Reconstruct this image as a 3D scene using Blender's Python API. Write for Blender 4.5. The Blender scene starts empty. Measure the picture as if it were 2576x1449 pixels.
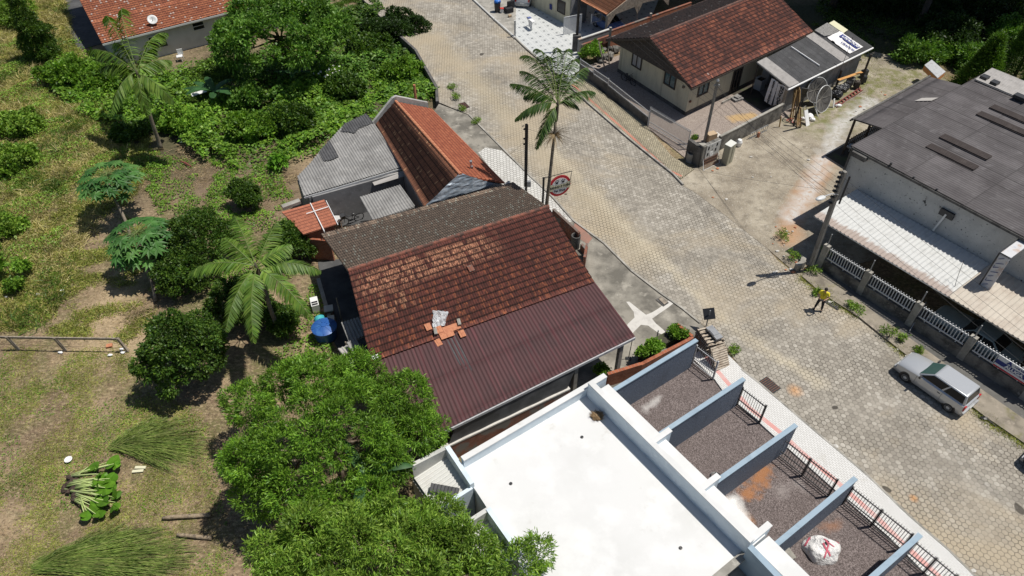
import bpy, bmesh, math, random
import numpy as np
from mathutils import Vector, Matrix
rnd = random.Random(7); rng = np.random.default_rng(7)
SC = bpy.context.scene; COL = SC.collection
R = math.radians

# ---------------------------------------------------------------- camera, sky, sun, exposure
CAM_H, CAM_T, FPX = 29.2, 44.0, 1786.0
cam = bpy.data.cameras.new('camera'); camo = bpy.data.objects.new('camera', cam); COL.objects.link(camo)
cam.sensor_width = 36.0; cam.lens = 36.0 * FPX / 2576.0; cam.clip_end = 2000; cam.clip_start = 0.1
camo.location = (0, 0, CAM_H); camo.rotation_euler = (R(90 - CAM_T), 0, 0); SC.camera = camo
SUN = Vector((0.41, 0.075, 1.0)).normalized()
w = bpy.data.worlds.new("World"); SC.world = w; w.use_nodes = True
nt = w.node_tree; sky = nt.nodes.new('ShaderNodeTexSky'); sky.sky_type = 'NISHITA'; sky.sun_disc = False
sky.sun_elevation = math.asin(SUN.z); sky.sun_rotation = math.atan2(SUN.x, SUN.y)
nt.links.new(sky.outputs[0], nt.nodes['Background'].inputs[0]); nt.nodes['Background'].inputs[1].default_value = 0.066
sl = bpy.data.lights.new('sun', 'SUN'); sl.energy = 4.6; sl.angle = R(0.53); sl.color = (1.0, 0.955, 0.88)
so = bpy.data.objects.new('sun', sl); COL.objects.link(so); so.rotation_euler = SUN.to_track_quat('Z', 'Y').to_euler()
so.location = (20, 10, 60)
SC.view_settings.view_transform = 'Standard'; SC.view_settings.look = 'None'
SC.view_settings.exposure = 0.0; SC.view_settings.gamma = 1.0

# ---------------------------------------------------------------- survey: a sighting in the photograph to a point at a known height
_c, _s = math.cos(R(CAM_T)), math.sin(R(CAM_T))
def A(x, y, z=0.0):
    u, v = (x - 1288.0) / FPX, (y - 724.5) / FPX
    d = Vector((u, _c - v * _s, -_s - v * _c)); k = (z - CAM_H) / d.z
    return Vector((d.x * k, d.y * k, z))
def Q(c, r, x, y, z=0.0): return A(858.667 * c + x / 3.0, 483.0 * r + y / 3.0, z)
def ZB(x, y, z=0.0): return A(702.8 + x * .27338, 217.2 + y * .27338, z)        # small house
def ZD(x, y, z=0.0): return A(1437.5 + x * .21163, 76.7 + y * .21163, z)        # cream house
def Z7(x, y, z=0.0): return A((2300 + x / 3.22) * .63889, (1150 + y / 3.22) * .63889, z)
def ZS(x, y, z=0.0): return A((2900 + x / 3.2933) * .63889, (80 + y / 3.2933) * .63889, z)  # shed
def ZL(x, y, z=0.0): return A((2600 + x / 5.175) * .63889, (480 + y / 5.175) * .63889, z)   # gate pillar
LOT = A(985, 140, -1.2)
def gz(p): return -1.3 * math.exp(-(((p[0] - LOT.x) / 9.5) ** 2 + ((p[1] - LOT.y) / 13.0) ** 2)) - 0.02
def AG(x, y):
    z = 0.0
    for _ in range(6):
        p = A(x, y, z); z = gz(p)
    return A(x, y, z)
def height_to(base, y):
    lo, hi = 0.0, 25.0
    for _ in range(40):
        m = (lo + hi) / 2; X, Y, Z = base.x, base.y, base.z + m - CAM_H
        zc = Y * _c - Z * _s; yy = 724.5 + FPX * (-Y * _s - Z * _c) / zc
        if yy > y: lo = m
        else: hi = m
    return lo

# ---------------------------------------------------------------- objects
WL = {}
def thing(name, label, cat, loc=(0, 0, 0), group=None, rz=0.0):
    o = bpy.data.objects.new(name, None); o.empty_display_size = .3; COL.objects.link(o)
    o.location = loc; o.rotation_euler = (0, 0, rz); o['label'] = label; o['category'] = cat
    if group: o['group'] = group
    WL[o.name] = Vector(loc); return o
def tag(o, label, cat, group=None):
    o['label'] = label; o['category'] = cat
    if group: o['group'] = group
    return o
def kind(o, k): o['kind'] = k; return o
KIDS = {}
def link(name, me, parent=None, shift=True):
    o = bpy.data.objects.new(name, me); COL.objects.link(o)
    if parent is not None:
        o.parent = parent; WL[o.name] = WL[parent.name]
        KIDS.setdefault(parent.name, []).append(o)
    else: WL[o.name] = Vector((0, 0, 0))
    return o
def dup(o, loc=None, rz=None, parent=None, label=None, sc=None):
    c = o.copy(); COL.objects.link(c)
    if parent is not None: c.parent = parent
    if loc is not None: c.location = loc; WL[c.name] = Vector(loc)
    else: WL[c.name] = WL[parent.name]
    if rz is not None: c.rotation_euler = (0, 0, rz)
    if sc is not None: c.scale = (sc, sc, sc)
    if label: c['label'] = label
    for k in KIDS.get(o.name, []): KIDS.setdefault(c.name, []).append(dup(k, parent=c))
    return c

class MB:
    def __init__(s): s.v = []; s.f = []; s.uv = {}
    def add(s, vs, fs, uvs=None):
        b = len(s.v); s.v += [Vector(p) for p in vs]
        for i, f in enumerate(fs):
            if uvs is not None: s.uv[len(s.f)] = [uvs[k] for k in f]
            s.f.append([b + k for k in f])
        return s
    def box(s, c, size, rz=0.0, M=None):
        x, y, z = [q / 2 for q in size]; c = Vector(c)
        m = M if M is not None else Matrix.Rotation(rz, 3, 'Z')
        vs = [c + m @ Vector((sx * x, sy * y, sz * z)) for sz in (-1, 1) for sy in (-1, 1) for sx in (-1, 1)]
        return s.add(vs, [(0, 2, 3, 1), (4, 5, 7, 6), (0, 1, 5, 4), (2, 6, 7, 3), (0, 4, 6, 2), (1, 3, 7, 5)])
    def bar(s, a, b, w, h=None, up=(0, 0, 1)):
        a, b = Vector(a), Vector(b); d = b - a; L = d.length; x = d.normalized(); up = Vector(up)
        y = up.cross(x)
        if y.length < 1e-4: y = Vector((1, 0, 0)).cross(x) if abs(x.x) < .9 else Vector((0, 1, 0)).cross(x)
        y.normalize(); z = x.cross(y); M = Matrix((x, y, z)).transposed()
        return s.box((a + b) / 2, (L, w, h or w), M=M)
    def tube(s, pts, rad, n=8, cap=True):
        pts = [Vector(p) for p in pts]; rs = rad if isinstance(rad, (list, tuple)) else [rad] * len(pts)
        b = len(s.v); ref = None
        for i, p in enumerate(pts):
            t = (pts[min(i + 1, len(pts) - 1)] - pts[max(i - 1, 0)])
            t = t.normalized() if t.length > 1e-9 else Vector((0, 0, 1))
            if ref is None: ref = Vector((1, 0, 0)) if abs(t.x) < .8 else Vector((0, 1, 0))
            u = (ref - t * ref.dot(t)).normalized(); ref = u; q = t.cross(u)
            for k in range(n):
                a = 2 * math.pi * k / n; s.v.append(p + (u * math.cos(a) + q * math.sin(a)) * rs[i])
        for i in range(len(pts) - 1):
            for k in range(n):
                k2 = (k + 1) % n; s.f.append([b + i * n + k, b + i * n + k2, b + (i + 1) * n + k2, b + (i + 1) * n + k])
        if cap:
            s.f.append([b + k for k in range(n)][::-1]); s.f.append([b + (len(pts) - 1) * n + k for k in range(n)])
        return s
    def prism(s, poly, z0, z1):
        n = len(poly); poly = [Vector((p[0], p[1], 0)) for p in poly]
        ar = sum(poly[i].x * poly[(i + 1) % n].y - poly[(i + 1) % n].x * poly[i].y for i in range(n))
        if ar < 0: poly = poly[::-1]
        zz0 = z0 if isinstance(z0, (list, tuple)) else [z0] * n; zz1 = z1 if isinstance(z1, (list, tuple)) else [z1] * n
        if ar < 0: zz0, zz1 = zz0[::-1], zz1[::-1]
        vs = [Vector((p.x, p.y, zz0[i])) for i, p in enumerate(poly)] + [Vector((p.x, p.y, zz1[i])) for i, p in enumerate(poly)]
        fs = [tuple(range(n))[::-1], tuple(range(n, 2 * n))] + [(i, (i + 1) % n, n + (i + 1) % n, n + i) for i in range(n)]
        return s.add(vs, fs)
    def slab(s, poly, t):          # 3-D polygon thickened downward along its normal
        poly = [Vector(p) for p in poly]; n = len(poly)
        nr = (poly[1] - poly[0]).cross(poly[2] - poly[0]).normalized()
        if nr.z < 0: poly = poly[::-1]; nr = -nr
        vs = poly + [p - nr * t for p in poly]
        return s.add(vs, [tuple(range(n)), tuple(range(n, 2 * n))[::-1]] + [(i, n + i, n + (i + 1) % n, (i + 1) % n) for i in range(n)])
    def lathe(s, c, prof, n=16, axis=None):
        c = Vector(c); b = len(s.v); M = axis if axis is not None else Matrix.Identity(3)
        for r, z in prof:
            for k in range(n):
                a = 2 * math.pi * k / n; s.v.append(c + M @ Vector((r * math.cos(a), r * math.sin(a), z)))
        for i in range(len(prof) - 1):
            for k in range(n):
                k2 = (k + 1) % n; s.f.append([b + i * n + k, b + i * n + k2, b + (i + 1) * n + k2, b + (i + 1) * n + k])
        s.f.append([b + k for k in range(n)][::-1]); s.f.append([b + (len(prof) - 1) * n + k for k in range(n)])
        return s
    def blob(s, c, r, sub=2, jit=.12, M=None, seed=0):
        bm = bmesh.new(); bmesh.ops.create_icosphere(bm, subdivisions=sub, radius=1.0); rr = random.Random(seed)
        r = Vector(r) if not isinstance(r, (int, float)) else Vector((r, r, r)); c = Vector(c)
        vs = []
        for v in bm.verts:
            q = v.co * (1 + rr.uniform(-jit, jit)); q = Vector((q.x * r.x, q.y * r.y, q.z * r.z))
            vs.append(c + (M @ q if M is not None else q))
        fs = [[v.index for v in f.verts] for f in bm.faces]; bm.free(); return s.add(vs, fs)
    def build(s, name, mat, parent=None, smooth=False, local=False, auto=None):
        me = bpy.data.meshes.new(name); off = WL[parent.name] if (parent is not None and not local) else Vector((0, 0, 0))
        me.from_pydata([tuple(p - off) for p in s.v], [], s.f)
        if s.uv:
            lay = me.uv_layers.new(name='UVMap')
            for p in me.polygons:
                if p.index in s.uv:
                    for li, uv in zip(p.loop_indices, s.uv[p.index]): lay.data[li].uv = uv
        if smooth: me.polygons.foreach_set('use_smooth', [True] * len(me.polygons))
        if mat: me.materials.append(M_[mat] if isinstance(mat, str) else mat)
        me.update()
        if smooth and auto: me.set_sharp_from_angle(angle=R(auto))
        return link(name, me, parent)

def npmesh(name, V, F, mat, parent=None, uv=None, smooth=False, local=False):
    """V (n,3) array, F (m,4) or (m,3) array."""
    off = np.array(WL[parent.name]) if (parent is not None and not local) else np.zeros(3)
    V = np.asarray(V, dtype=np.float32) - off.astype(np.float32); F = np.asarray(F, dtype=np.int32); k = F.shape[1]
    me = bpy.data.meshes.new(name); me.vertices.add(len(V)); me.vertices.foreach_set('co', V.ravel())
    me.loops.add(F.size); me.loops.foreach_set('vertex_index', F.ravel())
    me.polygons.add(len(F)); me.polygons.foreach_set('loop_start', np.arange(0, F.size, k, dtype=np.int32))
    if uv is not None:
        lay = me.uv_layers.new(name='UVMap'); lay.data.foreach_set('uv', np.asarray(uv, dtype=np.float32)[F.ravel()].ravel())
    me.update(calc_edges=True)
    if smooth: me.polygons.foreach_set('use_smooth', np.ones(len(F), dtype=bool))
    me.materials.append(M_[mat] if isinstance(mat, str) else mat)
    return link(name, me, parent)

# ---------------------------------------------------------------- materials
M_ = {}
class NT:
    def __init__(s, name):
        s.m = bpy.data.materials.new(name); s.m.use_nodes = True; s.t = s.m.node_tree; s.b = s.t.nodes['Principled BSDF']
        M_[name] = s.m; s._pos = None; s._uv = None
    def n(s, ty, **kw):
        q = s.t.nodes.new(ty)
        for k, v in kw.items(): setattr(q, k, v)
        return q
    def l(s, a, b): s.t.links.new(a, b)
    def setin(s, q, i, v):
        if hasattr(v, 'is_output'): s.l(v, q.inputs[i])
        elif v is not None: q.inputs[i].default_value = v
    def pos(s):
        if s._pos is None: s._pos = s.n('ShaderNodeNewGeometry').outputs['Position']
        return s._pos
    def uv(s):
        if s._uv is None: s._uv = s.n('ShaderNodeUVMap').outputs[0]
        return s._uv
    def math(s, op, a, b=None, c=None):
        q = s.n('ShaderNodeMath', operation=op); s.setin(q, 0, a); s.setin(q, 1, b); s.setin(q, 2, c); return q.outputs[0]
    def vm(s, op, a, b=None, out=0):
        q = s.n('ShaderNodeVectorMath', operation=op); s.setin(q, 0, a); s.setin(q, 1, b); return q.outputs[out]
    def noise(s, scale, co=None, det=4.0, rough=.6, sc=None, out='Fac', dist=0.0):
        co = co if co is not None else s.pos()
        if sc is not None: co = s.vm('MULTIPLY', co, sc)
        q = s.n('ShaderNodeTexNoise'); s.l(co, q.inputs['Vector']); q.inputs['Scale'].default_value = scale
        q.inputs['Detail'].default_value = det; q.inputs['Roughness'].default_value = rough; q.inputs['Distortion'].default_value = dist
        return q.outputs[out]
    def ramp(s, f, lo, hi, a=0.0, b=1.0):
        q = s.n('ShaderNodeMapRange'); q.clamp = True; s.setin(q, 0, f)
        for i, v in enumerate((lo, hi, a, b)): q.inputs[1 + i].default_value = v
        return q.outputs[0]
    def cramp(s, f, stops, interp='LINEAR'):
        q = s.n('ShaderNodeValToRGB'); q.color_ramp.interpolation = interp; e = q.color_ramp.elements
        while len(e) < len(stops): e.new(.5)
        for i, (p, c) in enumerate(stops): e[i].position = p; e[i].color = (*c, 1)
        s.l(f, q.inputs[0]); return q.outputs[0]
    def mix(s, f, a, b, mode='MIX'):
        q = s.n('ShaderNodeMix', data_type='RGBA', blend_type=mode)
        s.setin(q, 0, f)
        for i, v in ((6, a), (7, b)):
            if isinstance(v, (tuple, list)): v = (*v, 1) if len(v) == 3 else v
            s.setin(q, i, v)
        return q.outputs[2]
    def white(s, co, out='Value', dim='3D'):
        q = s.n('ShaderNodeTexWhiteNoise', noise_dimensions=dim); s.l(co, q.inputs['Vector']); return q.outputs[out]
    def col(s, c):
        if isinstance(c, (tuple, list)): s.b.inputs['Base Color'].default_value = (*c, 1)
        else: s.l(c, s.b.inputs['Base Color'])
        return s
    def rough(s, v): s.setin(s.b, 'Roughness', v); return s
    def bump(s, h, st=.5, d=.02):
        q = s.n('ShaderNodeBump'); q.inputs['Strength'].default_value = st; q.inputs['Distance'].default_value = d
        s.l(h, q.inputs['Height']); s.l(q.outputs[0], s.b.inputs['Normal']); return s

def wmat(name, base, layers=(), rough=.85, bump=None, metal=0.0, spec=None):
    """base colour with noise layers (colour, scale, lo, hi[, stretch])"""
    t = NT(name); c = base
    for L in layers:
        f = t.ramp(t.noise(L[1], det=6, sc=L[4] if len(L) > 4 else None), L[2], L[3])
        c = t.mix(f, c, L[0])
    t.col(c).rough(rough); t.b.inputs['Metallic'].default_value = metal
    if spec is not None: t.b.inputs['Specular IOR Level'].default_value = spec
    if bump: t.bump(t.noise(bump[0], det=5), bump[1], bump[2])
    return t.m

def leafmat(name, cols, rough=.5, trans=.3, spec=.35):
    t = NT(name); g = t.n('ShaderNodeNewGeometry'); r = g.outputs['Random Per Island']
    n = len(cols); c = t.cramp(r, [(i / max(1, n - 1), q) for i, q in enumerate(cols)])
    big = t.ramp(t.noise(.55, det=2), .3, .7, .72, 1.25)
    c = t.mix(1.0, c, t.n_rgb(t.math('MULTIPLY', big, t.ramp(t.noise(1.9, det=3), .32, .68, .7, 1.3))), 'MULTIPLY')
    t.col(c).rough(rough); t.b.inputs['Specular IOR Level'].default_value = spec
    tr = t.n('ShaderNodeBsdfTranslucent'); t.l(t.mix(1.0, c, (1.25, 1.3, .55), 'MULTIPLY'), tr.inputs[0])
    ms = t.n('ShaderNodeMixShader'); ms.inputs[0].default_value = trans
    t.l(t.b.outputs[0], ms.inputs[1]); t.l(tr.outputs[0], ms.inputs[2]); t.l(ms.outputs[0], t.t.nodes['Material Output'].inputs[0])
def _nrgb(s, f):
    q = s.n('ShaderNodeCombineColor')
    for i in range(3): s.l(f, q.inputs[i])
    return q.outputs[0]
NT.n_rgb = _nrgb

# leaves
leafmat('leaf_willow', [(.075, .18, .016), (.12, .255, .02), (.21, .36, .035), (.085, .19, .018)], trans=.2)
leafmat('leaf_olive', [(.09, .185, .02), (.145, .27, .026), (.26, .38, .055), (.1, .2, .022)], trans=.2)
leafmat('leaf_citrus', [(.03, .075, .012), (.055, .125, .016), (.12, .2, .024), (.035, .085, .014)])
leafmat('leaf_dark', [(.018, .04, .01), (.03, .065, .012), (.045, .09, .016)])
leafmat('leaf_vine', [(.075, .17, .018), (.13, .27, .025), (.24, .39, .045), (.08, .18, .02)])
leafmat('leaf_broad', [(.06, .145, .02), (.1, .22, .028), (.19, .32, .055)])
leafmat('leaf_papaya', [(.04, .13, .026), (.06, .17, .034), (.12, .26, .06)])
leafmat('leaf_banana', [(.03, .09, .03), (.05, .13, .035)], trans=.25)
leafmat('leaf_palm', [(.075, .15, .02), (.11, .2, .028), (.17, .25, .04)], trans=.25)
leafmat('leaf_palm_dark', [(.03, .07, .016), (.055, .11, .02), (.1, .155, .03)], trans=.2)
leafmat('leaf_taro', [(.07, .19, .014), (.1, .25, .018), (.16, .32, .025)], trans=.3)
leafmat('leaf_conifer', [(.05, .12, .016), (.09, .19, .022), (.15, .27, .03)])
leafmat('grass_cut', [(.09, .15, .026), (.13, .2, .035), (.19, .25, .05), (.24, .26, .09)], trans=.15)
leafmat('grass_dry', [(.36, .34, .1), (.46, .4, .15), (.52, .42, .22), (.25, .29, .06)], trans=.15)
leafmat('grass_mixed', [(.21, .28, .04), (.32, .34, .07), (.4, .36, .12), (.14, .22, .03)], trans=.15)
leafmat('grass_green', [(.06, .12, .016), (.09, .17, .02), (.14, .2, .03)], trans=.2)
leafmat('straw', [(.3, .22, .12), (.42, .32, .18), (.24, .17, .1)], trans=.1)
# plain things
wmat('bark', (.2, .15, .1), [((.09, .07, .05), 9, .45, .6, (1, 1, .2)), ((.33, .28, .22), 3, .55, .7)], bump=(30, .6, .02))
wmat('bark_palm', (.24, .2, .15), [((.12, .1, .075), 6, .45, .62, (.3, .3, 3)), ((.36, .32, .27), 2, .55, .7)], bump=(25, .5, .01))
wmat('palm_shaft', (.1, .085, .05), [((.05, .045, .03), 5, .4, .6)], rough=.6)
wmat('palm_rib', (.1, .16, .03), [((.16, .18, .06), 3, .4, .7)], rough=.6)
wmat('stem_pale', (.36, .46, .14), [((.5, .55, .26), 4, .4, .7)], rough=.5)
wmat('root_dark', (.07, .045, .03), [((.03, .02, .015), 12, .4, .6)])
wmat('log', (.3, .23, .15), [((.1, .08, .06), 5, .45, .62), ((.45, .38, .28), 14, .55, .7)], bump=(25, .6, .02))
wmat('wood_old', (.33, .28, .22), [((.17, .14, .11), 5, .4, .65, (1, 1, 1)), ((.45, .41, .35), 11, .55, .75)], bump=(40, .4, .01))
wmat('wood_pallet', (.52, .45, .36), [((.3, .24, .18), 4, .42, .65), ((.55, .48, .4), 13, .55, .75)])
wmat('wood_plank', (.4, .27, .12), [((.24, .15, .07), 5, .42, .65), ((.5, .38, .2), 9, .55, .75)])
wmat('wood_dark', (.075, .06, .048), [((.035, .03, .025), 6, .42, .65)])
wmat('board_orange', (.62, .33, .11), [((.5, .25, .08), 3, .4, .6)])
wmat('concrete', (.36, .34, .3), [((.2, .19, .165), .8, .4, .65), ((.48, .46, .41), 2.5, .55, .75), ((.16, .15, .13), 9, .6, .75)], bump=(30, .3, .01))
wmat('concrete_pole', (.24, .225, .2), [((.13, .12, .105), 4, .45, .65, (3, 3, .5)), ((.33, .31, .28), 7, .55, .75)], bump=(40, .3, .005))
wmat('concrete_dark', (.12, .115, .108), [((.055, .052, .05), 1.3, .4, .62), ((.2, .19, .18), 4, .58, .75)], bump=(20, .3, .01))
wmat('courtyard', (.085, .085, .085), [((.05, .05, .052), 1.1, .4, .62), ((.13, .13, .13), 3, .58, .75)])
wmat('pole_dark', (.03, .026, .022), [((.06, .052, .045), 5, .5, .7, (3, 3, .4))])
wmat('wire', (.03, .03, .032), rough=.6)
wmat('metal_white', (.6, .61, .62), rough=.45)
wmat('metal_grey', (.3, .31, .32), [((.2, .2, .21), 5, .5, .7)], rough=.45, metal=.3)
wmat('metal_silver', (.5, .51, .52), [((.36, .36, .36), 6, .5, .7)], rough=.4, metal=.15)
wmat('metal_black', (.028, .029, .032), rough=.5)
wmat('metal_rust', (.2, .085, .045), [((.1, .05, .035), 12, .45, .65)])
wmat('paint_red_metal', (.22, .06, .045), [((.12, .04, .03), 10, .45, .65)])
wmat('pvc_white', (.78, .78, .77), [((.55, .54, .5), 5, .6, .8)], rough=.4)
wmat('plastic_white', (.75, .75, .74), [((.6, .58, .54), 4, .6, .8)], rough=.4)
wmat('plastic_black', (.02, .02, .022), rough=.4)
wmat('plastic_bag_black', (.022, .023, .026), [((.05, .052, .058), 7, .5, .6)], rough=.28, bump=(9, .9, .06))
wmat('plastic_red', (.5, .05, .04), rough=.4)
wmat('plastic_blue', (.03, .16, .55), rough=.35)
wmat('tank_blue', (.025, .1, .34), [((.05, .16, .42), 3, .5, .7)], rough=.4)
wmat('barrel_cyan', (.05, .38, .42), [((.09, .45, .48), 4, .5, .7)], rough=.45)
wmat('cloth_white', (.78, .77, .76), [((.62, .6, .58), 4, .5, .7)], bump=(6, .5, .05))
wmat('cloth_blue', (.1, .13, .3)); wmat('cloth_black', (.02, .02, .023))
wmat('bag_white', (.8, .79, .78), [((.66, .65, .63), 4, .55, .72)], bump=(4, 1.0, .2), rough=.6)
wmat('print_pink', (.6, .13, .18)); wmat('print_navy', (.035, .05, .2)); wmat('print_black', (.02, .02, .022))
wmat('print_red', (.55, .03, .04), [((.42, .03, .04), 5, .5, .7)]); wmat('print_cream', (.62, .6, .42)); wmat('print_white', (.74, .75, .74))
wmat('print_orange', (.62, .28, .1))
wmat('sheet_gasket', (.24, .235, .225), [((.12, .115, .11), 7, .45, .65), ((.34, .33, .31), 3, .58, .72)])
wmat('foil', (.4, .45, .5), [((.25, .3, .35), 2.2, .42, .6), ((.58, .62, .66), 3, .58, .7)], rough=.4, metal=.3, bump=(4, .5, .04))
wmat('film_clear', (.42, .43, .44), [((.22, .2, .2), 5, .45, .6), ((.7, .71, .72), 8, .56, .66)], rough=.25, bump=(8, .8, .06))
wmat('shade_net', (.045, .047, .05), [((.075, .078, .082), 1.2, .45, .6)], rough=.6)
wmat('glass_dark', (.01, .012, .014), rough=.12, spec=.3)
wmat('glass_green', (.05, .1, .09), rough=.08, spec=.6)
wmat('glass_curtain', (.4, .41, .42), [((.22, .23, .24), 14, .45, .6, (1, 1, .05))], rough=.3)
wmat('glass_teal', (.04, .1, .12), [((.08, .16, .18), 6, .45, .6)], rough=.15)
wmat('tyre', (.016, .016, .017), rough=.8)
wmat('paint_silver', (.5, .515, .53), rough=.25, metal=.4)
wmat('paint_old_teal', (.28, .34, .33), [((.21, .26, .25), 2, .5, .7)], rough=.45)
wmat('paint_white_car', (.62, .63, .64), rough=.25); wmat('paint_blue_car', (.1, .16, .34), rough=.25); wmat('paint_black_car', (.03, .03, .033), rough=.3)
wmat('light_clear', (.6, .62, .62), rough=.15); wmat('light_red', (.4, .02, .02), rough=.2)
wmat('skin', (.42, .24, .16), rough=.55); wmat('shirt_yellow', (.72, .62, .035), [((.6, .5, .03), 6, .5, .7)]); wmat('hair_dark', (.02, .015, .012)); wmat('trousers_black', (.014, .014, .017))
wmat('gravel_dark', (.05, .045, .04))
wmat('card', (.46, .34, .22), [((.36, .26, .16), 4, .5, .7)])
wmat('nest', (.25, .16, .08), [((.4, .29, .16), 30, .5, .65), ((.1, .06, .03), 22, .55, .7)], bump=(60, 1, .05))
wmat('styro', (.8, .8, .8)); wmat('cabinet_olive', (.34, .33, .25), [((.26, .25, .2), 2, .5, .7)], rough=.5); wmat('cabinet_top', (.62, .62, .57))
wmat('lamp_grey', (.6, .61, .6), rough=.4); wmat('appliance', (.5, .52, .54), rough=.4)

# walls
wmat('paint_white_roof', (.64, .64, .63), [((.58, .58, .565), .35, .45, .7), ((.5, .485, .45), 1.3, .64, .82), ((.7, .7, .69), .8, .5, .7), ((.45, .42, .37), 3, .74, .8)], rough=.75, bump=(3, .15, .02))
wmat('paint_bluewhite', (.62, .7, .76), [((.52, .6, .67), 1.2, .5, .72), ((.7, .77, .82), 3, .55, .7)], rough=.7)
wmat('paint_bluecap', (.28, .37, .445), [((.22, .3, .37), 2.2, .5, .72), ((.34, .43, .5), 1, .55, .7), ((.2, .24, .27), 5, .66, .76)], rough=.7)
wmat('stucco_navy', (.15, .185, .245), [((.095, .12, .165), 22, .42, .62), ((.2, .235, .29), 14, .55, .7), ((.075, .09, .115), .8, .58, .75, (1, 1, .3))], bump=(28, 1.0, .07), rough=.9)
wmat('wall_white_stained', (.5, .5, .48), [((.4, .4, .39), .7, .4, .65), ((.49, .49, .48), 3, .55, .7), ((.05, .05, .05), 2.0, .645, .675), ((.06, .06, .06), 8, .63, .67), ((.14, .14, .14), 26, .62, .68)], bump=(14, .4, .02))
wmat('wall_grey', (.24, .24, .24), [((.15, .15, .15), 1.2, .45, .65), ((.31, .31, .31), 4, .55, .72)])
wmat('wall_white_house', (.55, .545, .52), [((.42, .42, .4), .7, .45, .7), ((.45, .25, .1), .45, .6, .75)], bump=(12, .2, .01))
wmat('wall_fence_old', (.2, .19, .17), [((.07, .066, .06), 1.6, .42, .6), ((.32, .3, .27), 3.2, .58, .74), ((.04, .038, .035), 9, .62, .74)], bump=(14, .6, .03))
wmat('render_grey', (.4, .39, .37), [((.28, .27, .255), 1.5, .45, .65)])
t = NT('board_cream'); x = t.n('ShaderNodeSeparateXYZ'); t.l(t.pos(), x.inputs[0])
gx = t.math('ADD', t.math('MULTIPLY', x.outputs[0], .82), t.math('MULTIPLY', x.outputs[1], .58)); gy = t.math('SUBTRACT', t.math('MULTIPLY', x.outputs[1], .82), t.math('MULTIPLY', x.outputs[0], .58))
fr = t.math('MINIMUM', t.math('FRACT', t.math('MULTIPLY', gx, 3.3)), t.math('FRACT', t.math('MULTIPLY', gy, 3.3)))
c = t.mix(t.ramp(fr, .0, .06, 1, 0), (.58, .54, .4), (.38, .35, .25)); c = t.mix(t.ramp(t.noise(1.5, sc=(1, 1, .35)), .5, .75), c, (.44, .4, .29)); c = t.mix(t.ramp(t.noise(9, sc=(2, 2, .4)), .6, .8), c, (.3, .27, .2))
t.col(c).rough(.75)
def brickmat(name, c1, c2, mortar, sx=4.5, plast=None):
    t = NT(name); x = t.n('ShaderNodeSeparateXYZ'); t.l(t.pos(), x.inputs[0])
    cb = t.n('ShaderNodeCombineXYZ'); t.l(t.math('ADD', x.outputs[0], t.math('MULTIPLY', x.outputs[1], .45)), cb.inputs[0]); t.l(x.outputs[2], cb.inputs[1])
    b = t.n('ShaderNodeTexBrick'); t.l(cb.outputs[0], b.inputs[0]); b.inputs['Scale'].default_value = sx
    b.inputs['Color1'].default_value = (*c1, 1); b.inputs['Color2'].default_value = (*c2, 1); b.inputs['Mortar'].default_value = (*mortar, 1); b.inputs['Mortar Size'].default_value = .025
    c = t.mix(t.ramp(t.noise(3), .5, .7), b.outputs[0], tuple(q * .55 for q in c1))
    if plast: c = t.mix(t.ramp(t.noise(.9, det=5), .52, .58), c, plast)
    t.col(c).rough(.9).bump(b.outputs[1], -.5, .02)
brickmat('brick_orange', (.38, .125, .06), (.3, .09, .045), (.27, .2, .16), sx=2.4)
brickmat('brick_old', (.27, .1, .06), (.19, .075, .05), (.16, .13, .11), sx=2.4, plast=(.17, .155, .14))

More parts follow.
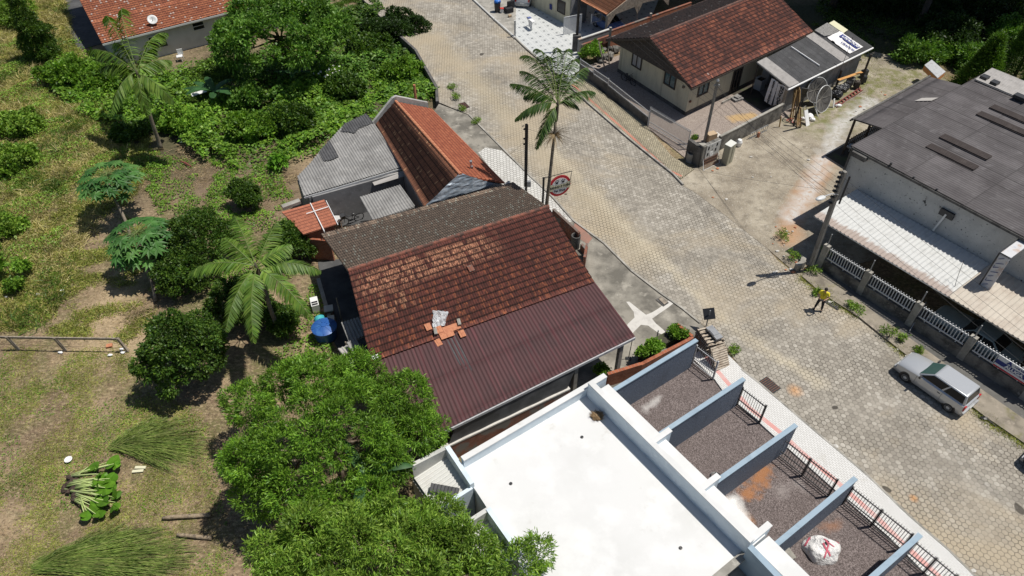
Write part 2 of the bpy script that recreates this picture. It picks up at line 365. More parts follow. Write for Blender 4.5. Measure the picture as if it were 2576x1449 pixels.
# roofs: uv is metres across, metres down the slope
def tilemat(name, cols, dark, lichen=None, ldens=.08, cw=.21, ch=.36, patch=None, darkamt=.55, lr=.26):
    t = NT(name); uv = t.uv(); sp = t.n('ShaderNodeSeparateXYZ'); t.l(uv, sp.inputs[0])
    iu = t.math('FLOOR', t.math('DIVIDE', sp.outputs[0], cw)); iv = t.math('FLOOR', t.math('DIVIDE', sp.outputs[1], ch))
    cb = t.n('ShaderNodeCombineXYZ'); t.l(iu, cb.inputs[0]); t.l(iv, cb.inputs[1])
    r = t.white(cb.outputs[0]); n = len(cols)
    big = t.noise(.5, co=uv, det=5)
    rr = t.math('ADD', t.math('MULTIPLY', r, .55), t.math('MULTIPLY', t.ramp(big, .3, .7), .45))
    c = t.cramp(rr, [(i / (n - 1), q) for i, q in enumerate(cols)])
    if patch:
        for (u0, u1, v0, v1, pc, dens) in patch:
            mk = t.math('MULTIPLY', t.math('MULTIPLY', t.ramp(sp.outputs[0], u0, u0 + 1.2), t.ramp(sp.outputs[0], u1 - 1.2, u1, 1, 0)), t.math('MULTIPLY', t.ramp(sp.outputs[1], v0, v0 + .3), t.ramp(sp.outputs[1], v1 - .5, v1, 1, 0)))
            cb2 = t.n('ShaderNodeCombineXYZ'); t.l(iu, cb2.inputs[0]); t.l(iv, cb2.inputs[1]); cb2.inputs[2].default_value = 3.3
            pick = t.ramp(t.math('ADD', t.white(cb2.outputs[0]), t.math('MULTIPLY', t.noise(1.1, co=uv), .7)), 1.35 - dens, 1.45 - dens)
            st = t.ramp(t.noise(7, co=uv, sc=(3, .8, 1), det=5), .43, .55)
            c = t.mix(t.math('MULTIPLY', t.math('MULTIPLY', mk, pick), st), c, pc)
    streak = t.ramp(t.noise(3.2, co=uv, sc=(3.0, .9, 1), det=6), .42, .66)
    c = t.mix(t.math('MULTIPLY', streak, darkamt), c, dark)
    fv = t.math('FRACT', t.math('DIVIDE', sp.outputs[1], ch)); fu_ = t.math('FRACT', t.math('DIVIDE', sp.outputs[0], cw)); c = t.mix(t.math('MAXIMUM', t.ramp(fv, .74, .9, 0, .85), t.ramp(t.math('ABSOLUTE', t.math('SUBTRACT', fu_, .5)), .4, .5, 0, .5)), c, tuple(q * .55 for q in dark))
    if lichen:
        cb3 = t.n('ShaderNodeCombineXYZ'); t.l(iu, cb3.inputs[0]); t.l(iv, cb3.inputs[1]); cb3.inputs[2].default_value = 9.1
        sel = t.math('GREATER_THAN', t.math('ADD', t.white(cb3.outputs[0]), t.math('MULTIPLY', t.noise(.6, co=uv), .5)), 1.25 - ldens)
        fu = t.math('FRACT', t.math('DIVIDE', sp.outputs[0], cw))
        dx = t.math('SUBTRACT', fu, .5); dy = t.math('SUBTRACT', fv, .5)
        dd = t.math('SQRT', t.math('ADD', t.math('MULTIPLY', dx, dx), t.math('MULTIPLY', dy, dy)))
        dd = t.math('ADD', dd, t.math('MULTIPLY', t.math('SUBTRACT', t.noise(14, co=uv), .5), .5))
        c = t.mix(t.math('MULTIPLY', sel, t.ramp(dd, lr, lr + .16, .9, 0)), c, lichen)
    t.col(c).rough(.88); t.b.inputs['Specular IOR Level'].default_value = .25
    t.bump(t.noise(20, co=uv), .3, .015)
tilemat('tile_main', [(.085, .034, .028), (.13, .044, .034), (.17, .056, .042), (.25, .085, .055)], (.045, .027, .024), (.42, .38, .32), -.08, cw=.13, patch=[(-.3, 8.6, .25, 2.1, (.7, .34, .2), .8), (.2, 3.4, 1.9, 3.5, (.64, .33, .19), .62), (-2, 14, 2, 6, (.36, .12, .06), .3)], darkamt=.85)
tilemat('tile_north', [(.2, .145, .108), (.26, .19, .14), (.33, .235, .17)], (.1, .078, .06), (.36, .355, .29), .12, darkamt=.65, lr=.24, cw=.13)
tilemat('tile_dark', [(.2, .09, .056), (.27, .115, .066), (.35, .15, .085)], (.075, .043, .033), (.5, .27, .14), .1, darkamt=.5)
tilemat('tile_bright', [(.34, .1, .055), (.45, .14, .072), (.54, .19, .1)], (.2, .055, .035), darkamt=.7, cw=.2, ch=.3)
tilemat('tile_cream', [(.07, .038, .034), (.115, .05, .04), (.26, .09, .058), (.52, .2, .115)], (.055, .034, .032), (.45, .42, .38), -.06, darkamt=.7, cw=.15)
tilemat('tile_top', [(.24, .08, .042), (.38, .13, .065), (.52, .21, .1)], (.15, .055, .04), (.5, .46, .42), .1, darkamt=.65, cw=.23, ch=.38)
tilemat('tile_grey', [(.06, .042, .04), (.085, .055, .048), (.12, .07, .058)], (.035, .028, .027), (.3, .28, .26), .02, darkamt=.5)
tilemat('tile_orange_clean', [(.48, .2, .1), (.55, .24, .13), (.62, .3, .17)], (.32, .13, .07), darkamt=.3, cw=.23, ch=.38)
tilemat('tile_flat', [(.4, .14, .085), (.46, .17, .1), (.52, .2, .12)], (.2, .075, .055), darkamt=.45, cw=.12, ch=.3)
def corrmat(name, base, layers, seam=(1.05, 2.2), sheetvar=.25, rough=.85, metal=0, lines=None):
    t = NT(name); uv = t.uv(); sp = t.n('ShaderNodeSeparateXYZ'); t.l(uv, sp.inputs[0])
    iu = t.math('FLOOR', t.math('DIVIDE', sp.outputs[0], seam[0])); iv = t.math('FLOOR', t.math('DIVIDE', sp.outputs[1], seam[1]))
    cb = t.n('ShaderNodeCombineXYZ'); t.l(iu, cb.inputs[0]); t.l(iv, cb.inputs[1])
    v = t.ramp(t.white(cb.outputs[0]), 0, 1, 1 - sheetvar, 1 + sheetvar)
    c = t.mix(1.0, base, t.n_rgb(v), 'MULTIPLY')
    for L in layers: c = t.mix(t.ramp(t.noise(L[1], co=uv, det=6, sc=L[4] if len(L) > 4 else None), L[2], L[3]), c, L[0])
    if lines:
        fu = t.math('FRACT', t.math('DIVIDE', sp.outputs[0], seam[0])); fv = t.math('FRACT', t.math('DIVIDE', sp.outputs[1], seam[1]))
        a = t.math('MAXIMUM', t.ramp(fu, 0, .09, 1, 0), t.ramp(fv, 0, .03, .7, 0)); c = t.mix(t.math('MULTIPLY', a, .95), c, lines)
    t.col(c).rough(rough); t.b.inputs['Metallic'].default_value = metal
corrmat('corr_maroon', (.082, .038, .039), [((.13, .04, .046), 2.2, .54, .74, (1.6, .12, 1)), ((.055, .032, .033), 1.2, .5, .75, (1, .5, 1)), ((.2, .055, .068), 5, .64, .74, (2.5, .07, 1))], sheetvar=.06, seam=(1.05, 2.15), lines=(.125, .045, .05))
corrmat('corr_grey', (.26, .255, .245), [((.17, .165, .158), .7, .45, .7), ((.38, .37, .35), 2, .55, .75)], sheetvar=.14, seam=(1.05, 1.55))
corrmat('corr_black', (.085, .085, .088), [((.06, .06, .062), 2, .42, .62)], sheetvar=.1)
corrmat('corr_dark', (.11, .1, .102), [((.07, .062, .064), .45, .42, .65), ((.15, .14, .142), 1.6, .55, .75), ((.4, .39, .38), 9, .72, .77)], sheetvar=.24, seam=(1.05, 3.6), lines=(.04, .036, .036))
corrmat('corr_shed', (.075, .075, .078), [((.05, .05, .052), .8, .42, .65), ((.11, .11, .11), 2.6, .55, .75)], sheetvar=.12, seam=(.6, 2.4), lines=(.035, .035, .036))
corrmat('corr_light', (.4, .38, .36), [((.3, .285, .27), 2, .45, .7), ((.2, .19, .18), 5, .62, .78)], sheetvar=.08)
corrmat('corr_white', (.6, .6, .57), [((.47, .45, .41), .9, .5, .75), ((.34, .3, .26), 3, .66, .82, (1, .5, 1)), ((.3, .25, .2), 7, .72, .8)], sheetvar=.06, rough=.7)
corrmat('corr_cream', (.5, .45, .38), [((.4, .34, .28), 1.2, .45, .7), ((.28, .23, .19), 5, .64, .8)], sheetvar=.05, rough=.7)
t = NT('awning_white'); uv = t.uv(); sp = t.n('ShaderNodeSeparateXYZ'); t.l(uv, sp.inputs[0])
c = t.mix(t.ramp(t.noise(2.5, co=uv, det=6), .5, .75), (.55, .555, .54), (.43, .43, .41))
edge = t.math('ADD', sp.outputs[1], t.math('MULTIPLY', t.math('SUBTRACT', t.noise(3.2, co=uv, sc=(2, .4, 1)), .5), 1.1)); c = t.mix(t.ramp(edge, 3.3, 3.55, 0, .9), c, (.33, .26, .22))
c = t.mix(t.ramp(t.noise(9, co=uv), .72, .78), c, (.2, .18, .17)); t.col(c).rough(.6)
# ---------------------------------------------------------------- roof sheets
def inpoly(X, Y, poly):
    ins = np.zeros(X.shape, dtype=bool); n = len(poly)
    for i in range(n):
        x1, y1 = poly[i][0], poly[i][1]; x2, y2 = poly[(i + 1) % n][0], poly[(i + 1) % n][1]
        c = ((y1 > Y) != (y2 > Y)) & (X < (x2 - x1) * (Y - y1) / ((y2 - y1) + 1e-12) + x1); ins ^= c
    return ins
def roof_sheet(name, p00, p10, p01, p11, kindn, mat, parent, pitch=None, row=.36, seam=1.83, clip=None, amp=None, jag=0.0):
    p00, p10, p01, p11 = [np.array(p, dtype=float) for p in (p00, p10, p01, p11)]
    Lu = (np.linalg.norm(p10 - p00) + np.linalg.norm(p11 - p01)) / 2; Lv = (np.linalg.norm(p01 - p00) + np.linalg.norm(p11 - p10)) / 2
    pitch = pitch or {'tile': .21, 'corr': .177, 'metal': .3, 'step': .12}[kindn]; per = {'tile': 6, 'corr': 8, 'metal': 8, 'step': 2}[kindn]
    nu = max(2, int(round(Lu / pitch * per))); us = np.linspace(0, Lu, nu + 1)
    if kindn in ('tile', 'step'):
        e = np.arange(0, Lv, row); vs = np.unique(np.concatenate([e, np.minimum(e + row * .995, Lv), [Lv]]))
    else:
        e = np.arange(0, Lv, seam); vs = np.unique(np.concatenate([e, np.minimum(e + seam * .998, Lv), np.linspace(0, Lv, 6 if clip is None else 90)]))
    U, Vv = np.meshgrid(us, vs, indexing='ij'); a = (U / Lu)[..., None]; b = (Vv / Lv)[..., None]
    P = (p00 * (1 - a) + p10 * a) * (1 - b) + (p01 * (1 - a) + p11 * a) * b
    nr = np.cross(p10 - p00, p01 - p00); nr /= np.linalg.norm(nr)
    if nr[2] < 0: nr = -nr
    if kindn == 'tile':
        iu = np.floor(U / pitch + 1e-6); iv = np.floor(Vv / row + 1e-6)
        jit = (np.sin(iu * 12.9898 + iv * 78.233) * 43758.5453) % 1.0
        h = (amp or .035) * np.abs(np.sin(np.pi * U / pitch)) + .05 * ((Vv / row) % 1.0) + (jit - .5) * .022
    elif kindn == 'step':
        h = .03 * ((Vv / row) % 1.0) + .008 * (np.floor(U / pitch) % 2)
    elif kindn == 'corr':
        h = (amp or .027) * (1 + np.sin(2 * np.pi * U / pitch)) + .012 * ((Vv / seam) % 1.0)
    else:
        f = (U / pitch) % 1.0; h = (amp or .05) * np.clip(np.minimum(f / .12, (.46 - f) / .12), 0, 1)
    if jag: h = h + jag * (np.sin(U * 1.3 + Vv * .7) + np.sin(U * .57 - Vv * 1.1))
    P = P + nr * h[..., None]
    n1, n2 = P.shape[:2]; idx = np.arange(n1 * n2).reshape(n1, n2)
    F = np.stack([idx[:-1, :-1], idx[:-1, 1:], idx[1:, 1:], idx[1:, :-1]], -1).reshape(-1, 4)
    V = P.reshape(-1, 3); uv = np.stack([U.ravel(), Vv.ravel()], -1)
    if clip is not None:
        c = V[F].mean(1); F = F[inpoly(c[:, 0], c[:, 1], clip)]; base = [np.array(q, dtype=float) for q in clip]
        # heights of the outline on the plane
        out = []
        for q in base:
            z = p00[2] - (nr[0] * (q[0] - p00[0]) + nr[1] * (q[1] - p00[1])) / nr[2]; out.append(np.array([q[0], q[1], z]))
        cs = out
    else: cs = [p00, p10, p11, p01]
    k = len(V); m = len(cs)
    lo = np.array([c - nr * .06 for c in cs]); hi = np.array([c + nr * .004 for c in cs])
    V = np.concatenate([V, lo, hi]); uv = np.concatenate([uv, np.zeros((2 * m, 2))])
    sides = [[k + i, k + (i + 1) % m, k + m + (i + 1) % m, k + m + i] for i in range(m)]
    F = np.concatenate([F, np.array(sides)])
    if m == 4: F = np.concatenate([F, np.array([[k, k + 1, k + 2, k + 3]])])
    o = npmesh(name, V, F, mat, parent, uv=uv)
    return o
def lerp(a, b, t): return Vector(a) + (Vector(b) - Vector(a)) * t
def ridge_caps(name, a, b, mat, parent, r=.12, seg=.38):
    mb = MB(); a, b = Vector(a), Vector(b); n = max(1, int((b - a).length / seg))
    for i in range(n):
        p, q = lerp(a, b, i / n), lerp(a, b, (i + 1.08) / n); mb.tube([p, q], [r * .86, r * (1.0 + .06 * rnd.random())], 8)
    return mb.build(name, mat, parent, smooth=False)
def text_mesh(s, size, font_extrude=.004, bold=0.0, align='CENTER', spacing=1.0):
    cu = bpy.data.curves.new('lettering', 'FONT'); cu.body = s; cu.size = size; cu.extrude = font_extrude; cu.align_x = align; cu.align_y = 'CENTER'; cu.offset = bold; cu.space_character = spacing
    o = bpy.data.objects.new('lettering', cu); COL.objects.link(o); bpy.context.view_layer.update()
    me = bpy.data.meshes.new_from_object(o.evaluated_get(bpy.context.evaluated_depsgraph_get())); bpy.data.objects.remove(o); bpy.data.curves.remove(cu); return me
def lettering(s, size, origin, xdir, ydir, mat, parent, bold=0.0, sx=1.0, spacing=1.0, align='CENTER', name='lettering'):
    me = text_mesh(s, size, bold=bold, spacing=spacing, align=align); x = Vector(xdir).normalized(); y = Vector(ydir); y = (y - x * y.dot(x)).normalized(); z = x.cross(y)
    off = WL[parent.name]
    M = Matrix.Translation(Vector(origin) - off) @ Matrix((x * sx, y, z)).transposed().to_4x4(); me.transform(M)
    me.name = name; me.materials.clear(); me.materials.append(M_[mat]); return link(name, me, parent)

# ---------------------------------------------------------------- ground materials
def segdist(t, a, b):
    a, b = Vector((a[0], a[1], 0)), Vector((b[0], b[1], 0)); ba = b - a
    p = t.vm('MULTIPLY', t.pos(), (1, 1, 0)); pa = t.vm('SUBTRACT', p, tuple(a))
    q = t.n('ShaderNodeVectorMath', operation='DOT_PRODUCT'); t.l(pa, q.inputs[0]); q.inputs[1].default_value = tuple(ba)
    h = t.ramp(t.math('DIVIDE', q.outputs['Value'], ba.length_squared), 0, 1)
    sc = t.n('ShaderNodeVectorMath', operation='SCALE'); sc.inputs[0].default_value = tuple(ba); t.l(h, sc.inputs['Scale'])
    d = t.vm('SUBTRACT', pa, sc.outputs[0]); ln = t.n('ShaderNodeVectorMath', operation='LENGTH'); t.l(d, ln.inputs[0]); return ln.outputs['Value']
def pathmask(t, pts, wdt, soft=.4, wob=1.6, nsc=.9):
    m = None
    for a, b in zip(pts[:-1], pts[1:]):
        d = segdist(t, a, b); m = d if m is None else t.math('MINIMUM', m, d)
    m = t.math('ADD', m, t.math('MULTIPLY', t.math('SUBTRACT', t.noise(nsc, det=6), .5), wob))
    return t.ramp(m, wdt - soft, wdt + soft, 1, 0)
HEXDIR = (A(2270 + 14.6, 1182 + 5.6) - A(2270, 1182)).normalized()
def hexgrid(t, pitch, ang):
    mp = t.n('ShaderNodeMapping'); mp.inputs['Rotation'].default_value = (0, 0, -ang); t.l(t.vm('MULTIPLY', t.pos(), (1, 1, 0)), mp.inputs[0])
    p = t.vm('SCALE', mp.outputs[0]); q = p.node; q.inputs['Scale'].default_value = 1 / pitch
    rr = (1.0, 1.7320508, 1.0); hh = (.5, .8660254, .5)
    def cell(v):
        return t.vm('SUBTRACT', t.vm('MODULO', t.vm('ADD', v, (1000.0, 1732.0508, 0)), rr), hh)
    a = t.vm('MULTIPLY', cell(p), (1, 1, 0)); b = t.vm('MULTIPLY', cell(t.vm('SUBTRACT', p, hh)), (1, 1, 0))
    la = t.n('ShaderNodeVectorMath', operation='LENGTH'); t.l(a, la.inputs[0]); lb = t.n('ShaderNodeVectorMath', operation='LENGTH'); t.l(b, lb.inputs[0])
    pick = t.math('LESS_THAN', la.outputs['Value'], lb.outputs['Value'])
    mx = t.n('ShaderNodeMix', data_type='VECTOR'); t.l(pick, mx.inputs[0]); t.l(b, mx.inputs[4]); t.l(a, mx.inputs[5]); g = mx.outputs[1]
    idv = t.vm('SUBTRACT', p, g); ids = t.vm('SNAP', t.vm('ADD', idv, (.05, .05, 0)), (.1, .1, .1))
    ag = t.vm('ABSOLUTE', g); sp = t.n('ShaderNodeSeparateXYZ'); t.l(ag, sp.inputs[0])
    d2 = t.math('ADD', t.math('MULTIPLY', sp.outputs[0], .5), t.math('MULTIPLY', sp.outputs[1], .8660254))
    return t.math('SUBTRACT', .5, t.math('MAXIMUM', sp.outputs[0], d2)), ids
def hexmat(name, pitch, cols, joint, dirt=(), jw=.046, jointmask=None, ang=None):
    t = NT(name); e, ids = hexgrid(t, pitch, ang if ang is not None else math.atan2(HEXDIR.y, HEXDIR.x))
    r = t.white(ids); n = len(cols)
    f = t.math('ADD', t.math('MULTIPLY', r, .6), t.math('MULTIPLY', t.ramp(t.noise(.35, det=5), .3, .7), .4))
    c = t.cramp(f, [(i / (n - 1), q) for i, q in enumerate(cols)])
    c = t.mix(t.ramp(t.noise(6, det=6), .5, .8, 0, .5), c, tuple(q * .7 for q in cols[0]))
    jm = t.ramp(e, jw * .5, jw * 1.6, 1, 0)
    amt = t.ramp(t.noise(.4, det=6), .38, .62, .35, 1.0) if jointmask is None else jointmask
    jm = t.math('MULTIPLY', jm, amt)
    for D in dirt: c = t.mix(D(t), c, D.col)
    c = t.mix(jm, c, joint)
    t.col(c).rough(.9); t.b.inputs['Specular IOR Level'].default_value = .25
    t.bump(t.math('ADD', t.ramp(e, 0, jw * 2), t.math('MULTIPLY', t.noise(12), .3)), .45, .02); return t.m
class Dirt:
    def __init__(s, col, fn): s.col = col; s.fn = fn
    def __call__(s, t): return s.fn(t)
RL = [A(*p) for p in ((830, -150), (880, -60), (915, 0), (989, 73), (1049, 127), (1075, 173), (1102, 220), (1104, 257), (1182, 290), (1262, 370), (1340, 448), (1392, 496), (1445, 556), (1522, 613), (1592, 683), (1665, 739), (1718, 776), (1763, 813), (1821, 862), (1865, 930), (1911, 966), (1984, 1029), (2071, 1103), (2184, 1199), (2284, 1296), (2384, 1383), (2451, 1449), (2640, 1640))]
RR = [A(*p) for p in ((1100, -150), (1150, -60), (1189, 0), (1242, 50), (1295, 97), (1326, 127), (1400, 190), (1465, 250), (1592, 360), (1692, 440), (1717, 467), (1751, 486), (1851, 563), (1931, 626), (1957, 656), (2017, 700), (2067, 743), (2161, 803), (2264, 886), (2360, 962), (2477, 1053), (2576, 1120), (2900, 1340))]
tr1 = [A(*p) for p in ((1010, 30), (1240, 250), (1450, 480), (1620, 640))]
tr2 = [A(*p) for p in ((1390, 380), (1560, 560), (1850, 830), (2060, 960))]
hexmat('pavers_road', .26, [(.215, .195, .165), (.29, .264, .223), (.36, .33, .28), (.48, .447, .39)], (.06, .053, .04), dirt=(
    Dirt((.4, .34, .24), lambda t: t.math('MULTIPLY', pathmask(t, tr1, 1.1, .9, 2.5), .75)),
    Dirt((.5, .44, .33), lambda t: t.math('MULTIPLY', pathmask(t, tr2, .25, .35, 1.6, 1.2), .8)),
    Dirt((.2, .18, .15), lambda t: t.ramp(t.noise(.28, det=6), .55, .72, 0, .7)),
    Dirt((.4, .335, .24), lambda t: t.ramp(t.noise(.16, det=6, dist=.5), .48, .64, 0, .85)),
    Dirt((.5, .46, .38), lambda t: t.ramp(t.noise(1.3, det=7), .68, .76, 0, .7)),
    Dirt((.62, .3, .1), lambda t: t.math('MULTIPLY', t.math('MAXIMUM', pathmask(t, [A(2000, 980), A(2002, 985)], .25, .2, .5), pathmask(t, [A(2297, 1252), A(2298, 1253)], .12, .1, .3)), .6)),
    Dirt((.04, .035, .03), lambda t: t.ramp(t.noise(.9, det=1, rough=.2), .775, .785, 0, .8)),
))
hexmat('pavers_light', .26, [(.46, .45, .42), (.55, .54, .51), (.62, .61, .57)], (.13, .125, .11), jointmask=1.0, dirt=(Dirt((.3, .28, .24), lambda t: t.ramp(t.noise(.8, det=6), .56, .74, 0, .6)),))
def brickpave(name, ang, cols, joint, red=None, redc=(.5, .17, .12), rw=.11, sx=.22, sy=.11, jw=.012, stain=()):
    t = NT(name); mp = t.n('ShaderNodeMapping'); mp.inputs['Rotation'].default_value = (0, 0, -ang); t.l(t.pos(), mp.inputs[0])
    b = t.n('ShaderNodeTexBrick'); t.l(mp.outputs[0], b.inputs[0]); b.inputs['Scale'].default_value = 1.0
    b.inputs['Brick Width'].default_value = sx; b.inputs['Row Height'].default_value = sy; b.inputs['Mortar Size'].default_value = jw; b.inputs['Bias'].default_value = 0
    for k, q in (('Color1', cols[0]), ('Color2', cols[1]), ('Mortar', joint)): b.inputs[k].default_value = (*q, 1)
    c = b.outputs[0]
    if red:
        d = None
        for a, bb in zip(red[:-1], red[1:]):
            q = segdist(t, a, bb); d = q if d is None else t.math('MINIMUM', d, q)
        c = t.mix(t.math('MULTIPLY', t.ramp(d, rw, rw + .015, 1, 0), t.ramp(t.noise(1.2), .3, .6, .4, .9)), c, redc)
    for sc_, scl, lo, hi in stain: c = t.mix(t.ramp(t.noise(scl, det=6), lo, hi, 0, .8), c, sc_)
    t.col(c).rough(.9).bump(b.outputs[1], -.4, .01)
STA = [A(*p) for p in ((1440, 215), (1560, 320), (1680, 430), (1712, 445))]
SDIR = A(1700, 420) - A(1500, 250)
brickpave('pavers_yellow', math.atan2(SDIR.y, SDIR.x), [(.5, .44, .31), (.34, .3, .21)], (.07, .06, .04), red=STA, rw=.09, jw=.02, stain=(((.2, .17, .12), .8, .5, .72), ((.5, .46, .36), 2, .62, .75)))
WDIR = A(2300, 1330) - A(1830, 940)
TAC = [A(*p) for p in ((1775, 900), (1803, 935), (1885, 1030), (1965, 1093), (2015, 1140), (2112, 1222), (2210, 1310), (2272, 1372), (2400, 1490))]
brickpave('pavers_white', math.atan2(WDIR.y, WDIR.x), [(.66, .655, .635), (.6, .595, .575)], (.4, .39, .37), red=TAC, redc=(.6, .27, .24), rw=.115, sx=.2, sy=.1, stain=(((.42, .4, .35), .9, .6, .75),))
# tiled patio
t = NT('patio_tile'); mp = t.n('ShaderNodeMapping'); PD = A(1465, 250) - A(1326, 127); mp.inputs['Rotation'].default_value = (0, 0, -math.atan2(PD.y, PD.x)); t.l(t.pos(), mp.inputs[0])
sp = t.n('ShaderNodeSeparateXYZ'); t.l(mp.outputs[0], sp.inputs[0])
fx = t.math('ABSOLUTE', t.math('SUBTRACT', t.math('FRACT', t.math('MULTIPLY', sp.outputs[0], 1.15)), .5)); fy = t.math('ABSOLUTE', t.math('SUBTRACT', t.math('FRACT', t.math('MULTIPLY', sp.outputs[1], 1.15)), .5))
mx = t.math('MAXIMUM', fx, fy)
dark = t.ramp(mx, .12, .13, 1, 0); ring = t.math('MULTIPLY', t.ramp(mx, .26, .27), t.ramp(mx, .33, .34, 1, 0))
c = t.mix(t.math('MULTIPLY', ring, .5), (.55, .56, .55), (.3, .33, .32)); c = t.mix(t.math('MULTIPLY', dark, .85), c, (.13, .14, .15)); t.col(c).rough(.5)
# bare yard between the houses
YS = [A(*p) for p in ((1985, 548), (2030, 490), (2060, 420), (2095, 365), (2110, 320), (2160, 280), (2190, 255))]
def yardmat(name):
    t = NT(name); c = t.cramp(t.noise(.45, det=7), [(.3, (.19, .16, .12)), (.48, (.29, .25, .19)), (.62, (.38, .335, .26)), (.75, (.46, .41, .32))])
    c = t.mix(t.ramp(t.noise(1.6, det=8, rough=.7), .48, .66, 0, .85), c, (.17, .145, .11)); c = t.mix(t.ramp(t.noise(9, det=6, rough=.7), .56, .66, 0, .75), c, (.52, .49, .43)); c = t.mix(t.ramp(t.noise(13, det=6, rough=.7), .58, .66, 0, .75), c, (.1, .085, .065))
    grassy = t.math('MULTIPLY', pathmask(t, [A(2060, 300), A(2180, 215), A(2330, 190), A(2420, 150)], 2.2, 1.6, 3), t.ramp(t.noise(1.4, det=6), .4, .6))
    c = t.mix(grassy, c, (.16, .16, .06))
    c = t.mix(t.math('MULTIPLY', pathmask(t, [A(1985, 600), A(1990, 555), A(2020, 500), A(2080, 405)], .7, .4, 1.6), .75), c, (.42, .24, .13))
    c = t.mix(t.math('MULTIPLY', t.math('MULTIPLY', pathmask(t, YS, .55, .4, 2.2, 1.5), t.ramp(t.noise(3, det=6), .35, .55, .25, 1)), .85), c, (.52, .51, .49))
    t.col(c).rough(.95).bump(t.noise(8, det=6), .5, .05)
yardmat('yard_dirt')
def gravelmat(name, cols, stains=(), fine=26):
    t = NT(name); v = t.n('ShaderNodeTexVoronoi'); t.l(t.pos(), v.inputs['Vector']); v.inputs['Scale'].default_value = fine
    s_ = t.n('ShaderNodeSeparateColor'); t.l(v.outputs['Color'], s_.inputs[0])
    c = t.cramp(s_.outputs[0], [(i / (len(cols) - 1), q) for i, q in enumerate(cols)])
    c = t.mix(t.ramp(t.noise(.7, det=5), .4, .7, 0, .5), c, cols[1])
    for pts, wd, wob, sc_, cl in stains:
        c = t.mix(t.math('MULTIPLY', pathmask(t, pts, wd, .2, wob, 1.6), sc_), c, cl)
    t.col(c).rough(.95).bump(v.outputs['Distance'], .8, .03)
gravelmat('gravel_pink', [(.07, .056, .052), (.128, .103, .097), (.18, .147, .14), (.28, .235, .225)], stains=(
    ([A(1925, 1185), A(1880, 1240)], .3, 1.8, .75, (.4, .17, .06)), ([A(1830, 1265), A(1880, 1310)], .22, 1.0, .8, (.42, .2, .08)),
    ([A(1845, 1262), A(1862, 1298)], .3, .8, 1.0, (.8, .79, .77)), ([A(1625, 1030), A(1660, 1000)], .1, 1.4, .6, (.6, .58, .56)),
    ([A(2060, 1330), A(2110, 1320)], .1, 1.2, .5, (.35, .17, .09)), ([A(1960, 1240), A(2010, 1220)], .2, 1.6, .35, (.4, .36, .34))))
gravelmat('gravel_tan', [(.19, .155, .13), (.27, .22, .19), (.33, .275, .235), (.42, .36, .31)], stains=(([A(1845, 300), A(1890, 292)], .45, .9, .8, (.5, .33, .14)),), fine=22)
# garden soil: dry straw over brown earth, greener towards the house lots
t = NT('soil')
c = t.cramp(t.noise(.28, det=8, rough=.65), [(.3, (.12, .08, .048)), (.45, (.2, .14, .085)), (.58, (.31, .225, .135)), (.72, (.42, .315, .19))])
c = t.mix(t.ramp(t.noise(.33, det=7, dist=.3), .48, .6, 0, .85), c, (.12, .125, .035)); c = t.mix(t.ramp(t.noise(2.5, det=7), .52, .66, 0, .7), c, (.1, .1, .035))
c = t.mix(t.ramp(t.noise(3.4, det=8, rough=.7, sc=(1, 2.2, 1)), .5, .62, 0, .8), c, (.42, .33, .2)); c = t.mix(t.ramp(t.noise(5.5, det=8, rough=.75), .52, .6, 0, .85), c, (.1, .068, .04)); lit = pathmask(t, [A(420, 430), A(560, 460), A(680, 480)], 3, 1.5, 3, .5); c = t.mix(t.math('MULTIPLY', lit, t.ramp(t.noise(2, det=7), .35, .55, .2, .9)), c, (.2, .14, .095))
pale = pathmask(t, [A(330, 690), A(250, 790), A(380, 860), A(240, 880)], 1.1, .8, 1.6, .8); c = t.mix(t.ramp(t.noise(17, det=6, rough=.75), .5, .62, 0, .7), c, (.09, .062, .04)); c = t.mix(t.ramp(t.noise(24, det=4, sc=(1, 1.7, 1)), .6, .68, 0, .8), c, (.48, .39, .26)); c = t.mix(t.math('MULTIPLY', pale, .6), c, (.47, .36, .22))
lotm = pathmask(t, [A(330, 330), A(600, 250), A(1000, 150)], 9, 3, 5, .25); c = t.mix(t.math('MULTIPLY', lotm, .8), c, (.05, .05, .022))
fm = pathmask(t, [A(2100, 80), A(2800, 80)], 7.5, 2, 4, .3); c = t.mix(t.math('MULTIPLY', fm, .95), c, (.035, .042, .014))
t.col(c).rough(.95).bump(t.noise(5, det=7), .8, .08)
wmat('apron', (.27, .25, .21), [((.13, .12, .1), .55, .42, .6), ((.42, .39, .33), 1.3, .54, .72), ((.12, .11, .095), 2.6, .58, .74), ((.5, .47, .41), 4, .66, .76)], bump=(12, .4, .02))
wmat('cement_fresh', (.56, .54, .5), [((.44, .42, .39), 2, .5, .7)], bump=(9, .4, .02))
wmat('asphalt_side', (.13, .125, .115), [((.08, .078, .07), .8, .42, .65), ((.19, .18, .165), 2.4, .56, .74)], bump=(18, .5, .02))
wmat('walk_old', (.27, .235, .185), [((.15, .13, .1), 1.1, .45, .65), ((.36, .31, .25), 3, .55, .74), ((.16, .15, .06), .9, .56, .68)], bump=(16, .5, .02))
wmat('red_floor', (.3, .16, .12), [((.22, .14, .11), 1.2, .45, .68)])
wmat('dark_earth_and_shade', (.05, .042, .032), [((.09, .07, .045), 1.2, .5, .7), ((.07, .085, .03), .7, .5, .66)], bump=(6, .8, .06))  # bed soil, and the colour of the painted shadow beside the warehouse

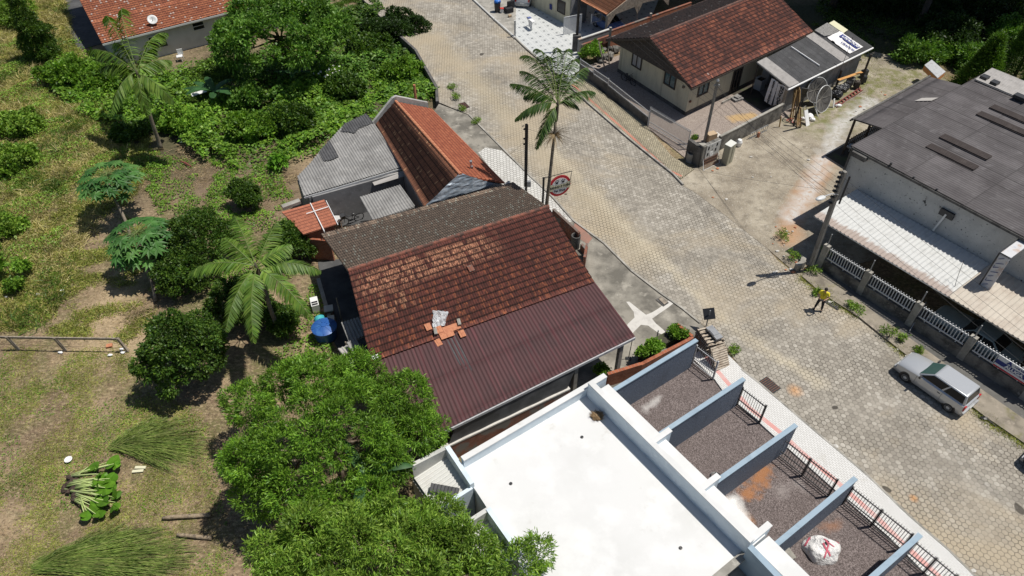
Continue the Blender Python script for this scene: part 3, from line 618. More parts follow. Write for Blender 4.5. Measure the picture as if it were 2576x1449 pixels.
# ---------------------------------------------------------------- ground, road, paths
xs = np.concatenate([[-600, -250, -110], np.arange(-75, 76, .75), [110, 250, 600]]); ys = np.concatenate([[-60, -10], np.arange(4, 112, .75), [140, 260, 700]])
X, Y = np.meshgrid(xs, ys, indexing='ij')
Z = -1.3 * np.exp(-(((X - LOT.x) / 9.5) ** 2 + ((Y - LOT.y) / 13.0) ** 2)) - .03
n1, n2 = X.shape; idx = np.arange(n1 * n2).reshape(n1, n2)
F = np.stack([idx[:-1, :-1], idx[1:, :-1], idx[1:, 1:], idx[:-1, 1:]], -1).reshape(-1, 4)
# the road and its kerb stand above the lowered lot, so nothing of the ground reaches above them
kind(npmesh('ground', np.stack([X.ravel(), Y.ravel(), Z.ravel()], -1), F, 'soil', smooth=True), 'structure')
def flat(name, pts, mat, z=0.0, thick=.1):
    mb = MB(); mb.prism([(p[0], p[1]) for p in pts], z - thick, z); return kind(mb.build(name, mat), 'structure')
def FP(*pts): return [A(*p) for p in pts]
flat('road', RL + RR[::-1], 'pavers_road', 0.0, .6)
flat('yard', FP((1700, 445), (1717, 467), (1751, 486), (1851, 563), (1931, 626), (2017, 700), (2250, 640), (2300, 420), (2500, 230), (2400, 215), (2330, 165), (2200, 130), (2000, 200), (1880, 330), (1750, 420)), 'yard_dirt', .012, .1)
flat('driveway', FP((1104, 262), (1182, 292), (1262, 372), (1340, 450), (1392, 498), (1445, 558), (1522, 615), (1592, 685), (1665, 741), (1718, 778), (1763, 815), (1800, 850), (1760, 890), (1560, 1010), (1380, 1120), (1200, 1000), (1250, 560), (1080, 300)), 'apron', .03, .2)
flat('pavement', FP((1203, 385), (1222, 372), (1262, 380), (1330, 442), (1385, 497), (1440, 558), (1410, 566), (1330, 530), (1268, 470)), 'pavers_light', .045, .1)
kb = MB()
for p, q in zip(RL[8:17], RL[9:18]): kb.bar(p + Vector((-.06, -.04, .03)), q + Vector((-.06, -.04, .03)), .12, .14)
kind(kb.build('kerb', 'concrete'), 'structure')
flat('red_paved_patch', FP((1447, 556), (1490, 600), (1478, 616), (1440, 588)), 'red_floor', .036, .05)
flat('cement_patch', FP((1575, 760), (1583, 760), (1612, 783), (1625, 793), (1640, 787), (1655, 778), (1668, 768), (1682, 757), (1694, 764), (1680, 775), (1655, 792), (1640, 803), (1650, 815), (1668, 830), (1680, 843), (1672, 845), (1655, 838), (1630, 820), (1612, 818), (1594, 836), (1580, 856), (1566, 838), (1580, 815), (1596, 800), (1594, 786)), 'cement_fresh', .036, .05)
flat('pavement', FP((1432, 218), (1462, 245), (1592, 358), (1692, 438), (1712, 452), (1745, 428), (1690, 396), (1610, 300), (1530, 250), (1470, 190)), 'pavers_yellow', .1, .25)
kb = MB()
for p, q in zip(RR[4:10], RR[5:11]): kb.bar(p + Vector((.03, .03, .045)), q + Vector((.03, .03, .045)), .13, .17)
kind(kb.build('kerb', 'concrete'), 'structure')
flat('patio_floor', FP((1296, 98), (1330, 130), (1400, 192), (1436, 222), (1475, 190), (1450, 150), (1540, 95), (1640, 40), (1680, -60), (1500, -60), (1310, -60), (1290, 40)), 'patio_tile', .06, .2)
flat('pavement', FP((1189, 0), (1242, 52), (1294, 99), (1297, 60), (1300, -40), (1230, -60), (1150, -60)), 'concrete', .1, .25)
kb = MB()
for p, q in zip(RR[1:4], RR[2:5]): kb.bar(p + Vector((.03, .03, .05)), q + Vector((.03, .03, .05)), .16, .2)
kind(kb.build('kerb', 'wall_white_stained'), 'structure')
flat('gravel_yard', FP((1450, 175), (1500, 214), (1530, 238), (1625, 318), (1730, 403), (1760, 398), (1985, 290), (2080, 200), (1800, 60)), 'gravel_tan', .028, .1)
flat('gravel_yard', FP((1500, 1010), (1720, 915), (1740, 903), (1797, 957), (1815, 985), (1911, 1070), (1950, 1105), (2110, 1245), (2235, 1355), (2300, 1420), (2400, 1520), (2200, 1700), (1950, 1500), (1500, 1080)), 'gravel_pink', .02, .1)
flat('pavement', FP((1735, 898), (1797, 957), (1816, 984), (1912, 1068), (1949, 1102), (2108, 1243), (2234, 1353), (2299, 1418), (2440, 1560), (2640, 1640), (2449, 1449), (2382, 1383), (2282, 1296), (2182, 1199), (2069, 1103), (1982, 1029), (1909, 966), (1866, 931), (1833, 897), (1790, 870)), 'pavers_white', .1, .2)
kb = MB()
for p, q in zip(RL[19:27], RL[20:28]): kb.bar(p + Vector((-.03, -.03, .045)), q + Vector((-.03, -.03, .045)), .1, .14)
kind(kb.build('kerb', 'concrete'), 'structure')
flat('pavement', FP((2017, 698), (2067, 741), (2161, 801), (2264, 884), (2360, 960), (2477, 1051), (2576, 1118), (2900, 1338), (2930, 1310), (2600, 1075), (2400, 935), (2200, 790), (2060, 680), (2035, 672)), 'walk_old', .1, .25)
flat('driveway', FP((2052, 672), (2060, 682), (2200, 792), (2400, 937), (2600, 1077), (2930, 1312), (3000, 1200), (2500, 880), (2360, 800), (2150, 660), (2080, 625)), 'asphalt_side', .03, .1)
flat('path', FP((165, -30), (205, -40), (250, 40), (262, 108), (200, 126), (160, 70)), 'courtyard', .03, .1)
# ================================================================ buildings
def vwall(mb, a, b, z0, z1, th=.15, z1b=None):
    a, b = Vector((a[0], a[1], 0)), Vector((b[0], b[1], 0)); d = (b - a).normalized(); n = Vector((-d.y, d.x, 0)) * th / 2
    zt = z1 if z1b is None else None
    p = [a + n, b + n, b - n, a - n]
    return mb.prism(p, z0, [z1, z1b if z1b is not None else z1, z1b if z1b is not None else z1, z1])
def inset(pts, d):
    c = sum((Vector(p) for p in pts), Vector()) / len(pts); return [c + (Vector(p) - c) * (1 - d / (Vector(p) - c).length) for p in pts]
def window(root, c, right, up, wd, ht, mullions=1, frame='wood_dark', pane='glass_dark', dep=.06, fw=.07, hb=False, name='window'):
    right = Vector(right).normalized(); up = Vector(up).normalized(); n = right.cross(up); c = Vector(c); M = Matrix((right, up, n)).transposed(); mb = MB()
    for s in (-1, 1):
        mb.box(c + right * s * (wd / 2 - fw / 2), (fw, ht, dep), M=M); mb.box(c + up * s * (ht / 2 - fw / 2), (wd - 2 * fw, fw, dep), M=M)
    for i in range(mullions): mb.box(c + right * (-wd / 2 + wd * (i + 1) / (mullions + 1)), (fw * .8, ht - 2 * fw, dep), M=M)
    if hb: mb.box(c, (wd - 2 * fw, fw * .7, dep * .8), M=M)
    f = mb.build(name, frame, root); MB().box(c - n * dep * .2, (wd - fw, ht - fw, .02), M=M).build('pane', pane, f); return f
V3 = Vector

def rayplane(P0, n, px, py):
    o = Vector((0, 0, CAM_H)); d = A(px, py, 0) - o; return o + d * ((Vector(P0) - o).dot(n) / d.dot(n))
# ---------------------------------------------------------------- A: the big house with the tiled and maroon roof
zr, zm, ze = 4.7, 3.25, 2.5
r0, r1 = A(876, 682, zr), A(1379, 521, zr); m0, m1 = A(934, 912, zm), A(1495, 710, zm)
e1 = A(1597, 847, ze); ed = (A(1118, 1083, ze) - e1); e0 = e1 + ed * 1.2
n0, n1 = A(808, 590, 2.9), A(1292, 460, 2.9)
H = thing('house', 'large low house with dark red tiled roof and maroon corrugated lower roof', 'house', (r0 + r1 + m0 + m1) / 4 * 1.0 - V3((0, 0, 4)))
roof_sheet('tiled_roof', r0, r1, m0, m1, 'tile', 'tile_main', H, pitch=.13, amp=.03)
nr_ = roof_sheet('tiled_roof', r1, r0, n1, n0, 'tile', 'tile_north', H, pitch=.13, amp=.03); nr_['label'] = 'brown lichen-spotted rear slope of the tiled roof'
dz = V3((0, 0, -.1)); up_ = (r0 - m0).normalized() * .25
roof_sheet('metal_roof', m0 + dz + up_, m1 + dz + up_, e0, e1, 'corr', 'corr_maroon', H, pitch=.2, seam=2.15)['label'] = 'maroon corrugated roof sheets'
ridge_caps('ridge_cap', r0 + V3((0, 0, .03)), r1 + V3((0, 0, .03)), wmat('ridge_main', (.24, .085, .055), [((.08, .045, .035), 2.5, .42, .6), ((.34, .3, .27), 1.2, .66, .76)]), H)
mb = MB(); mb.bar(e0 + V3((0, 0, -.1)), e1 + V3((0, 0, -.1)), .12, .16); mb.build('gutter', 'metal_silver', H)
# walls under the tiled part
w00, w10, w01, w11 = lerp(n0, r0, .12), lerp(n1, r1, .1), m0, m1
def inn(p, q, d): return p + (q - p).normalized() * d
ww = [inn(n0, n1, .9), inn(n1, n0, .7), inn(r1, r0, .7), inn(m1, m0, .7), inn(m0, m1, .8), inn(r0, r1, .8)]
zt = [2.75, 2.75, zr - .18, zm - .16, zm - .16, zr - .18]
MB().prism([(p.x, p.y) for p in ww], 0, zt).build('wall', 'wall_grey', H)
# carport posts and beam under the maroon roof
pd = (e0 - e1).normalized(); inw = (m1 - e1); inw.z = 0; inw.normalize()
for k, dist in enumerate((.75, 3.55, 6.5, 9.3)):
    p = e1 + pd * dist + inw * .12; MB().box((p.x, p.y, 1.15), (.22, .2, 2.3), rz=math.atan2(pd.y, pd.x)).build('post', 'concrete', H)
a = e1 + pd * .3 + inw * .12; b = e1 + pd * 10.6 + inw * .12
MB().bar(V3((a.x, a.y, 2.28)), V3((b.x, b.y, 2.28)), .14, .16).build('beam', 'concrete', H)
# patched tiles, bricks and film lying on the roof
def onroof(px, py):     # point on the tile plane
    nn = (r1 - r0).cross(m0 - r0).normalized(); o = V3((0, 0, CAM_H)); d = (A(px, py, 0) - o); k = (r0 - o).dot(nn) / d.dot(nn); return o + d * k
NT_ = (r1 - r0).cross(m0 - r0).normalized(); NT_ = NT_ if NT_.z > 0 else -NT_
ux = (r1 - r0).normalized(); vx = (m0 - r0); vx = (vx - ux * vx.dot(ux)).normalized()
c = onroof(1105, 803)
fm = MB(); gxn, gyn = 9, 10; out = [onroof(*p) for p in ((1089, 783), (1128, 787), (1118, 822), (1088, 827))]
for j in range(gyn + 1):
    for i in range(gxn + 1):
        p = lerp(lerp(out[0], out[1], i / gxn), lerp(out[3], out[2], i / gxn), j / gyn); fm.v.append(p + NT_ * (.1 + .05 * rnd.random()) + ux * rnd.uniform(-.03, .03))
for j in range(gyn):
    for i in range(gxn): q = j * (gxn + 1) + i; fm.f.append([q, q + 1, q + gxn + 2, q + gxn + 1])
tag(fm.build('plastic_film', 'film_clear'), 'crumpled clear plastic film laid over tiles of the big red roof', 'plastic sheet')
wmat('tile_new', (.5, .21, .11), [((.4, .15, .08), 8, .45, .65)])
def loose(name, lab, cat, px, py, L, Wd, ang, mat, z=.11, g=None, th=.07):
    p = onroof(px, py); M = Matrix((ux, vx, NT_)).transposed() @ Matrix.Rotation(ang, 3, 'Z'); mb = MB()
    for i in range(3): mb.box(p + NT_ * z + M @ V3(((i - 1) * Wd / 3, 0, .012 * (i % 2))), (Wd / 3 * .96, L, th), M=M)
    return tag(mb.build(name, mat), lab, cat, g)
for px, py, lab in ((1077, 825, 'loose new roof tile left of the plastic film'), (1105, 832, 'loose new roof tile just below the plastic film'), (1162, 842, 'loose orange brick tile right of the dark strip on maroon roof'), (1103, 862, 'loose orange brick tile low on the maroon roof'), (1184, 678, 'single raised tile in the middle of the red roof')):
    loose('roof_tile', lab, 'roof tile', px, py, .38, .3, rnd.uniform(-.1, .1), 'tile_new' if py > 700 else 'brick_old', g='loose tiles on the big roof', z=.1 if py < 850 else .0)
for px, py, lab in ((1154, 815, 'grey concrete block right of the new tiles on red roof'), (1095, 838, 'grey concrete block below the plastic film on red roof')):
    loose('concrete_block', lab, 'block', px, py, .34, .16, .2, 'concrete', z=.17, th=.16, g='blocks on the big roof')
np_ = MB(); 
for i in range(6):
    for j in range(2 if i < 4 else 1):
        p = onroof(1112 + i * 8, 836 - i * 2.8 + j * 12); M = Matrix((ux, vx, NT_)).transposed(); np_.box(p + NT_ * (.1 + .02 * rnd.random()), (.2, .36, .03), M=M)
np_.build('new_tile_row', 'tile_new', H)['label'] = 'row of replaced orange tiles'
# dark replaced strip on the maroon roof, white board
def onmetal(px, py):
    nn = (e1 - e0).cross(m0 - e0).normalized(); o = V3((0, 0, CAM_H)); d = (A(px, py, 0) - o); q = m0 + dz; k = (q - o).dot(nn) / d.dot(nn); return o + d * k + V3((0, 0, .07))
roof_sheet('dark_sheet', onmetal(1116, 850), onmetal(1140, 841), onmetal(1170, 945), onmetal(1190, 934), 'corr', 'corr_black', H, pitch=.2)['label'] = 'narrow dark grey corrugated strip'
b_ = MB(); q = [onmetal(934, 898), onmetal(950, 893), onmetal(956, 907), onmetal(938, 913)]; b_.slab([p + V3((0, 0, .12)) for p in q], .03); tag(b_.build('board', 'styro'), 'white scrap board on the west corner of the maroon roof', 'board')
# shade netting and boundary ledge along the carport
a, b = A(1110, 1128, 1.25), A(1432, 976, 1.25)
BW = thing('boundary_wall', 'rough boundary wall with beige top below the shade netting, beside the maroon roof', 'wall', (a + b) / 2 * 1 - V3((0, 0, 1.25)))
mb = MB(); vwall(mb, a, b, 0, 1.2, .16); mb.build('wall', 'brick_old', BW); mb = MB(); mb.bar(a, b, .2, .1); mb.build('coping', 'cement_fresh', BW)
sa, sb = e1 + pd * 3.6 + V3((0, 0, -.2)), e1 + pd * 10.3 + V3((0, 0, -.2)); mb = MB(); nn_ = 24
for j in range(5):
    for i in range(nn_ + 1):
        p = lerp(sa, sb, i / nn_); q = lerp(b, a, (i / nn_) * .93 + .02); s = lerp(p, q, j / 4); mb.v.append(s + inw * (.012 * math.sin(i * 1.1 + j)) - V3((0, 0, .05 * abs(math.sin(i * .5)) * (j == 0))))
for j in range(4):
    for i in range(nn_): q = j * (nn_ + 1) + i; mb.f.append([q, q + 1, q + nn_ + 2, q + nn_ + 1])
tag(mb.build('shade_netting', 'shade_net', smooth=True), 'dark grey shade netting hung from the gutter of the maroon roof', 'netting')
# brick boundary with planted bed at the road end
c0, c1, c2, c3 = Z7(300, 1035, 1.0), Z7(720, 905, 1.0), Z7(1330, 590, 1.0), Z7(1185, 405, 1.0)
BB = thing('planter_wall', 'orange brick garden bed wall by the blue carport wall', 'wall', V3((c2.x, c2.y, 0)))
mb = MB(); vwall(mb, c0, c1, 0, 1.0, .18); vwall(mb, c1, c2, 0, .95, .18); vwall(mb, c2, Z7(1375, 555, 1.0), 0, .95, .18); vwall(mb, Z7(1375, 555, 1.0), c3, 0, 1.0, .16); mb.build('wall', 'brick_orange', BB)
MB().prism([(p.x, p.y) for p in (Z7(680, 880), Z7(1300, 590), Z7(1180, 470), Z7(1080, 540), Z7(880, 650), Z7(680, 820))], 0, .45).build('soil', 'dark_earth_and_shade', BB)
# low wall in front of the tiled house with an urn-like pipe
mb = MB(); w1, w2, w3, w4 = Q(1, 1, 1600, 140, 1.0), Q(1, 1, 1795, 320, 1.0), Q(1, 1, 1855, 385, 1.0), Q(1, 1, 1835, 500, .9)
vwall(mb, w1, w2, 0, 1.15, .16); vwall(mb, w3, w4, 0, 1.0, .15); vwall(mb, lerp(w2, w3, .35), w3, 0, .5, .15); tag(mb.build('low_wall', 'brick_old'), 'broken low brick wall in front of the big house gable', 'wall')
p = Q(1, 1, 1765, 420, 0); mb = MB(); mb.lathe(p, [(.26, 0), (.28, .7), (.3, 1.0), (.23, 1.0), (.2, .3)], 16); tag(mb.build('concrete_pipe', 'concrete_dark', smooth=False), 'dark concrete pipe standing behind the low wall of the big house', 'pipe')
# west yard: concrete floor, retaining edge, small lean-to roofs
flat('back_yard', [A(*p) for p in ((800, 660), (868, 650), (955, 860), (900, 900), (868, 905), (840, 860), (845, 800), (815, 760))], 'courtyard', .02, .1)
mb = MB(); vwall(mb, A(800, 700, .35), A(838, 830, .35), 0, .35, .22); tag(mb.build('garden_edge', 'concrete'), 'low concrete edging between garden and back yard', 'wall')
L = thing('lean_to', 'small grey corrugated lean-to roof beside the red tiled roof', 'shed', A(900, 860)); 
roof_sheet('roof', A(858, 812, 2.2), A(912, 795, 2.2), A(878, 862, 2.1), A(935, 838, 2.1), 'corr', 'corr_grey', L); roof_sheet('roof', A(872, 862, 2.25), A(895, 852, 2.25), A(898, 915, 2.0), A(925, 903, 2.0), 'corr', 'corr_grey', L)
roof_sheet('roof', A(850, 878, 1.9), A(882, 866, 1.9), A(885, 920, 1.8), A(912, 905, 1.8), 'corr', 'corr_light', L)
for p in (A(862, 815, 0), A(885, 925, 0)): MB().tube([p, p + V3((0, 0, 2.05))], .04).build('post', 'wood_old', L)

# ---------------------------------------------------------------- B: small house with bright orange slope and foil gable
zR = 4.1
ra, rb = ZB(1070, 140, zR), ZB(1665, 815, zR)
ea, eb = ZB(1400, 205, 2.7), ZB(2075, 890, 2.7); la, lb = ZB(890, 345, 2.8), ZB(1335, 1115, 2.8)
hb = ZB(1985, 910, 2.75)
B = thing('house', 'small house with bright orange front slope, dark rear slope and foil covered gable', 'house', V3(((ra.x + rb.x) / 2, (ra.y + rb.y) / 2, 0)))
roof_sheet('tiled_roof', ra, rb, ea, eb, 'step', 'tile_bright', B, pitch=.1, row=.3)['label'] = 'bright orange roof slope'
roof_sheet('tiled_roof', rb, ra, lb, la, 'tile', 'tile_dark', B, pitch=.16, row=.52)['label'] = 'dark brown roof slope with pale tile spots'
ridge_caps('ridge_cap', ra + V3((0, 0, .03)), rb + V3((0, 0, .03)), 'tile_new', B)
mb = MB(); up = V3((0, 0, .12)); gxn = 14
A0, B0, C0 = rb + up, lb + V3((0, 0, .05)), hb + V3((0, 0, .05))
for j in range(gxn + 1):
    for i in range(gxn + 1 - j):
        u_, v_ = i / gxn, j / gxn; p = A0 * (1 - u_ - v_) + B0 * u_ + C0 * v_; edge = min(u_, v_, 1 - u_ - v_); mb.v.append(p + V3((rnd.uniform(-.03, .03), rnd.uniform(-.03, .03), rnd.uniform(0, .05) * (edge > 0) + .03)))
def tri_i(i, j): return sum(gxn + 1 - q for q in range(j)) + i
for j in range(gxn):
    for i in range(gxn - j):
        mb.f.append([tri_i(i, j), tri_i(i + 1, j), tri_i(i, j + 1)])
        if i + j < gxn - 1: mb.f.append([tri_i(i + 1, j), tri_i(i + 1, j + 1), tri_i(i, j + 1)])
mb.build('foil_gable', 'foil', B, smooth=False)['label'] = 'wrinkled silver foil covering the gable'
# far parapet gable
pg = [ZB(862, 335, 3.0), ZB(1040, 112, zR + .25), ZB(1075, 92, zR + .35), ZB(1368, 150, 3.05)]
mb = MB()
dgp = (ra - rb); dgp.z = 0; dgp.normalize()
for p, q in zip(pg[:-1], pg[1:]):
    vs = [p, q, q + dgp * .22, p + dgp * .22]; mb.add([*vs, *[V3((s.x, s.y, 0)) for s in vs]], [(0, 1, 2, 3), (0, 4, 5, 1), (2, 6, 7, 3), (0, 3, 7, 4), (1, 5, 6, 2)])
mb.build('parapet', 'render_grey', B)
# walls
ins = [inn(ra, rb, .1), inn(rb, ra, .6)]
mb = MB(); mb.prism([(p.x, p.y) for p in (inn(ea, eb, .2) * .94 + inn(ra, rb, .2) * .06, eb * .94 + rb * .06, rb, lb * .95 + rb * .05, la * .95 + ra * .05, ra)], 0, [2.6, 2.6, zR - .15, 2.65, 2.65, zR - .15]); mb.build('wall', 'wall_grey', B)
# antenna mast on the orange slope
p = ZB(1768, 815, 3.0); mb = MB(); mb.tube([p, p + V3((0, 0, 1.0))], .03); mb.box(p + V3((.03, 0, .6)), (.18, .1, .14)); mb.box(p + V3((0, 0, .98)), (.14, .2, .14)); tag(mb.build('service_mast', 'metal_grey'), 'short metal service mast standing on the orange roof slope', 'mast')
# grey corrugated extension and its wall
x0, x1, x2, x3 = ZB(225, 1012, 2.45), ZB(1150, 737, 2.6), ZB(865, 320, 2.9), ZB(165, 832, 2.6)
EX = thing('extension', 'grey corrugated roofed extension behind the small orange roofed house', 'building', V3((x1.x - 2, x1.y, 0)))
xu = (x2 - x1) * 1.3; xn = (x1 - x0).cross(x2 - x0).normalized()
def xc(*pts): return [rayplane(x0, xn, 702.8 + a_ * .27338, 217.2 + b_ * .27338) for a_, b_ in pts]
roof_sheet('corrugated_roof', x0 + xu, x1 + xu, x0, x1, 'corr', 'corr_grey', EX, seam=2.1, clip=xc((165, 832), (225, 1012), (1150, 737), (870, 338), (800, 258), (600, 350), (460, 500), (270, 725)))
lf = V3((0, 0, .06))
for dk, lb_ in ((xc((566, 425), (600, 352), (800, 260), (868, 340), (725, 400), (690, 442), (640, 428)), 'darker corrugated sheets at the far edge'), (xc((365, 612), (462, 505), (548, 655), (480, 690), (410, 697)), 'dark patch sheet at the west edge')): roof_sheet('dark_sheet', x0 + xu + lf, x1 + xu + lf, x0 + lf, x1 + lf, 'corr', 'corr_black', EX, clip=dk)['label'] = lb_
mb = MB(); vwall(mb, ZB(300, 1010, 2.4), ZB(1140, 775, 2.4), 0, 2.35, .14); mb.build('wall', 'wall_grey', EX)
mb = MB(); vwall(mb, ZB(170, 850, 2.4), ZB(280, 1010, 2.4), 0, 2.3, .14); mb.build('wall', 'wall_grey', EX)
mb = MB(); mb.bar(x0 + V3((0, 0, -.12)), x1 + V3((0, 0, -.12)), .1, .12); mb.build('gutter', 'metal_silver', EX)
wd_ = (x1 - x0); wd_.z = 0; wd_.normalize(); wn = V3((wd_.y, -wd_.x, 0))
window(EX, ZB(792, 905, 1.45) + wn * .12, wd_, (0, 0, 1), .7, .8, 0, 'wall_white_house', 'glass_dark')
q = [ZB(835, 850, 2.35), ZB(1185, 765, 2.4), ZB(1192, 815, 2.15), ZB(875, 912, 2.1)]; MB().slab(q, .05).build('canopy', 'corr_light', EX)
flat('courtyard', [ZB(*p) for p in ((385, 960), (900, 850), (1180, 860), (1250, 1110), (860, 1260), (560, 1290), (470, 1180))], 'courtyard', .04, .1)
CR = thing('lean_to', 'small grey corrugated canopy over the dark courtyard between the houses', 'shed', ZB(1000, 1100)); roof_sheet('roof', ZB(740, 1020, 2.2), ZB(1110, 908, 2.3), ZB(862, 1240, 2.1), ZB(1250, 1105, 2.2), 'corr', 'corr_grey', CR)
for p in (ZB(760, 1060), ZB(870, 1235)): MB().tube([p, p + V3((0, 0, 2.05))], .045).build('post', 'metal_grey', CR)
# brick outhouse
o0, o1, o2, o3 = ZB(20, 1155, 2.2), ZB(412, 1042, 2.25), ZB(532, 1262, 2.15), ZB(222, 1362, 2.1)
OH = thing('outhouse', 'small brick outhouse with flat orange tiled roof left of courtyard', 'shed', V3(((o0.x + o2.x) / 2, (o0.y + o2.y) / 2, 0)))
roof_sheet('roof', o0, o1, o3, o2, 'step', 'tile_flat', OH, row=.28, pitch=.12)
wi = inset([o0, o1, o2, o3], .25); MB().prism([(p.x, p.y) for p in wi], 0, 2.05).build('wall', 'brick_orange', OH)
mb = MB(); vwall(mb, wi[3], ZB(470, 1430, 1.5), 0, 1.6, .15); mb.build('side_wall', 'brick_orange', OH)
mb = MB(); mb.bar(ZB(28, 1115, 2.3), ZB(190, 1055, 2.35), .35, .2); mb.build('ledge', 'concrete', OH)
mb = MB(); mb.tube([ZB(285, 1075, 2.3), ZB(412, 1330, 2.25)], .035); mb.tube([ZB(248, 1172, 2.34), ZB(450, 1108, 2.34)], .03); mb.tube([ZB(412, 1330, 2.25), ZB(412, 1330, 2.25) + V3((0, 0, -1.8))], .035); mb.tube([ZB(430, 1052, 2.3), ZB(540, 1275, 2.2)], .025)
tag(mb.build('water_pipe', 'pvc_white'), 'white plastic water pipes crossing on the outhouse roof', 'pipe')

# ---------------------------------------------------------------- C: white flat roofed building with carports
zf = 3.3
K = thing('building', 'white flat roofed row building with pale blue parapets', 'building', A(1550, 1250, 0))
cN, cW, cE, cS = A(1475, 996, zf), A(1168, 1178, zf), A(1868, 1390, zf), A(1480, 1700, zf)
uN = (cE - cN); uN.z = 0; uN.normalize(); uW = (cW - cN); uW.z = 0; uW.normalize()
pW = cN + uW * 12.0; LE = (cE - cN).length
roofpoly = [cN, cW, A(1189, 1222, zf), A(1228, 1282, zf), A(1300, 1390, zf), A(1330, 1560, zf), A(1600, 1640, zf), cE]
MB().prism([(p.x, p.y) for p in roofpoly], 0, zf).build('roof_slab', 'paint_white_roof', K)
# parapet towards the neighbour (north west)
def parapet(mb, a, b, z0, z1, th):
    vwall(mb, a, b, z0, z1, th)
nW = V3((-uW.y, uW.x, 0)); 
if nW.dot(uN) > 0: nW = -nW
nN = V3((-uN.y, uN.x, 0))
if nN.dot(uW) > 0: nN = -nN
a, b = cN + nW * .1 - uW * 1.15, cW + nW * .1
mb = MB(); parapet(mb, a, b, 0, zf + .55, .2); mb.build('parapet', 'paint_bluewhite', K)
mb = MB(); mb.bar(a + V3((0, 0, .57)), b + V3((0, 0, .57)), .26, .05); mb.build('parapet_cap', 'paint_white_roof', K)
# front parapet, taller, towards the road
a, b = cN + nN * .1 + uN * .02, cE + nN * .1 + uN * .1
mb = MB(); parapet(mb, a, b, 0, zf + .95, .2); mb.build('parapet', 'paint_bluewhite', K)
mb = MB(); mb.bar(a + V3((0, 0, .97)), b + V3((0, 0, .97)), .26, .05); mb.build('parapet_cap', 'paint_white_roof', K)
# ledge canopy over the fronts
la_, lb_ = a + nN * .55 + uN * .2, b + nN * .55
mb = MB(); mb.bar(V3((la_.x, la_.y, zf + .18)), V3((lb_.x, lb_.y, zf + .18)), .9, .18); mb.build('canopy_ledge', 'paint_white_roof', K)
for f in (.41, .705, .985):
    p = lerp(a, b, f) + nN * .65; mb = MB(); vwall(mb, p - nN * .5, p + nN * .62, zf - .9, zf + .62, .2); mb.build('fin_wall', 'paint_bluewhite', K); mb = MB(); mb.bar(V3((*(p - nN * .5).xy, zf + .64)), V3((*(p + nN * .64).xy, zf + .64)), .25, .04); mb.build('fin_cap', 'paint_white_roof', K)
mb = MB(); mb.bar(A(1873, 1395, zf + .06), A(1790, 1465, zf + .06), .3, .1); mb.build('roof_edge', 'concrete', K)
# next unit: lower roof and its blue parapet
q0 = A(1880, 1393, 3.1); mb = MB(); mb.prism([(p.x, p.y) for p in (A(1868, 1402, 3), A(1900, 1410, 3), A(2100, 1640, 3), A(1720, 1640, 3), A(1800, 1470, 3))], 0, 2.6); mb.build('lower_roof', 'concrete', K)
mb = MB(); vwall(mb, A(1887, 1372, 4.2), A(2075, 1570, 4.2), 0, 4.15, .24); mb.build('parapet', 'paint_bluecap', K)
mb = MB(); mb.bar(A(1915, 1365, 3.4), A(2110, 1560, 3.4), .8, .18); mb.build('canopy_ledge', 'paint_white_roof', K)
# two recessed rear light wells with fibre cement roofs
for s, (pp, gp) in enumerate((((A(1125, 1124, 3.6), A(1188, 1218, 3.6), A(1108, 1290, 3.0), A(1038, 1190, 3.0)), None), ((A(1228, 1283, 3.5), A(1300, 1385, 3.5), A(1215, 1450, 3.0), A(1120, 1370, 3.0)), None))):
    q = [pp[0], pp[1], pp[2], pp[3]]
    a, b, c, d = [V3(p) for p in q]
    roof_sheet('rear_roof', lerp(a, d, .05) + V3((0, 0, -.55)), lerp(b, c, .05) + V3((0, 0, -.5)), V3((d.x, d.y, 2.7)), V3((c.x, c.y, 2.7)), 'corr', 'corr_white', K, pitch=.177)
    mb = MB(); vwall(mb, a, b, 0, zf + .35, .2); mb.build('rear_parapet', 'paint_bluewhite', K)
    mb = MB(); vwall(mb, a, d, 0, zf + .3, .18); vwall(mb, d, lerp(d, c, .98), 0, 2.55, .15); mb.build('rear_wall', 'wall_white_house', K)
    mb = MB(); vwall(mb, lerp(b, c, .02), c, 0, zf - .2 + .3 * (s == 0), .16); mb.build('rear_wall', 'paint_bluewhite', K)
q = [A(1085, 1215, 3.1), A(1156, 1228, 3.1), A(1150, 1250, 3.0), A(1080, 1235, 3.0)]; roof_sheet('loose_sheet', q[0], q[1], q[3], q[2], 'corr', 'corr_black', K, pitch=.15)['label'] = 'loose weathered sheet'
for (px, py) in ((1285, 1217), (1464, 1100), (1712, 1379)):
    mb = MB(); mb.lathe(A(px, py, zf), [(.07, .0), (.07, .03), (.045, .035), (.03, .032)], 12); mb.build('roof_drain', 'plastic_black', K)
mb = MB(); p = A(1502, 1048, zf); mb.blob(p + V3((0, 0, .05)), (.27, .22, .09), 3, .22, seed=3)
for i in range(160):
    a_ = rnd.uniform(0, 6.28); rr = .25 * rnd.random() ** .5; d_ = V3((math.cos(a_ * 3.3), math.sin(a_ * 3.3), rnd.uniform(-.1, .3))) * .14; c_ = p + V3((rr * math.cos(a_), rr * .85 * math.sin(a_), .11)); mb.bar(c_ - d_, c_ + d_, .008)
tag(mb.build('bird_nest', 'nest'), 'brown twig nest lying on the white flat roof corner', 'nest')
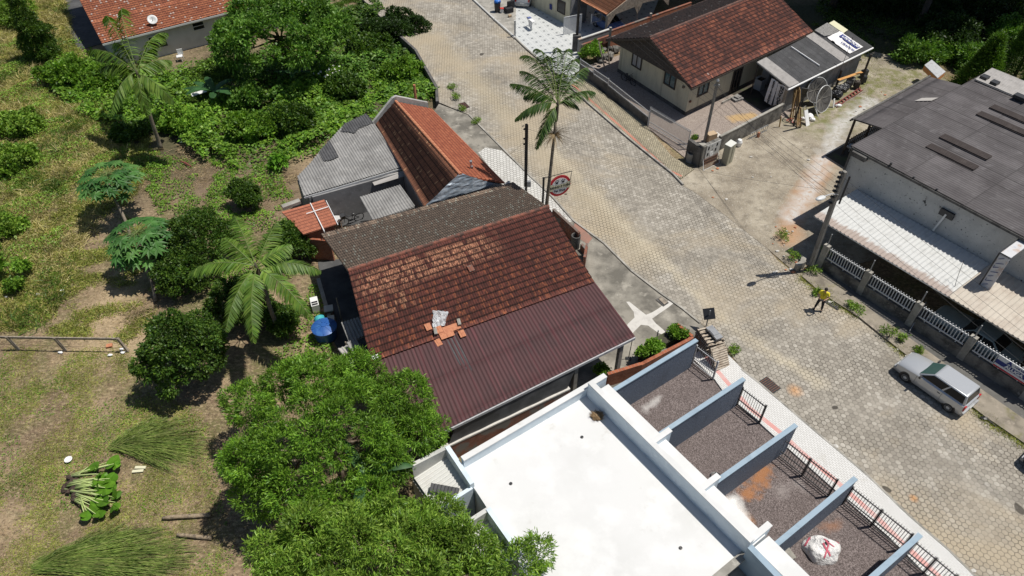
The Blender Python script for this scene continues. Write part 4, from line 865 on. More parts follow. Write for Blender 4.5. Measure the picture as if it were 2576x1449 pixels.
# blue carport walls
WALLS = [((1535, 986), (1752, 855)), ((1648, 1100), (1871, 953)), ((1772, 1232), (2002, 1069)), ((1918, 1398), (2152, 1203)), ((2105, 1530), (2315, 1345))]
side = ['nearest the brick garden bed', 'second from the brick garden bed', 'third from the brick garden bed, beside the double gate', 'behind the white bulk bag', 'at the bottom edge, past the white bulk bag']
WEND = []
for (p, q), lb in zip(WALLS, side):
    a, b = A(*p, 2.15), A(*q, 2.15); a = a + (a - b).normalized() * .5; WEND.append((a, b))
    W = thing('carport_wall', 'navy stucco carport wall with pale blue top, ' + lb, 'wall', V3((*((a + b) / 2).xy, 0)), 'blue carport walls')
    mb = MB(); vwall(mb, a, b, 0, 2.08, .16); mb.build('wall', 'stucco_navy', W); mb = MB(); mb.bar(a - V3((0, 0, .03)), b + (b - a).normalized() * .03 - V3((0, 0, .03)), .22, .08); mb.build('cap', 'paint_bluecap', W)
    mb = MB(); mb.bar(b + (b - a).normalized() * .012 - V3((0, 0, 1.1)), b + (b - a).normalized() * .02 - V3((0, 0, 1.1)), .162, 2.0); mb.build('end_face', 'metal_black', W)
# iron gates between them
def gate(name, lab, cat, p0, p1, z0, h, nb, group, mat, midpost=False, rail=.05, spikes=.06, lowrail=.45, bar=.022, postmat=None):
    p0, p1 = V3((*V3(p0).xy, z0)), V3((*V3(p1).xy, z0)); g = thing(name, lab, cat, (p0 + p1) / 2, group); d = p1 - p0
    U = V3((0, 0, 1))
    for z in (h - .1, .08) + ((lowrail,) if lowrail else ()): MB().bar(p0 + U * z, p1 + U * z, rail * .7, rail).build('rail', mat, g)
    mb = MB()
    for i in range(nb): p = p0 + d * ((i + .5) / nb); mb.bar(p + U * .06, p + U * (h + spikes), bar)
    mb.build('bars', mat, g)
    for t_ in ([0, 1] + ([.5] if midpost else [])): p = p0 + d * t_; MB().bar(p, p + U * (h + .04), .07, .07, up=d).build('post', postmat or mat, g)
    return g
gp = [(Z7(1370, 905), Z7(1630, 1112)), (Q(2, 2, 405, 160), Q(2, 2, 577, 298)), (Q(2, 2, 712, 545), Q(2, 2, 1095, 850)), (Q(2, 2, 1205, 905), Q(2, 2, 1640, 1255)), (Q(2, 2, 1665, 1310), Q(2, 2, 1960, 1560))]
gl = ['silver barred gate with white light behind, nearest the stacked pallets', 'short black barred gate in front of white pavement, second from the pallets', 'wide double barred gate with white rails, left of rust stained gravel', 'wide double black barred gate facing the white bulk bag', 'black barred gate at the bottom right corner']
for i, ((p, q), lb) in enumerate(zip(gp, gl)): gate('gate', lb, 'gate', p, q, .04, 1.4, (12, 11, 22, 24, 14)[i], 'carport gates', 'metal_silver' if i == 0 else 'metal_black', midpost=i >= 2, bar=.017)
def hdir(a, b): d = V3(b) - V3(a); d.z = 0; return d.normalized()
# ---------------------------------------------------------------- D: cream boarded house
ap, er, el = A(1634, 95, 4.7), A(1740, 222, 2.9), A(1524, 99, 2.9)
far = A(2045, 80, 2.9) - er
D = thing('house', 'cream boarded cottage with brown gable and mottled red tiled roof', 'house', V3((*((er + el + far) / 2 if False else (er + el) / 2 + far / 2).xy, 0)))
roof_sheet('tiled_roof', ap, ap + far, er, er + far, 'tile', 'tile_cream', D, pitch=.15)['label'] = 'mottled red roof slope'
roof_sheet('tiled_roof', ap + far, ap, el + far, el, 'tile', 'tile_grey', D)['label'] = 'dark grey-brown rear roof slope'
ridge_caps('ridge_cap', ap + V3((0, 0, .02)), ap + far + V3((0, 0, .02)), wmat('ridge_dark', (.1, .055, .045), [((.2, .09, .06), 2, .5, .7)]), D)
fd = hdir(er, er + far); cA, cB = A(1723, 291), A(1554, 181); gd = hdir(cB, cA); gn = V3((gd.y, -gd.x, 0))
if gn.y > 0: gn = -gn
wl = far.length - .8
MB().prism([(p.x, p.y) for p in (cA, cB, cB + fd * wl, cA + fd * wl)], .0, 2.72).build('wall', 'board_cream', D)
mb = MB(); mb.prism([(p.x, p.y) for p in (cA + gn * .04 + gd * .03, cB + gn * .04 - gd * .03, cB + fd * wl, cA + fd * wl)], 0, .32); mb.build('plinth', 'concrete_dark', D)
mid = (cA + cB) / 2; tri = [cB + V3((0, 0, 2.72)), cA + V3((0, 0, 2.72)), V3((*mid.xy, 4.35))]
ap2 = ap + fd * .35; mb = MB(); mb.add([el + fd * .3 - V3((0, 0, .1)), er + fd * .3 - V3((0, 0, .1)), ap2 - V3((0, 0, .12)), el + fd * .5 - V3((0, 0, .1)), er + fd * .5 - V3((0, 0, .1)), ap2 + fd * .2 - V3((0, 0, .12))], [(0, 1, 2), (3, 5, 4), (0, 3, 4, 1), (1, 4, 5, 2), (2, 5, 3, 0)]); mb.build('gable', 'wood_dark', D)
mb = MB(); mb.bar(er - V3((0, 0, .1)), ap - V3((0, 0, .1)), .05, .16); mb.bar(el - V3((0, 0, .1)), ap - V3((0, 0, .1)), .05, .16); mb.bar(er - V3((0, 0, .12)), er + far - V3((0, 0, .12)), .06, .14); mb.build('fascia', 'wood_dark', D)
for (x, y, w_, h_, pane) in ((777, 365, 1.25, 1.15, 'glass_curtain'), (1172, 585, 1.35, 1.2, 'glass_teal')):
    c = rayplane(cA + gn * .03, gn, 1437.5 + x * .21163, 76.7 + y * .21163); window(D, c, gd, (0, 0, 1), w_, h_, 1, 'wood_dark', pane, dep=.08, fw=.11)
sn = V3((fd.y, -fd.x, 0)); sn = sn if sn.y < 0 else -sn
for (x, y, w_, h_, pane, nm) in ((1570, 690, 1.3, 1.1, 'glass_teal', 'window'), (1960, 580, 1.2, 2.0, 'glass_dark', 'door')):
    c = rayplane(cA + sn * .03, sn, 1437.5 + x * .21163, 76.7 + y * .21163)
    if nm == 'door': c.z = 1.1
    window(D, c, fd, (0, 0, 1), w_, h_, 1 if nm == 'window' else 2, 'wood_dark', pane, dep=.08, fw=.12, name=nm)
c = rayplane(cA + gn * .02, gn, 1437.5 + 1335 * .21163, 76.7 + 675 * .21163)
nb_ = MB(); nb_.box(c + gn * .01, (.02, .02, .02)); lettering('53', .3, c + gn * .03, gd, (0, 0, 1), 'wood_dark', D, bold=.015, name='house_number')
c = rayplane(cA + sn * .02, sn, 1437.5 + 1410 * .21163, 76.7 + 843 * .21163); mb = MB(); mb.lathe(c, [(.1, -.06), (.12, .02), (.09, .08)], 10); mb.build('meter_box', 'metal_rust', D)

# shed joined to it
s0, s1, s2, s3 = ZS(262, 553, 2.75), ZS(682, 882, 2.45), ZS(1765, 345, 2.4), ZS(1282, 15, 2.75)
S = thing('shed', 'long shed with patched dark corrugated roof beside the cream cottage', 'shed', V3((*((s0 + s2) / 2).xy, 0)))
roof_sheet('corrugated_roof', s0, s3, s1, s2, 'corr', 'corr_shed', S, pitch=.15, seam=2.3, amp=.016)
def shp(u, v, dz=.07): return lerp(lerp(s0, s3, u), lerp(s1, s2, u), v) + V3((0, 0, dz))
roof_sheet('light_sheet', shp(0, 0), shp(.11, 0), shp(0, 1), shp(.11, 1), 'corr', 'corr_light', S, pitch=.12, amp=.016)
roof_sheet('light_sheet', shp(.6, .0), shp(.7, 0), shp(.6, 1), shp(.7, 1), 'corr', 'corr_light', S, pitch=.12, amp=.016)
mb = MB(); mb.tube([s1 + V3((-.1, -.1, -.08)), s2 + V3((.05, 0, -.1))], .075, 10); mb.build('gutter', 'pvc_white', S)
a, b = inn(s1, s2, .5), inn(s2, s1, .9); off = hdir(s1, s0) * .35
mb = MB(); vwall(mb, a + off, b + off, 0, 2.3, .12); mb.build('wall', 'wall_grey', S)
mb = MB(); vwall(mb, b + off, lerp(s3, s0, .06), 0, 2.35, .12); mb.build('wall', 'concrete_dark', S)
mb = MB(); vwall(mb, lerp(s1, s0, .02), lerp(s1, s0, .08), 0, 2.2, .1); mb.build('front_boards', 'wood_old', S)
for p in (inn(s0, s1, .2), ): MB().tube([V3((p.x, p.y, 0)), V3((p.x, p.y, 2.65))], .06).build('post', 'wood_dark', S)
# things lying on the shed roof
mb = MB(); mb.slab([shp(.72, -.02, .16), shp(.9, -.04, .16), shp(.92, .26, .16), shp(.885, .3, .16), shp(.78, .28, .16), shp(.73, .24, .16)], .1); tag(mb.build('mattress', 'wmat' if False else 'sheet_gasket'), 'stained grey mattress lying on the shed roof beside the tiles', 'mattress')
mb = MB(); mb.slab([shp(.9, 0, .2), shp(.97, 0, .2), shp(.975, .38, .18), shp(.905, .4, .18)], .05); tag(mb.build('board', 'print_cream'), 'cream board lying across the far end of the shed roof', 'board')
BN = thing('banner', 'white and blue vinyl banner spread on the shed roof', 'banner', shp(.84, .6, 0))
gx_, gy_ = 6, 16; mb = MB()
for j in range(gy_ + 1):
    for i in range(gx_ + 1): mb.v.append(shp(.74 + .17 * i / gx_, .3 + .62 * j / gy_, .1 + rnd.uniform(0, .1 if j < 7 else .03)))
for j in range(gy_):
    for i in range(gx_): q = j * (gx_ + 1) + i; mb.f.append([q, q + 1, q + gx_ + 2, q + gx_ + 1])
mb.build('sheet', 'cloth_white', BN)
mb = MB(); q = [shp(.835, .42, .2), shp(.885, .42, .2), shp(.885, .9, .16), shp(.835, .9, .16)]; mb.slab(q, .008); mb.build('stripe', 'print_navy', BN)
sv = hdir(s0, s1); su = hdir(s0, s3); zu = (s3 - s0).cross(s0 - s1).normalized(); zu = zu if zu.z > 0 else -zu; sx_ = (s1 - s0).normalized(); sy_ = zu.cross(sx_); lettering('USADOS', .42, shp(.86, .68, .21), sx_, sy_, 'print_white', BN, bold=.01, sx=1.2); lettering('USADOS', .3, shp(.79, .75, .19), sx_, sy_, 'print_navy', BN, bold=.01, sx=1.3)
mb = MB(); mb.tube([shp(.38, .08, .12), shp(.4, .85, .12)], .05, 8); tag(mb.build('pipe', 'pvc_white'), 'white plastic pipe lying across the dark shed roof', 'pipe')
# covered corner under the shed: washing machine and banners
p = ZS(285, 890, 0); WM = thing('washing_machine', 'white top loading washing machine in the open shed corner', 'appliance', p, rz=math.atan2(fd.y, fd.x))
MB().box((0, 0, .45), (.65, .65, .9)).build('body', 'appliance', WM, local=True); MB().box((.0, .0, .915), (.58, .5, .03)).build('lid', 'glass_dark', WM, local=True); MB().box((0, .26, .98), (.6, .13, .12)).build('control_panel', 'appliance', WM, local=True)
p = ZS(390, 800, 0); mb = MB(); mb.box(p + V3((0, 0, .75)), (.9, .7, 1.5), rz=math.atan2(fd.y, fd.x)); mb.box(p + V3((0, 0, 1.52)), (.94, .74, .05), rz=math.atan2(fd.y, fd.x)); tag(mb.build('refrigerator', 'appliance'), 'grey refrigerator standing behind the washing machine in the shed', 'refrigerator')
def hanging(name, lab, tl, tr, bl, br, txt, size, mat='cloth_white'):
    g = thing(name, lab, 'banner', V3((*((tl + tr) / 2).xy, 0))); mb = MB(); nx_, ny_ = 5, 8
    x = hdir(tl, tr); n = V3((x.y, -x.x, 0))
    for j in range(ny_ + 1):
        for i in range(nx_ + 1): mb.v.append(lerp(lerp(tl, tr, i / nx_), lerp(bl, br, i / nx_), j / ny_) + n * .04 * math.sin(i * 2.1 + j * .4))
    for j in range(ny_):
        for i in range(nx_): q = j * (nx_ + 1) + i; mb.f.append([q, q + 1, q + nx_ + 2, q + nx_ + 1])
    mb.build('cloth', mat, g, smooth=True)
    k = len(txt); yv = (lerp(tl, tr, .5) - lerp(bl, br, .5)).normalized()
    for i, ch in enumerate(txt): lettering(ch, size, lerp(lerp(tl, tr, .52), lerp(bl, br, .52), (i + .8) / (k + .3)) + (n if n.dot(V3((0, -1, 0))) > 0 else -n) * .07 + V3((0, -.02, 0)), x, yv, 'print_black', g, bold=.018)
    return g
hanging('banner', 'tall white banner reading NOVOS hanging at the shed front', ZS(545, 815, 2.35), ZS(665, 870, 2.35), ZS(470, 1110, .35), ZS(580, 1075, .6), 'NOVOS', .42)
hanging('banner', 'narrow white banner reading REVISADOS hanging behind the NOVOS banner', ZS(458, 745, 2.4), ZS(540, 800, 2.38), ZS(358, 1045, .45), ZS(450, 1105, .35), 'REVISADOS', .25)
# yard wall of blocks, with entrance pillar
b0, b1, b2 = ZL(1215, 300, 1.25), A(1971, 261, 1.3), A(1983, 255, 1.3)
BWL = thing('block_wall', 'weathered grey block yard wall with pale coping beside the dirt yard', 'wall', V3((*((b0 + b1) / 2).xy, 0)))
mb = MB(); vwall(mb, b0, b1, 0, 1.2, .16); mb.build('wall', 'wall_fence_old', BWL); mb = MB(); mb.bar(b0, b1, .2, .09); mb.build('coping', 'concrete', BWL)
k0, k1, k2 = ZL(700, 420, 1.75), ZL(860, 490, 1.75), ZL(1215, 330, 1.75)
PL = thing('entrance_pillar', 'grey rendered entrance wall with stickered white meter board at yard corner', 'wall', V3((*k1.xy, 0)))
mb = MB(); vwall(mb, k1, k2, 0, 1.72, .3); mb.build('wall', 'wall_fence_old', PL); mb = MB(); vwall(mb, ZL(600, 350, 1.6), k1, 0, 1.6, .26); mb.build('wall', 'concrete_dark', PL)
wd1 = hdir(k1, k2); wn1 = V3((wd1.y, -wd1.x, 0)); MB().bar(lerp(k1, k2, .18) + wn1 * .17 - V3((0, 0, .62)), lerp(k1, k2, .98) + wn1 * .17 - V3((0, 0, .62)), .03, 1.2).build('sign_board', 'wall_white_house', PL)
for i, (u_, z) in enumerate(((.3, 1.45), (.3, .95), (.78, 1.5), (.74, 1.1))): mb = MB(); p = lerp(k1, k2, u_) + wn1 * .19; mb.box(V3((p.x, p.y, z)), (.14, .02, .24), rz=math.atan2(wd1.y, wd1.x)); mb.build('picture', 'print_black', PL)
for i, (u_, z) in enumerate(((.5, 1.55), (.55, 1.25), (.5, .95), (.55, .75))): mb = MB(); p = lerp(k1, k2, u_) + wn1 * .19; mb.box(V3((p.x, p.y, z)), (.3 if i > 1 else .12, .02, .2 if i > 1 else .1), rz=math.atan2(wd1.y, wd1.x)); mb.build('notice', 'print_white' if i > 1 else 'metal_grey', PL)
mb = MB(); mb.slab([ZL(770, 430, 1.8), ZL(870, 495, 1.8), ZL(945, 455, 1.8), ZL(905, 425, 1.8)], .06); mb.build('top_slab', 'concrete', PL)
# front low wall and railings
FR = thing('front_fence', 'dark low wall with silver railing in front of the cream cottage', 'fence', ZD(500, 800)); pts = [ZD(95, 525), ZD(252, 632), ZD(425, 752), ZD(902, 1142)]
for i, (p, q, hw, hf) in enumerate(((pts[0], pts[1], .95, .45), (pts[1], pts[2], .85, .45), (pts[2], pts[3], .75, .5))):
    mb = MB(); vwall(mb, p, q, 0, hw, .14); mb.build('wall', 'concrete_dark', FR)
    mb = MB(); d = q - p; n_ = int(d.length / .11); U = V3((0, 0, 1))
    for z in (hw + .06, hw + hf): mb.bar(p + U * z, q + U * z, .035, .045)
    for k in range(n_): s = p + d * ((k + .5) / n_); mb.bar(s + U * hw, s + U * (hw + hf + .05), .024)
    mb.build('railing', 'metal_silver', FR)
    for s in (p, q): MB().bar(s + U * .0, s + U * (hw + hf + .1), .06, .06, up=d).build('post', 'metal_silver', FR)
gate('gate', 'wide silver vertical barred sliding gate of the cream cottage yard', 'gate', ZD(912, 1135), ZD(1372, 1415), .05, 1.55, 44, None, 'metal_silver', lowrail=.35, bar=.028)

# ---------------------------------------------------------------- E: warehouse
zE = 5.4; C0 = A(2147, 367, zE); C1 = A(2524, 563, zE); ew = hdir(C0, C1); en = V3((ew.y, -ew.x, 0)); en = en if en.dot(V3((-1, -1, 0))) > 0 else -en
B0 = A(2470, 187, zE + .5)
E_ = thing('warehouse', 'large warehouse with dark corrugated roof and stained white wall', 'building', V3((*(C0 + ew * 6 - en * 6).xy, 0)))
LW = 26
roof_sheet('corrugated_roof', C0 + en * .12 - ew * .1, B0, C0 + en * .12 + ew * LW - V3((0, 0, .2)), B0 + ew * LW - V3((0, 0, .2)), 'corr', 'corr_dark', E_, pitch=.2, seam=3.6, amp=.02)
bb = hdir(C0, B0)
rn_ = (B0 - C0).cross(ew).normalized()
for (x_, y_), Ln in (((2487, 273), 3.1), ((2454, 290), 3.1), ((2361, 348), 3.0), ((2327, 372), 3.0)):
    p = rayplane(C0, rn_, x_, y_) + V3((0, 0, .08)); q = p + bb * .6; roof_sheet('skylight_sheet', p, q, p + ew * Ln, q + ew * Ln, 'corr', wmat('corr_brown', (.05, .038, .035), [((.075, .06, .055), 3, .5, .7)]) if 'corr_brown' not in M_ else 'corr_brown', E_, pitch=.14, amp=.02)
bl = B0 + V3((0, 0, .02)); roof_sheet('light_sheet', bl - bb * 1.3 + ew * .2 + V3((0, 0, .09)), bl + ew * .0 + bb * 1.2 + V3((0, 0, .09)), bl - bb * 1.3 + ew * 9 + V3((0, 0, -.03)), bl + ew * 9 + bb * 1.2 + V3((0, 0, -.03)), 'corr', 'corr_light', E_, pitch=.2, amp=.02)
for k, (i_, j_) in enumerate(((.5, -.7), (1.3, -.9), (3.3, -1.4), (5.6, -1.7))): p = bl + ew * i_ + bb * j_ + V3((0, 0, .2)); MB().box(p, (.45 if k < 2 else .8, .5, .18), rz=math.atan2(ew.y, ew.x)).build('roof_vent', 'metal_black', E_)
fp = [C0 - en * .02 + ew * .05, C0 + ew * LW, C0 + ew * LW + bb * 15, C0 + bb * ((B0 - C0).length - .3) + ew * .05]
MB().prism([(p.x, p.y) for p in fp], 0, zE - .12).build('wall', 'wall_white_stained', E_)
mb = MB(); mb.bar(C0 + en * .12 + V3((0, 0, -.1)), C0 + en * .12 + ew * LW + V3((0, 0, -.25)), .12, .14); mb.build('eave_board', 'concrete_dark', E_)
# things on the wall
def onE(px, py, o=.04): return rayplane(C0 + en * o, en, px, py)
c = onE(1717.3 + 1995 / 3, 483 + 165 / 3); M = Matrix((ew, V3((0, 0, 1)), en)).transposed(); mb = MB(); mb.box(c, (.8, .4, .2), M=M); mb.build('wall_box', 'metal_black', E_); mb = MB(); c2 = onE(1717.3 + 1890 / 3, 483 + 290 / 3, .1); mb.bar(c + en * .06, c2, .1); mb.build('conduit', 'pvc_white' if False else 'lamp_grey', E_)
c = onE((3180 + 530 / 2.588) * .63889, (540 + 190 / 2.588) * .63889, .2); mb = MB(); mb.box(c, (.95, .3, .35), M=M); mb.build('wall_unit', 'concrete_dark', E_)
for (px, py) in ((2240, 415), (2297, 450), (2355, 480)): c = onE(px, py, .05); MB().box(c, (.1, .3, .1), M=M).build('bracket', 'metal_black', E_)
mb = MB(); p = C0 + en * .12 + ew * .06; mb.tube([V3((p.x, p.y, zE)), V3((p.x, p.y, 0))], .07); mb.build('downpipe', 'concrete_dark', E_)
# awning
za, zb = 2.9, 2.65
AWN = thing('awning', 'long white corrugated awning along the stained warehouse wall', 'awning', V3((*(C0 + ew * 5 + en * 1.5).xy, 0)))
a0 = A(2047, 543, zb); a1 = A(2377, 741, zb); aw = hdir(a0, a1)
t0_ = rayplane(C0 + en * .03, en, 2105, 497); t0_ = C0 + en * .03 + ew * ((a0 - C0).dot(ew)); t0_.z = za
Lw1 = (a1 - a0).length * 1.02; Lw2 = 14
roof_sheet('roof', t0_, t0_ + ew * Lw1, a0, a0 + aw * Lw1, 'metal', 'awning_white', AWN, pitch=.26, seam=9, amp=.045)['label'] = 'white corrugated sheets'
g_ = .02; roof_sheet('roof', t0_ + ew * (Lw1 + g_), t0_ + ew * (Lw1 + Lw2), a0 + aw * (Lw1 + g_), a0 + aw * (Lw1 + Lw2), 'metal', 'corr_cream', AWN, pitch=.26, seam=9, amp=.045)['label'] = 'weathered cream sheets'
mb = MB(); mb.bar(a0 + en * -.15 - V3((0, 0, .12)), a0 - en * .15 + aw * (Lw1 + Lw2) - V3((0, 0, .12)), .06, .1); mb.bar(t0_ + en * .15 - V3((0, 0, .2)), t0_ + en * .15 + ew * (Lw1 + Lw2) - V3((0, 0, .2)), .06, .1); mb.build('purlin', 'metal_grey', AWN)
# street fence with pillars and white pickets
fps = [A(*p) for p in ((2060, 672), (2166, 735), (2288, 815), (2415, 902), (2570, 1007), (2750, 1127))]
# put the pillars on one straight line
fa, fb = fps[0], fps[3]; fdir = hdir(fa, fb); fl = [fa + fdir * (p - fa).dot(fdir) for p in fps]
FE = thing('street_fence', 'low grey wall with pillars and white picket panels under the awning', 'fence', V3((*((fl[0] + fl[3]) / 2).xy, 0)))
mb = MB(); vwall(mb, fl[0] - fdir * .1, fl[-1], 0, .78, .16); mb.build('wall', 'wall_fence_old', FE)
for i, p in enumerate(fl):
    mb = MB(); mb.box(p + V3((0, 0, .88)), (.36, .26, 1.76), rz=math.atan2(fdir.y, fdir.x)); mb.build('pillar', 'concrete', FE)
    q = p - V3((*(-en).xy, 0)) * -.05; MB().tube([p + V3((0, 0, 1.7)), p + V3((0, 0, 2.6))], .035).build('awning_post', 'metal_grey', FE)
U = V3((0, 0, 1))
for p, q in zip(fl[:-1], fl[1:]):
    p2, q2 = p + fdir * .25, q - fdir * .25; d = q2 - p2; n_ = int(d.length / .16); mb = MB()
    for z in (.92, 1.6): mb.bar(p2 + U * z, q2 + U * z, .05, .07)
    for k in range(n_): s = p2 + d * ((k + .5) / n_); mb.bar(s + U * .9, s + U * 1.74, .05, .03)
    for k in (.15, .5, .85): s = p2 + d * k; mb.bar(s + U * .78, s + U * .92, .05)
    mb.build('picket_panel', 'metal_white', FE)
# ALUGA board tied to the fence
p = lerp(fl[3], fl[4], .42); q = lerp(fl[3], fl[4], .92); fnn = V3((fdir.y, -fdir.x, 0)); fnn = fnn if fnn.dot(en) > 0 else -fnn; o_ = fnn * .09
SG = thing('rental_sign', 'white and navy board reading ALUGA tied to the picket fence', 'sign', V3((*p.xy, 0)))
mb = MB(); mb.bar(p + o_ + U * 1.3, q + o_ + U * 1.3, .02, .78); mb.build('board', 'print_white', SG)
mb = MB(); mb.bar(p + o_ * 1.2 + U * 1.28, q + o_ * 1.2 + U * 1.28, .01, .26); mb.build('band', 'print_navy', SG); mb = MB(); mb.bar(p + o_ * 1.2 + U * .97, q + o_ * 1.2 + U * .97, .01, .08); mb.build('band', 'print_red', SG)
lettering('ALUGA', .27, lerp(p, q, .55) + o_ * 1.35 + U * 1.28, fdir, U, 'print_white', SG, bold=.014); lettering('A', .3, lerp(p, q, .35) + o_ * 1.35 + U * 1.56, fdir, U, 'print_navy', SG, bold=.02)
mb = MB()
for i in range(9): s = lerp(p, q, .5 + i * .045) + o_ * 1.35 + U * 1.56; mb.bar(s, s + fdir * (.03 + .02 * (i % 3)), .01, .07)
mb.build('small_print', 'print_navy', SG)
# portal sign standing above the awning
sb = A(2457, 727, 2.45); st = V3((sb.x, sb.y, 2.45 + 2.6)); wv = ew * .55
PS = thing('portal_sign', 'tall faded white and orange sign portal with blue writing over awning', 'sign', V3((sb.x, sb.y, 0)))
mb = MB(); mb.slab([sb, sb + wv, st + wv, st], .06) if False else mb.add([sb, sb + wv, st + wv, st, sb - en * .08, sb + wv - en * .08, st + wv - en * .08, st - en * .08], [(0, 1, 2, 3), (4, 7, 6, 5), (0, 4, 5, 1), (1, 5, 6, 2), (2, 6, 7, 3), (3, 7, 4, 0)])
mb.build('upright_panel', wmat('sign_faded', (.56, .56, .57), [((.4, .24, .15), .9, .5, .62), ((.44, .45, .5), 3, .55, .7)]), PS)
t2 = st - en * 3.0; mb = MB(); mb.add([st, st + wv, t2 + wv, t2, st - U * .08, st + wv - U * .08, t2 + wv - U * .08, t2 - U * .08], [(0, 1, 2, 3), (4, 7, 6, 5), (0, 4, 5, 1), (1, 5, 6, 2), (2, 6, 7, 3), (3, 7, 4, 0)]); mb.build('top_panel', 'sign_faded', PS)
mb = MB()
for i in range(7):
    z = 3.0 + i * .3; c = V3((sb.x, sb.y, z)) + wv * .5 + en * .01; mb.bar(c - wv * .3 - U * .09, c + wv * (.3 if i % 2 else .1) + U * .09, .012, .05, up=en)
    if i % 3 == 1: mb.bar(c - wv * .3 - U * .09, c - wv * .28 + U * .1, .012, .05, up=en)
mb.build('lettering', 'print_navy', PS)
mb = MB(); mb.tube([sb - U * .5, st], .04); mb.tube([st, t2], .03); mb.tube([lerp(sb, st, .45), lerp(sb, st, .45) - en * 2.9], .03); mb.build('frame', 'metal_black', PS)
# lean-to on the left of the warehouse
l0, l1, l2, l3 = A(2147, 300, 3.0), A(2338, 194, 3.0), A(2420, 216, 3.4), A(2224, 325, 3.4)
LT = thing('lean_to', 'dark corrugated lean-to roof on posts left of the warehouse', 'shed', V3((*((l0 + l2) / 2).xy, 0)))
roof_sheet('roof', l3, l2, l0, l1, 'corr', 'corr_dark', LT, pitch=.2, amp=.02); q = [lerp(lerp(l0, l1, u_), lerp(l3, l2, u_), v_) + V3((0, 0, .1)) for u_, v_ in ((.52, .62), (.6, .66), (.68, .98), (.6, .95))]; MB().slab([q[0], q[1], q[2], q[3]], .03).build('light_sheet', 'corr_light', LT)
mb = MB(); mb.tube([l0 - hdir(l0, l1) * .2 + V3((0, 0, .05)), l1 + V3((0, 0, .08))], .09); mb.tube([l0 + V3((-.2, 0, -.1)), l1 + V3((-.2, 0, -.05))], .06); mb.build('gutter', 'concrete_dark', LT)
for u_ in (.03, .3, .6, .95): p = lerp(l0, l1, u_); mb = MB(); mb.tube([V3((p.x, p.y, 0)), V3((p.x, p.y, 2.95))], .09); mb.build('post', 'wood_dark', LT)
mb = MB(); p, q = lerp(l0, l1, .02), lerp(l0, l1, .9)
for z in (.3, .7, 1.1): mb.bar(V3((p.x, p.y, z)), V3((q.x, q.y, z)), .04, .06)
for i in range(30): s = lerp(p, q, i / 29); mb.bar(V3((s.x, s.y, .1)), V3((s.x, s.y, 1.2)), .04)
mb.build('lattice', 'wood_dark', LT)
flat('painted_shade_strip', [A(*p) for p in ((2076, 392), (2150, 352), (2160, 400), (2125, 422))], 'dark_earth_and_shade', .03, .1)  # shadow left of the warehouse corner, painted as a dark flat sheet
mb = MB(); mb.lathe(A(2135, 382, 0) + V3((0, 0, .35)), [(.04, 0), (.3, .1), (.34, .2), (.3, .22), (.05, .1)], 16); mb.tube([A(2135, 382), A(2135, 382) + V3((0, 0, .4))], .03); tag(mb.build('satellite_dish', 'lamp_grey'), 'small pale round dish in the shadow left of the warehouse corner', 'satellite dish')
# discarded metal cabinet at the forest edge
q = [Q(2, 0, 1825, 490, 1.5), Q(2, 0, 1880, 450, 1.7), Q(2, 0, 1985, 540, 1.5), Q(2, 0, 1925, 588, 1.3)]
CB = thing('container_box', 'tilted box with grey metal top and yellow side at the forest edge', 'box', V3((q[0].x + .5, q[0].y - .5, 0))); MB().slab(q, .06).build('lid', 'metal_silver', CB)
mb = MB(); lo = [p - V3((0, 0, .45)) for p in q]; mb.add([p - V3((0, 0, .07)) for p in q] + lo, [(0, 1, 2, 3), (0, 4, 5, 1), (1, 5, 6, 2), (2, 6, 7, 3), (3, 7, 4, 0)]); mb.build('body', 'print_orange', CB)

# ---------------------------------------------------------------- F: house with tiled patio at the top
fz = 2.6
FH = thing('house', 'house with orange tiled carport and grey wall behind the tiled patio', 'house', A(1480, 10))
f0, f1, f2 = Q(1, 0, 1812, 8, fz), Q(1, 0, 2003, 112, fz), Q(1, 0, 2135, 10, fz); dd = f2 - f1; gdr = hdir(Q(1, 0, 2030, 235, 1.8), Q(1, 0, 2640, 20, 1.8)); bk = hdir(f1, f0)
roof_sheet('carport_roof', f0 + dd * 2.2 + V3((0, 0, .9)), f1 + dd * 2.2 + V3((0, 0, .9)), f0, f1, 'tile', 'tile_orange_clean', FH) if False else roof_sheet('carport_roof', f1 + (f0 - f1) * 4 + gdr * 4 + V3((0, 0, 1.5)), f1 + gdr * 4 + V3((0, 0, 1.5)), f1 + (f0 - f1) * 4, f1, 'tile', 'tile_orange_clean', FH)
mb = MB(); mb.slab([f1 + gdr * a_ + V3((0, 0, b_)) for a_, b_ in ((0, -.05), (4, 1.4), (8, -.05), (8, -1.1), (7, -.2), (4.4, .0), (3.9, -.9), (3.4, -.1), (1, -.2), (0, -1.3))], .08); mb.build('fascia', 'wood_old', FH)
q = [f1 + gdr * 4 + V3((0, 0, 1.5)), f1 + gdr * 18 + V3((0, 0, -.1)), f1 + gdr * 18 + bk * 12 + V3((0, 0, -.1)), f1 + gdr * 4 + bk * 12 + V3((0, 0, 1.5))]; MB().slab(q, .1).build('carport_roof', 'corr_dark', FH)
for u_ in (0.05, 3.95): p = f1 + gdr * u_; MB().bar(V3((p.x, p.y, 0)), V3((p.x, p.y, fz - .1)), .16).build('post', 'concrete', FH)
wa, wb = Q(1, 0, 1440, 45, 0), Q(1, 0, 1712, 195, 0); wdir = hdir(wa, wb)
mb = MB(); vwall(mb, wa - wdir * 5, wb + wdir * .2, 0, 2.7, .18); mb.build('wall', 'board_cream', FH); mb = MB(); vwall(mb, wb + wdir * .2, wb + wdir * .2 + gdr * 2, 0, 2.7, .18); mb.build('wall', 'wall_grey', FH)
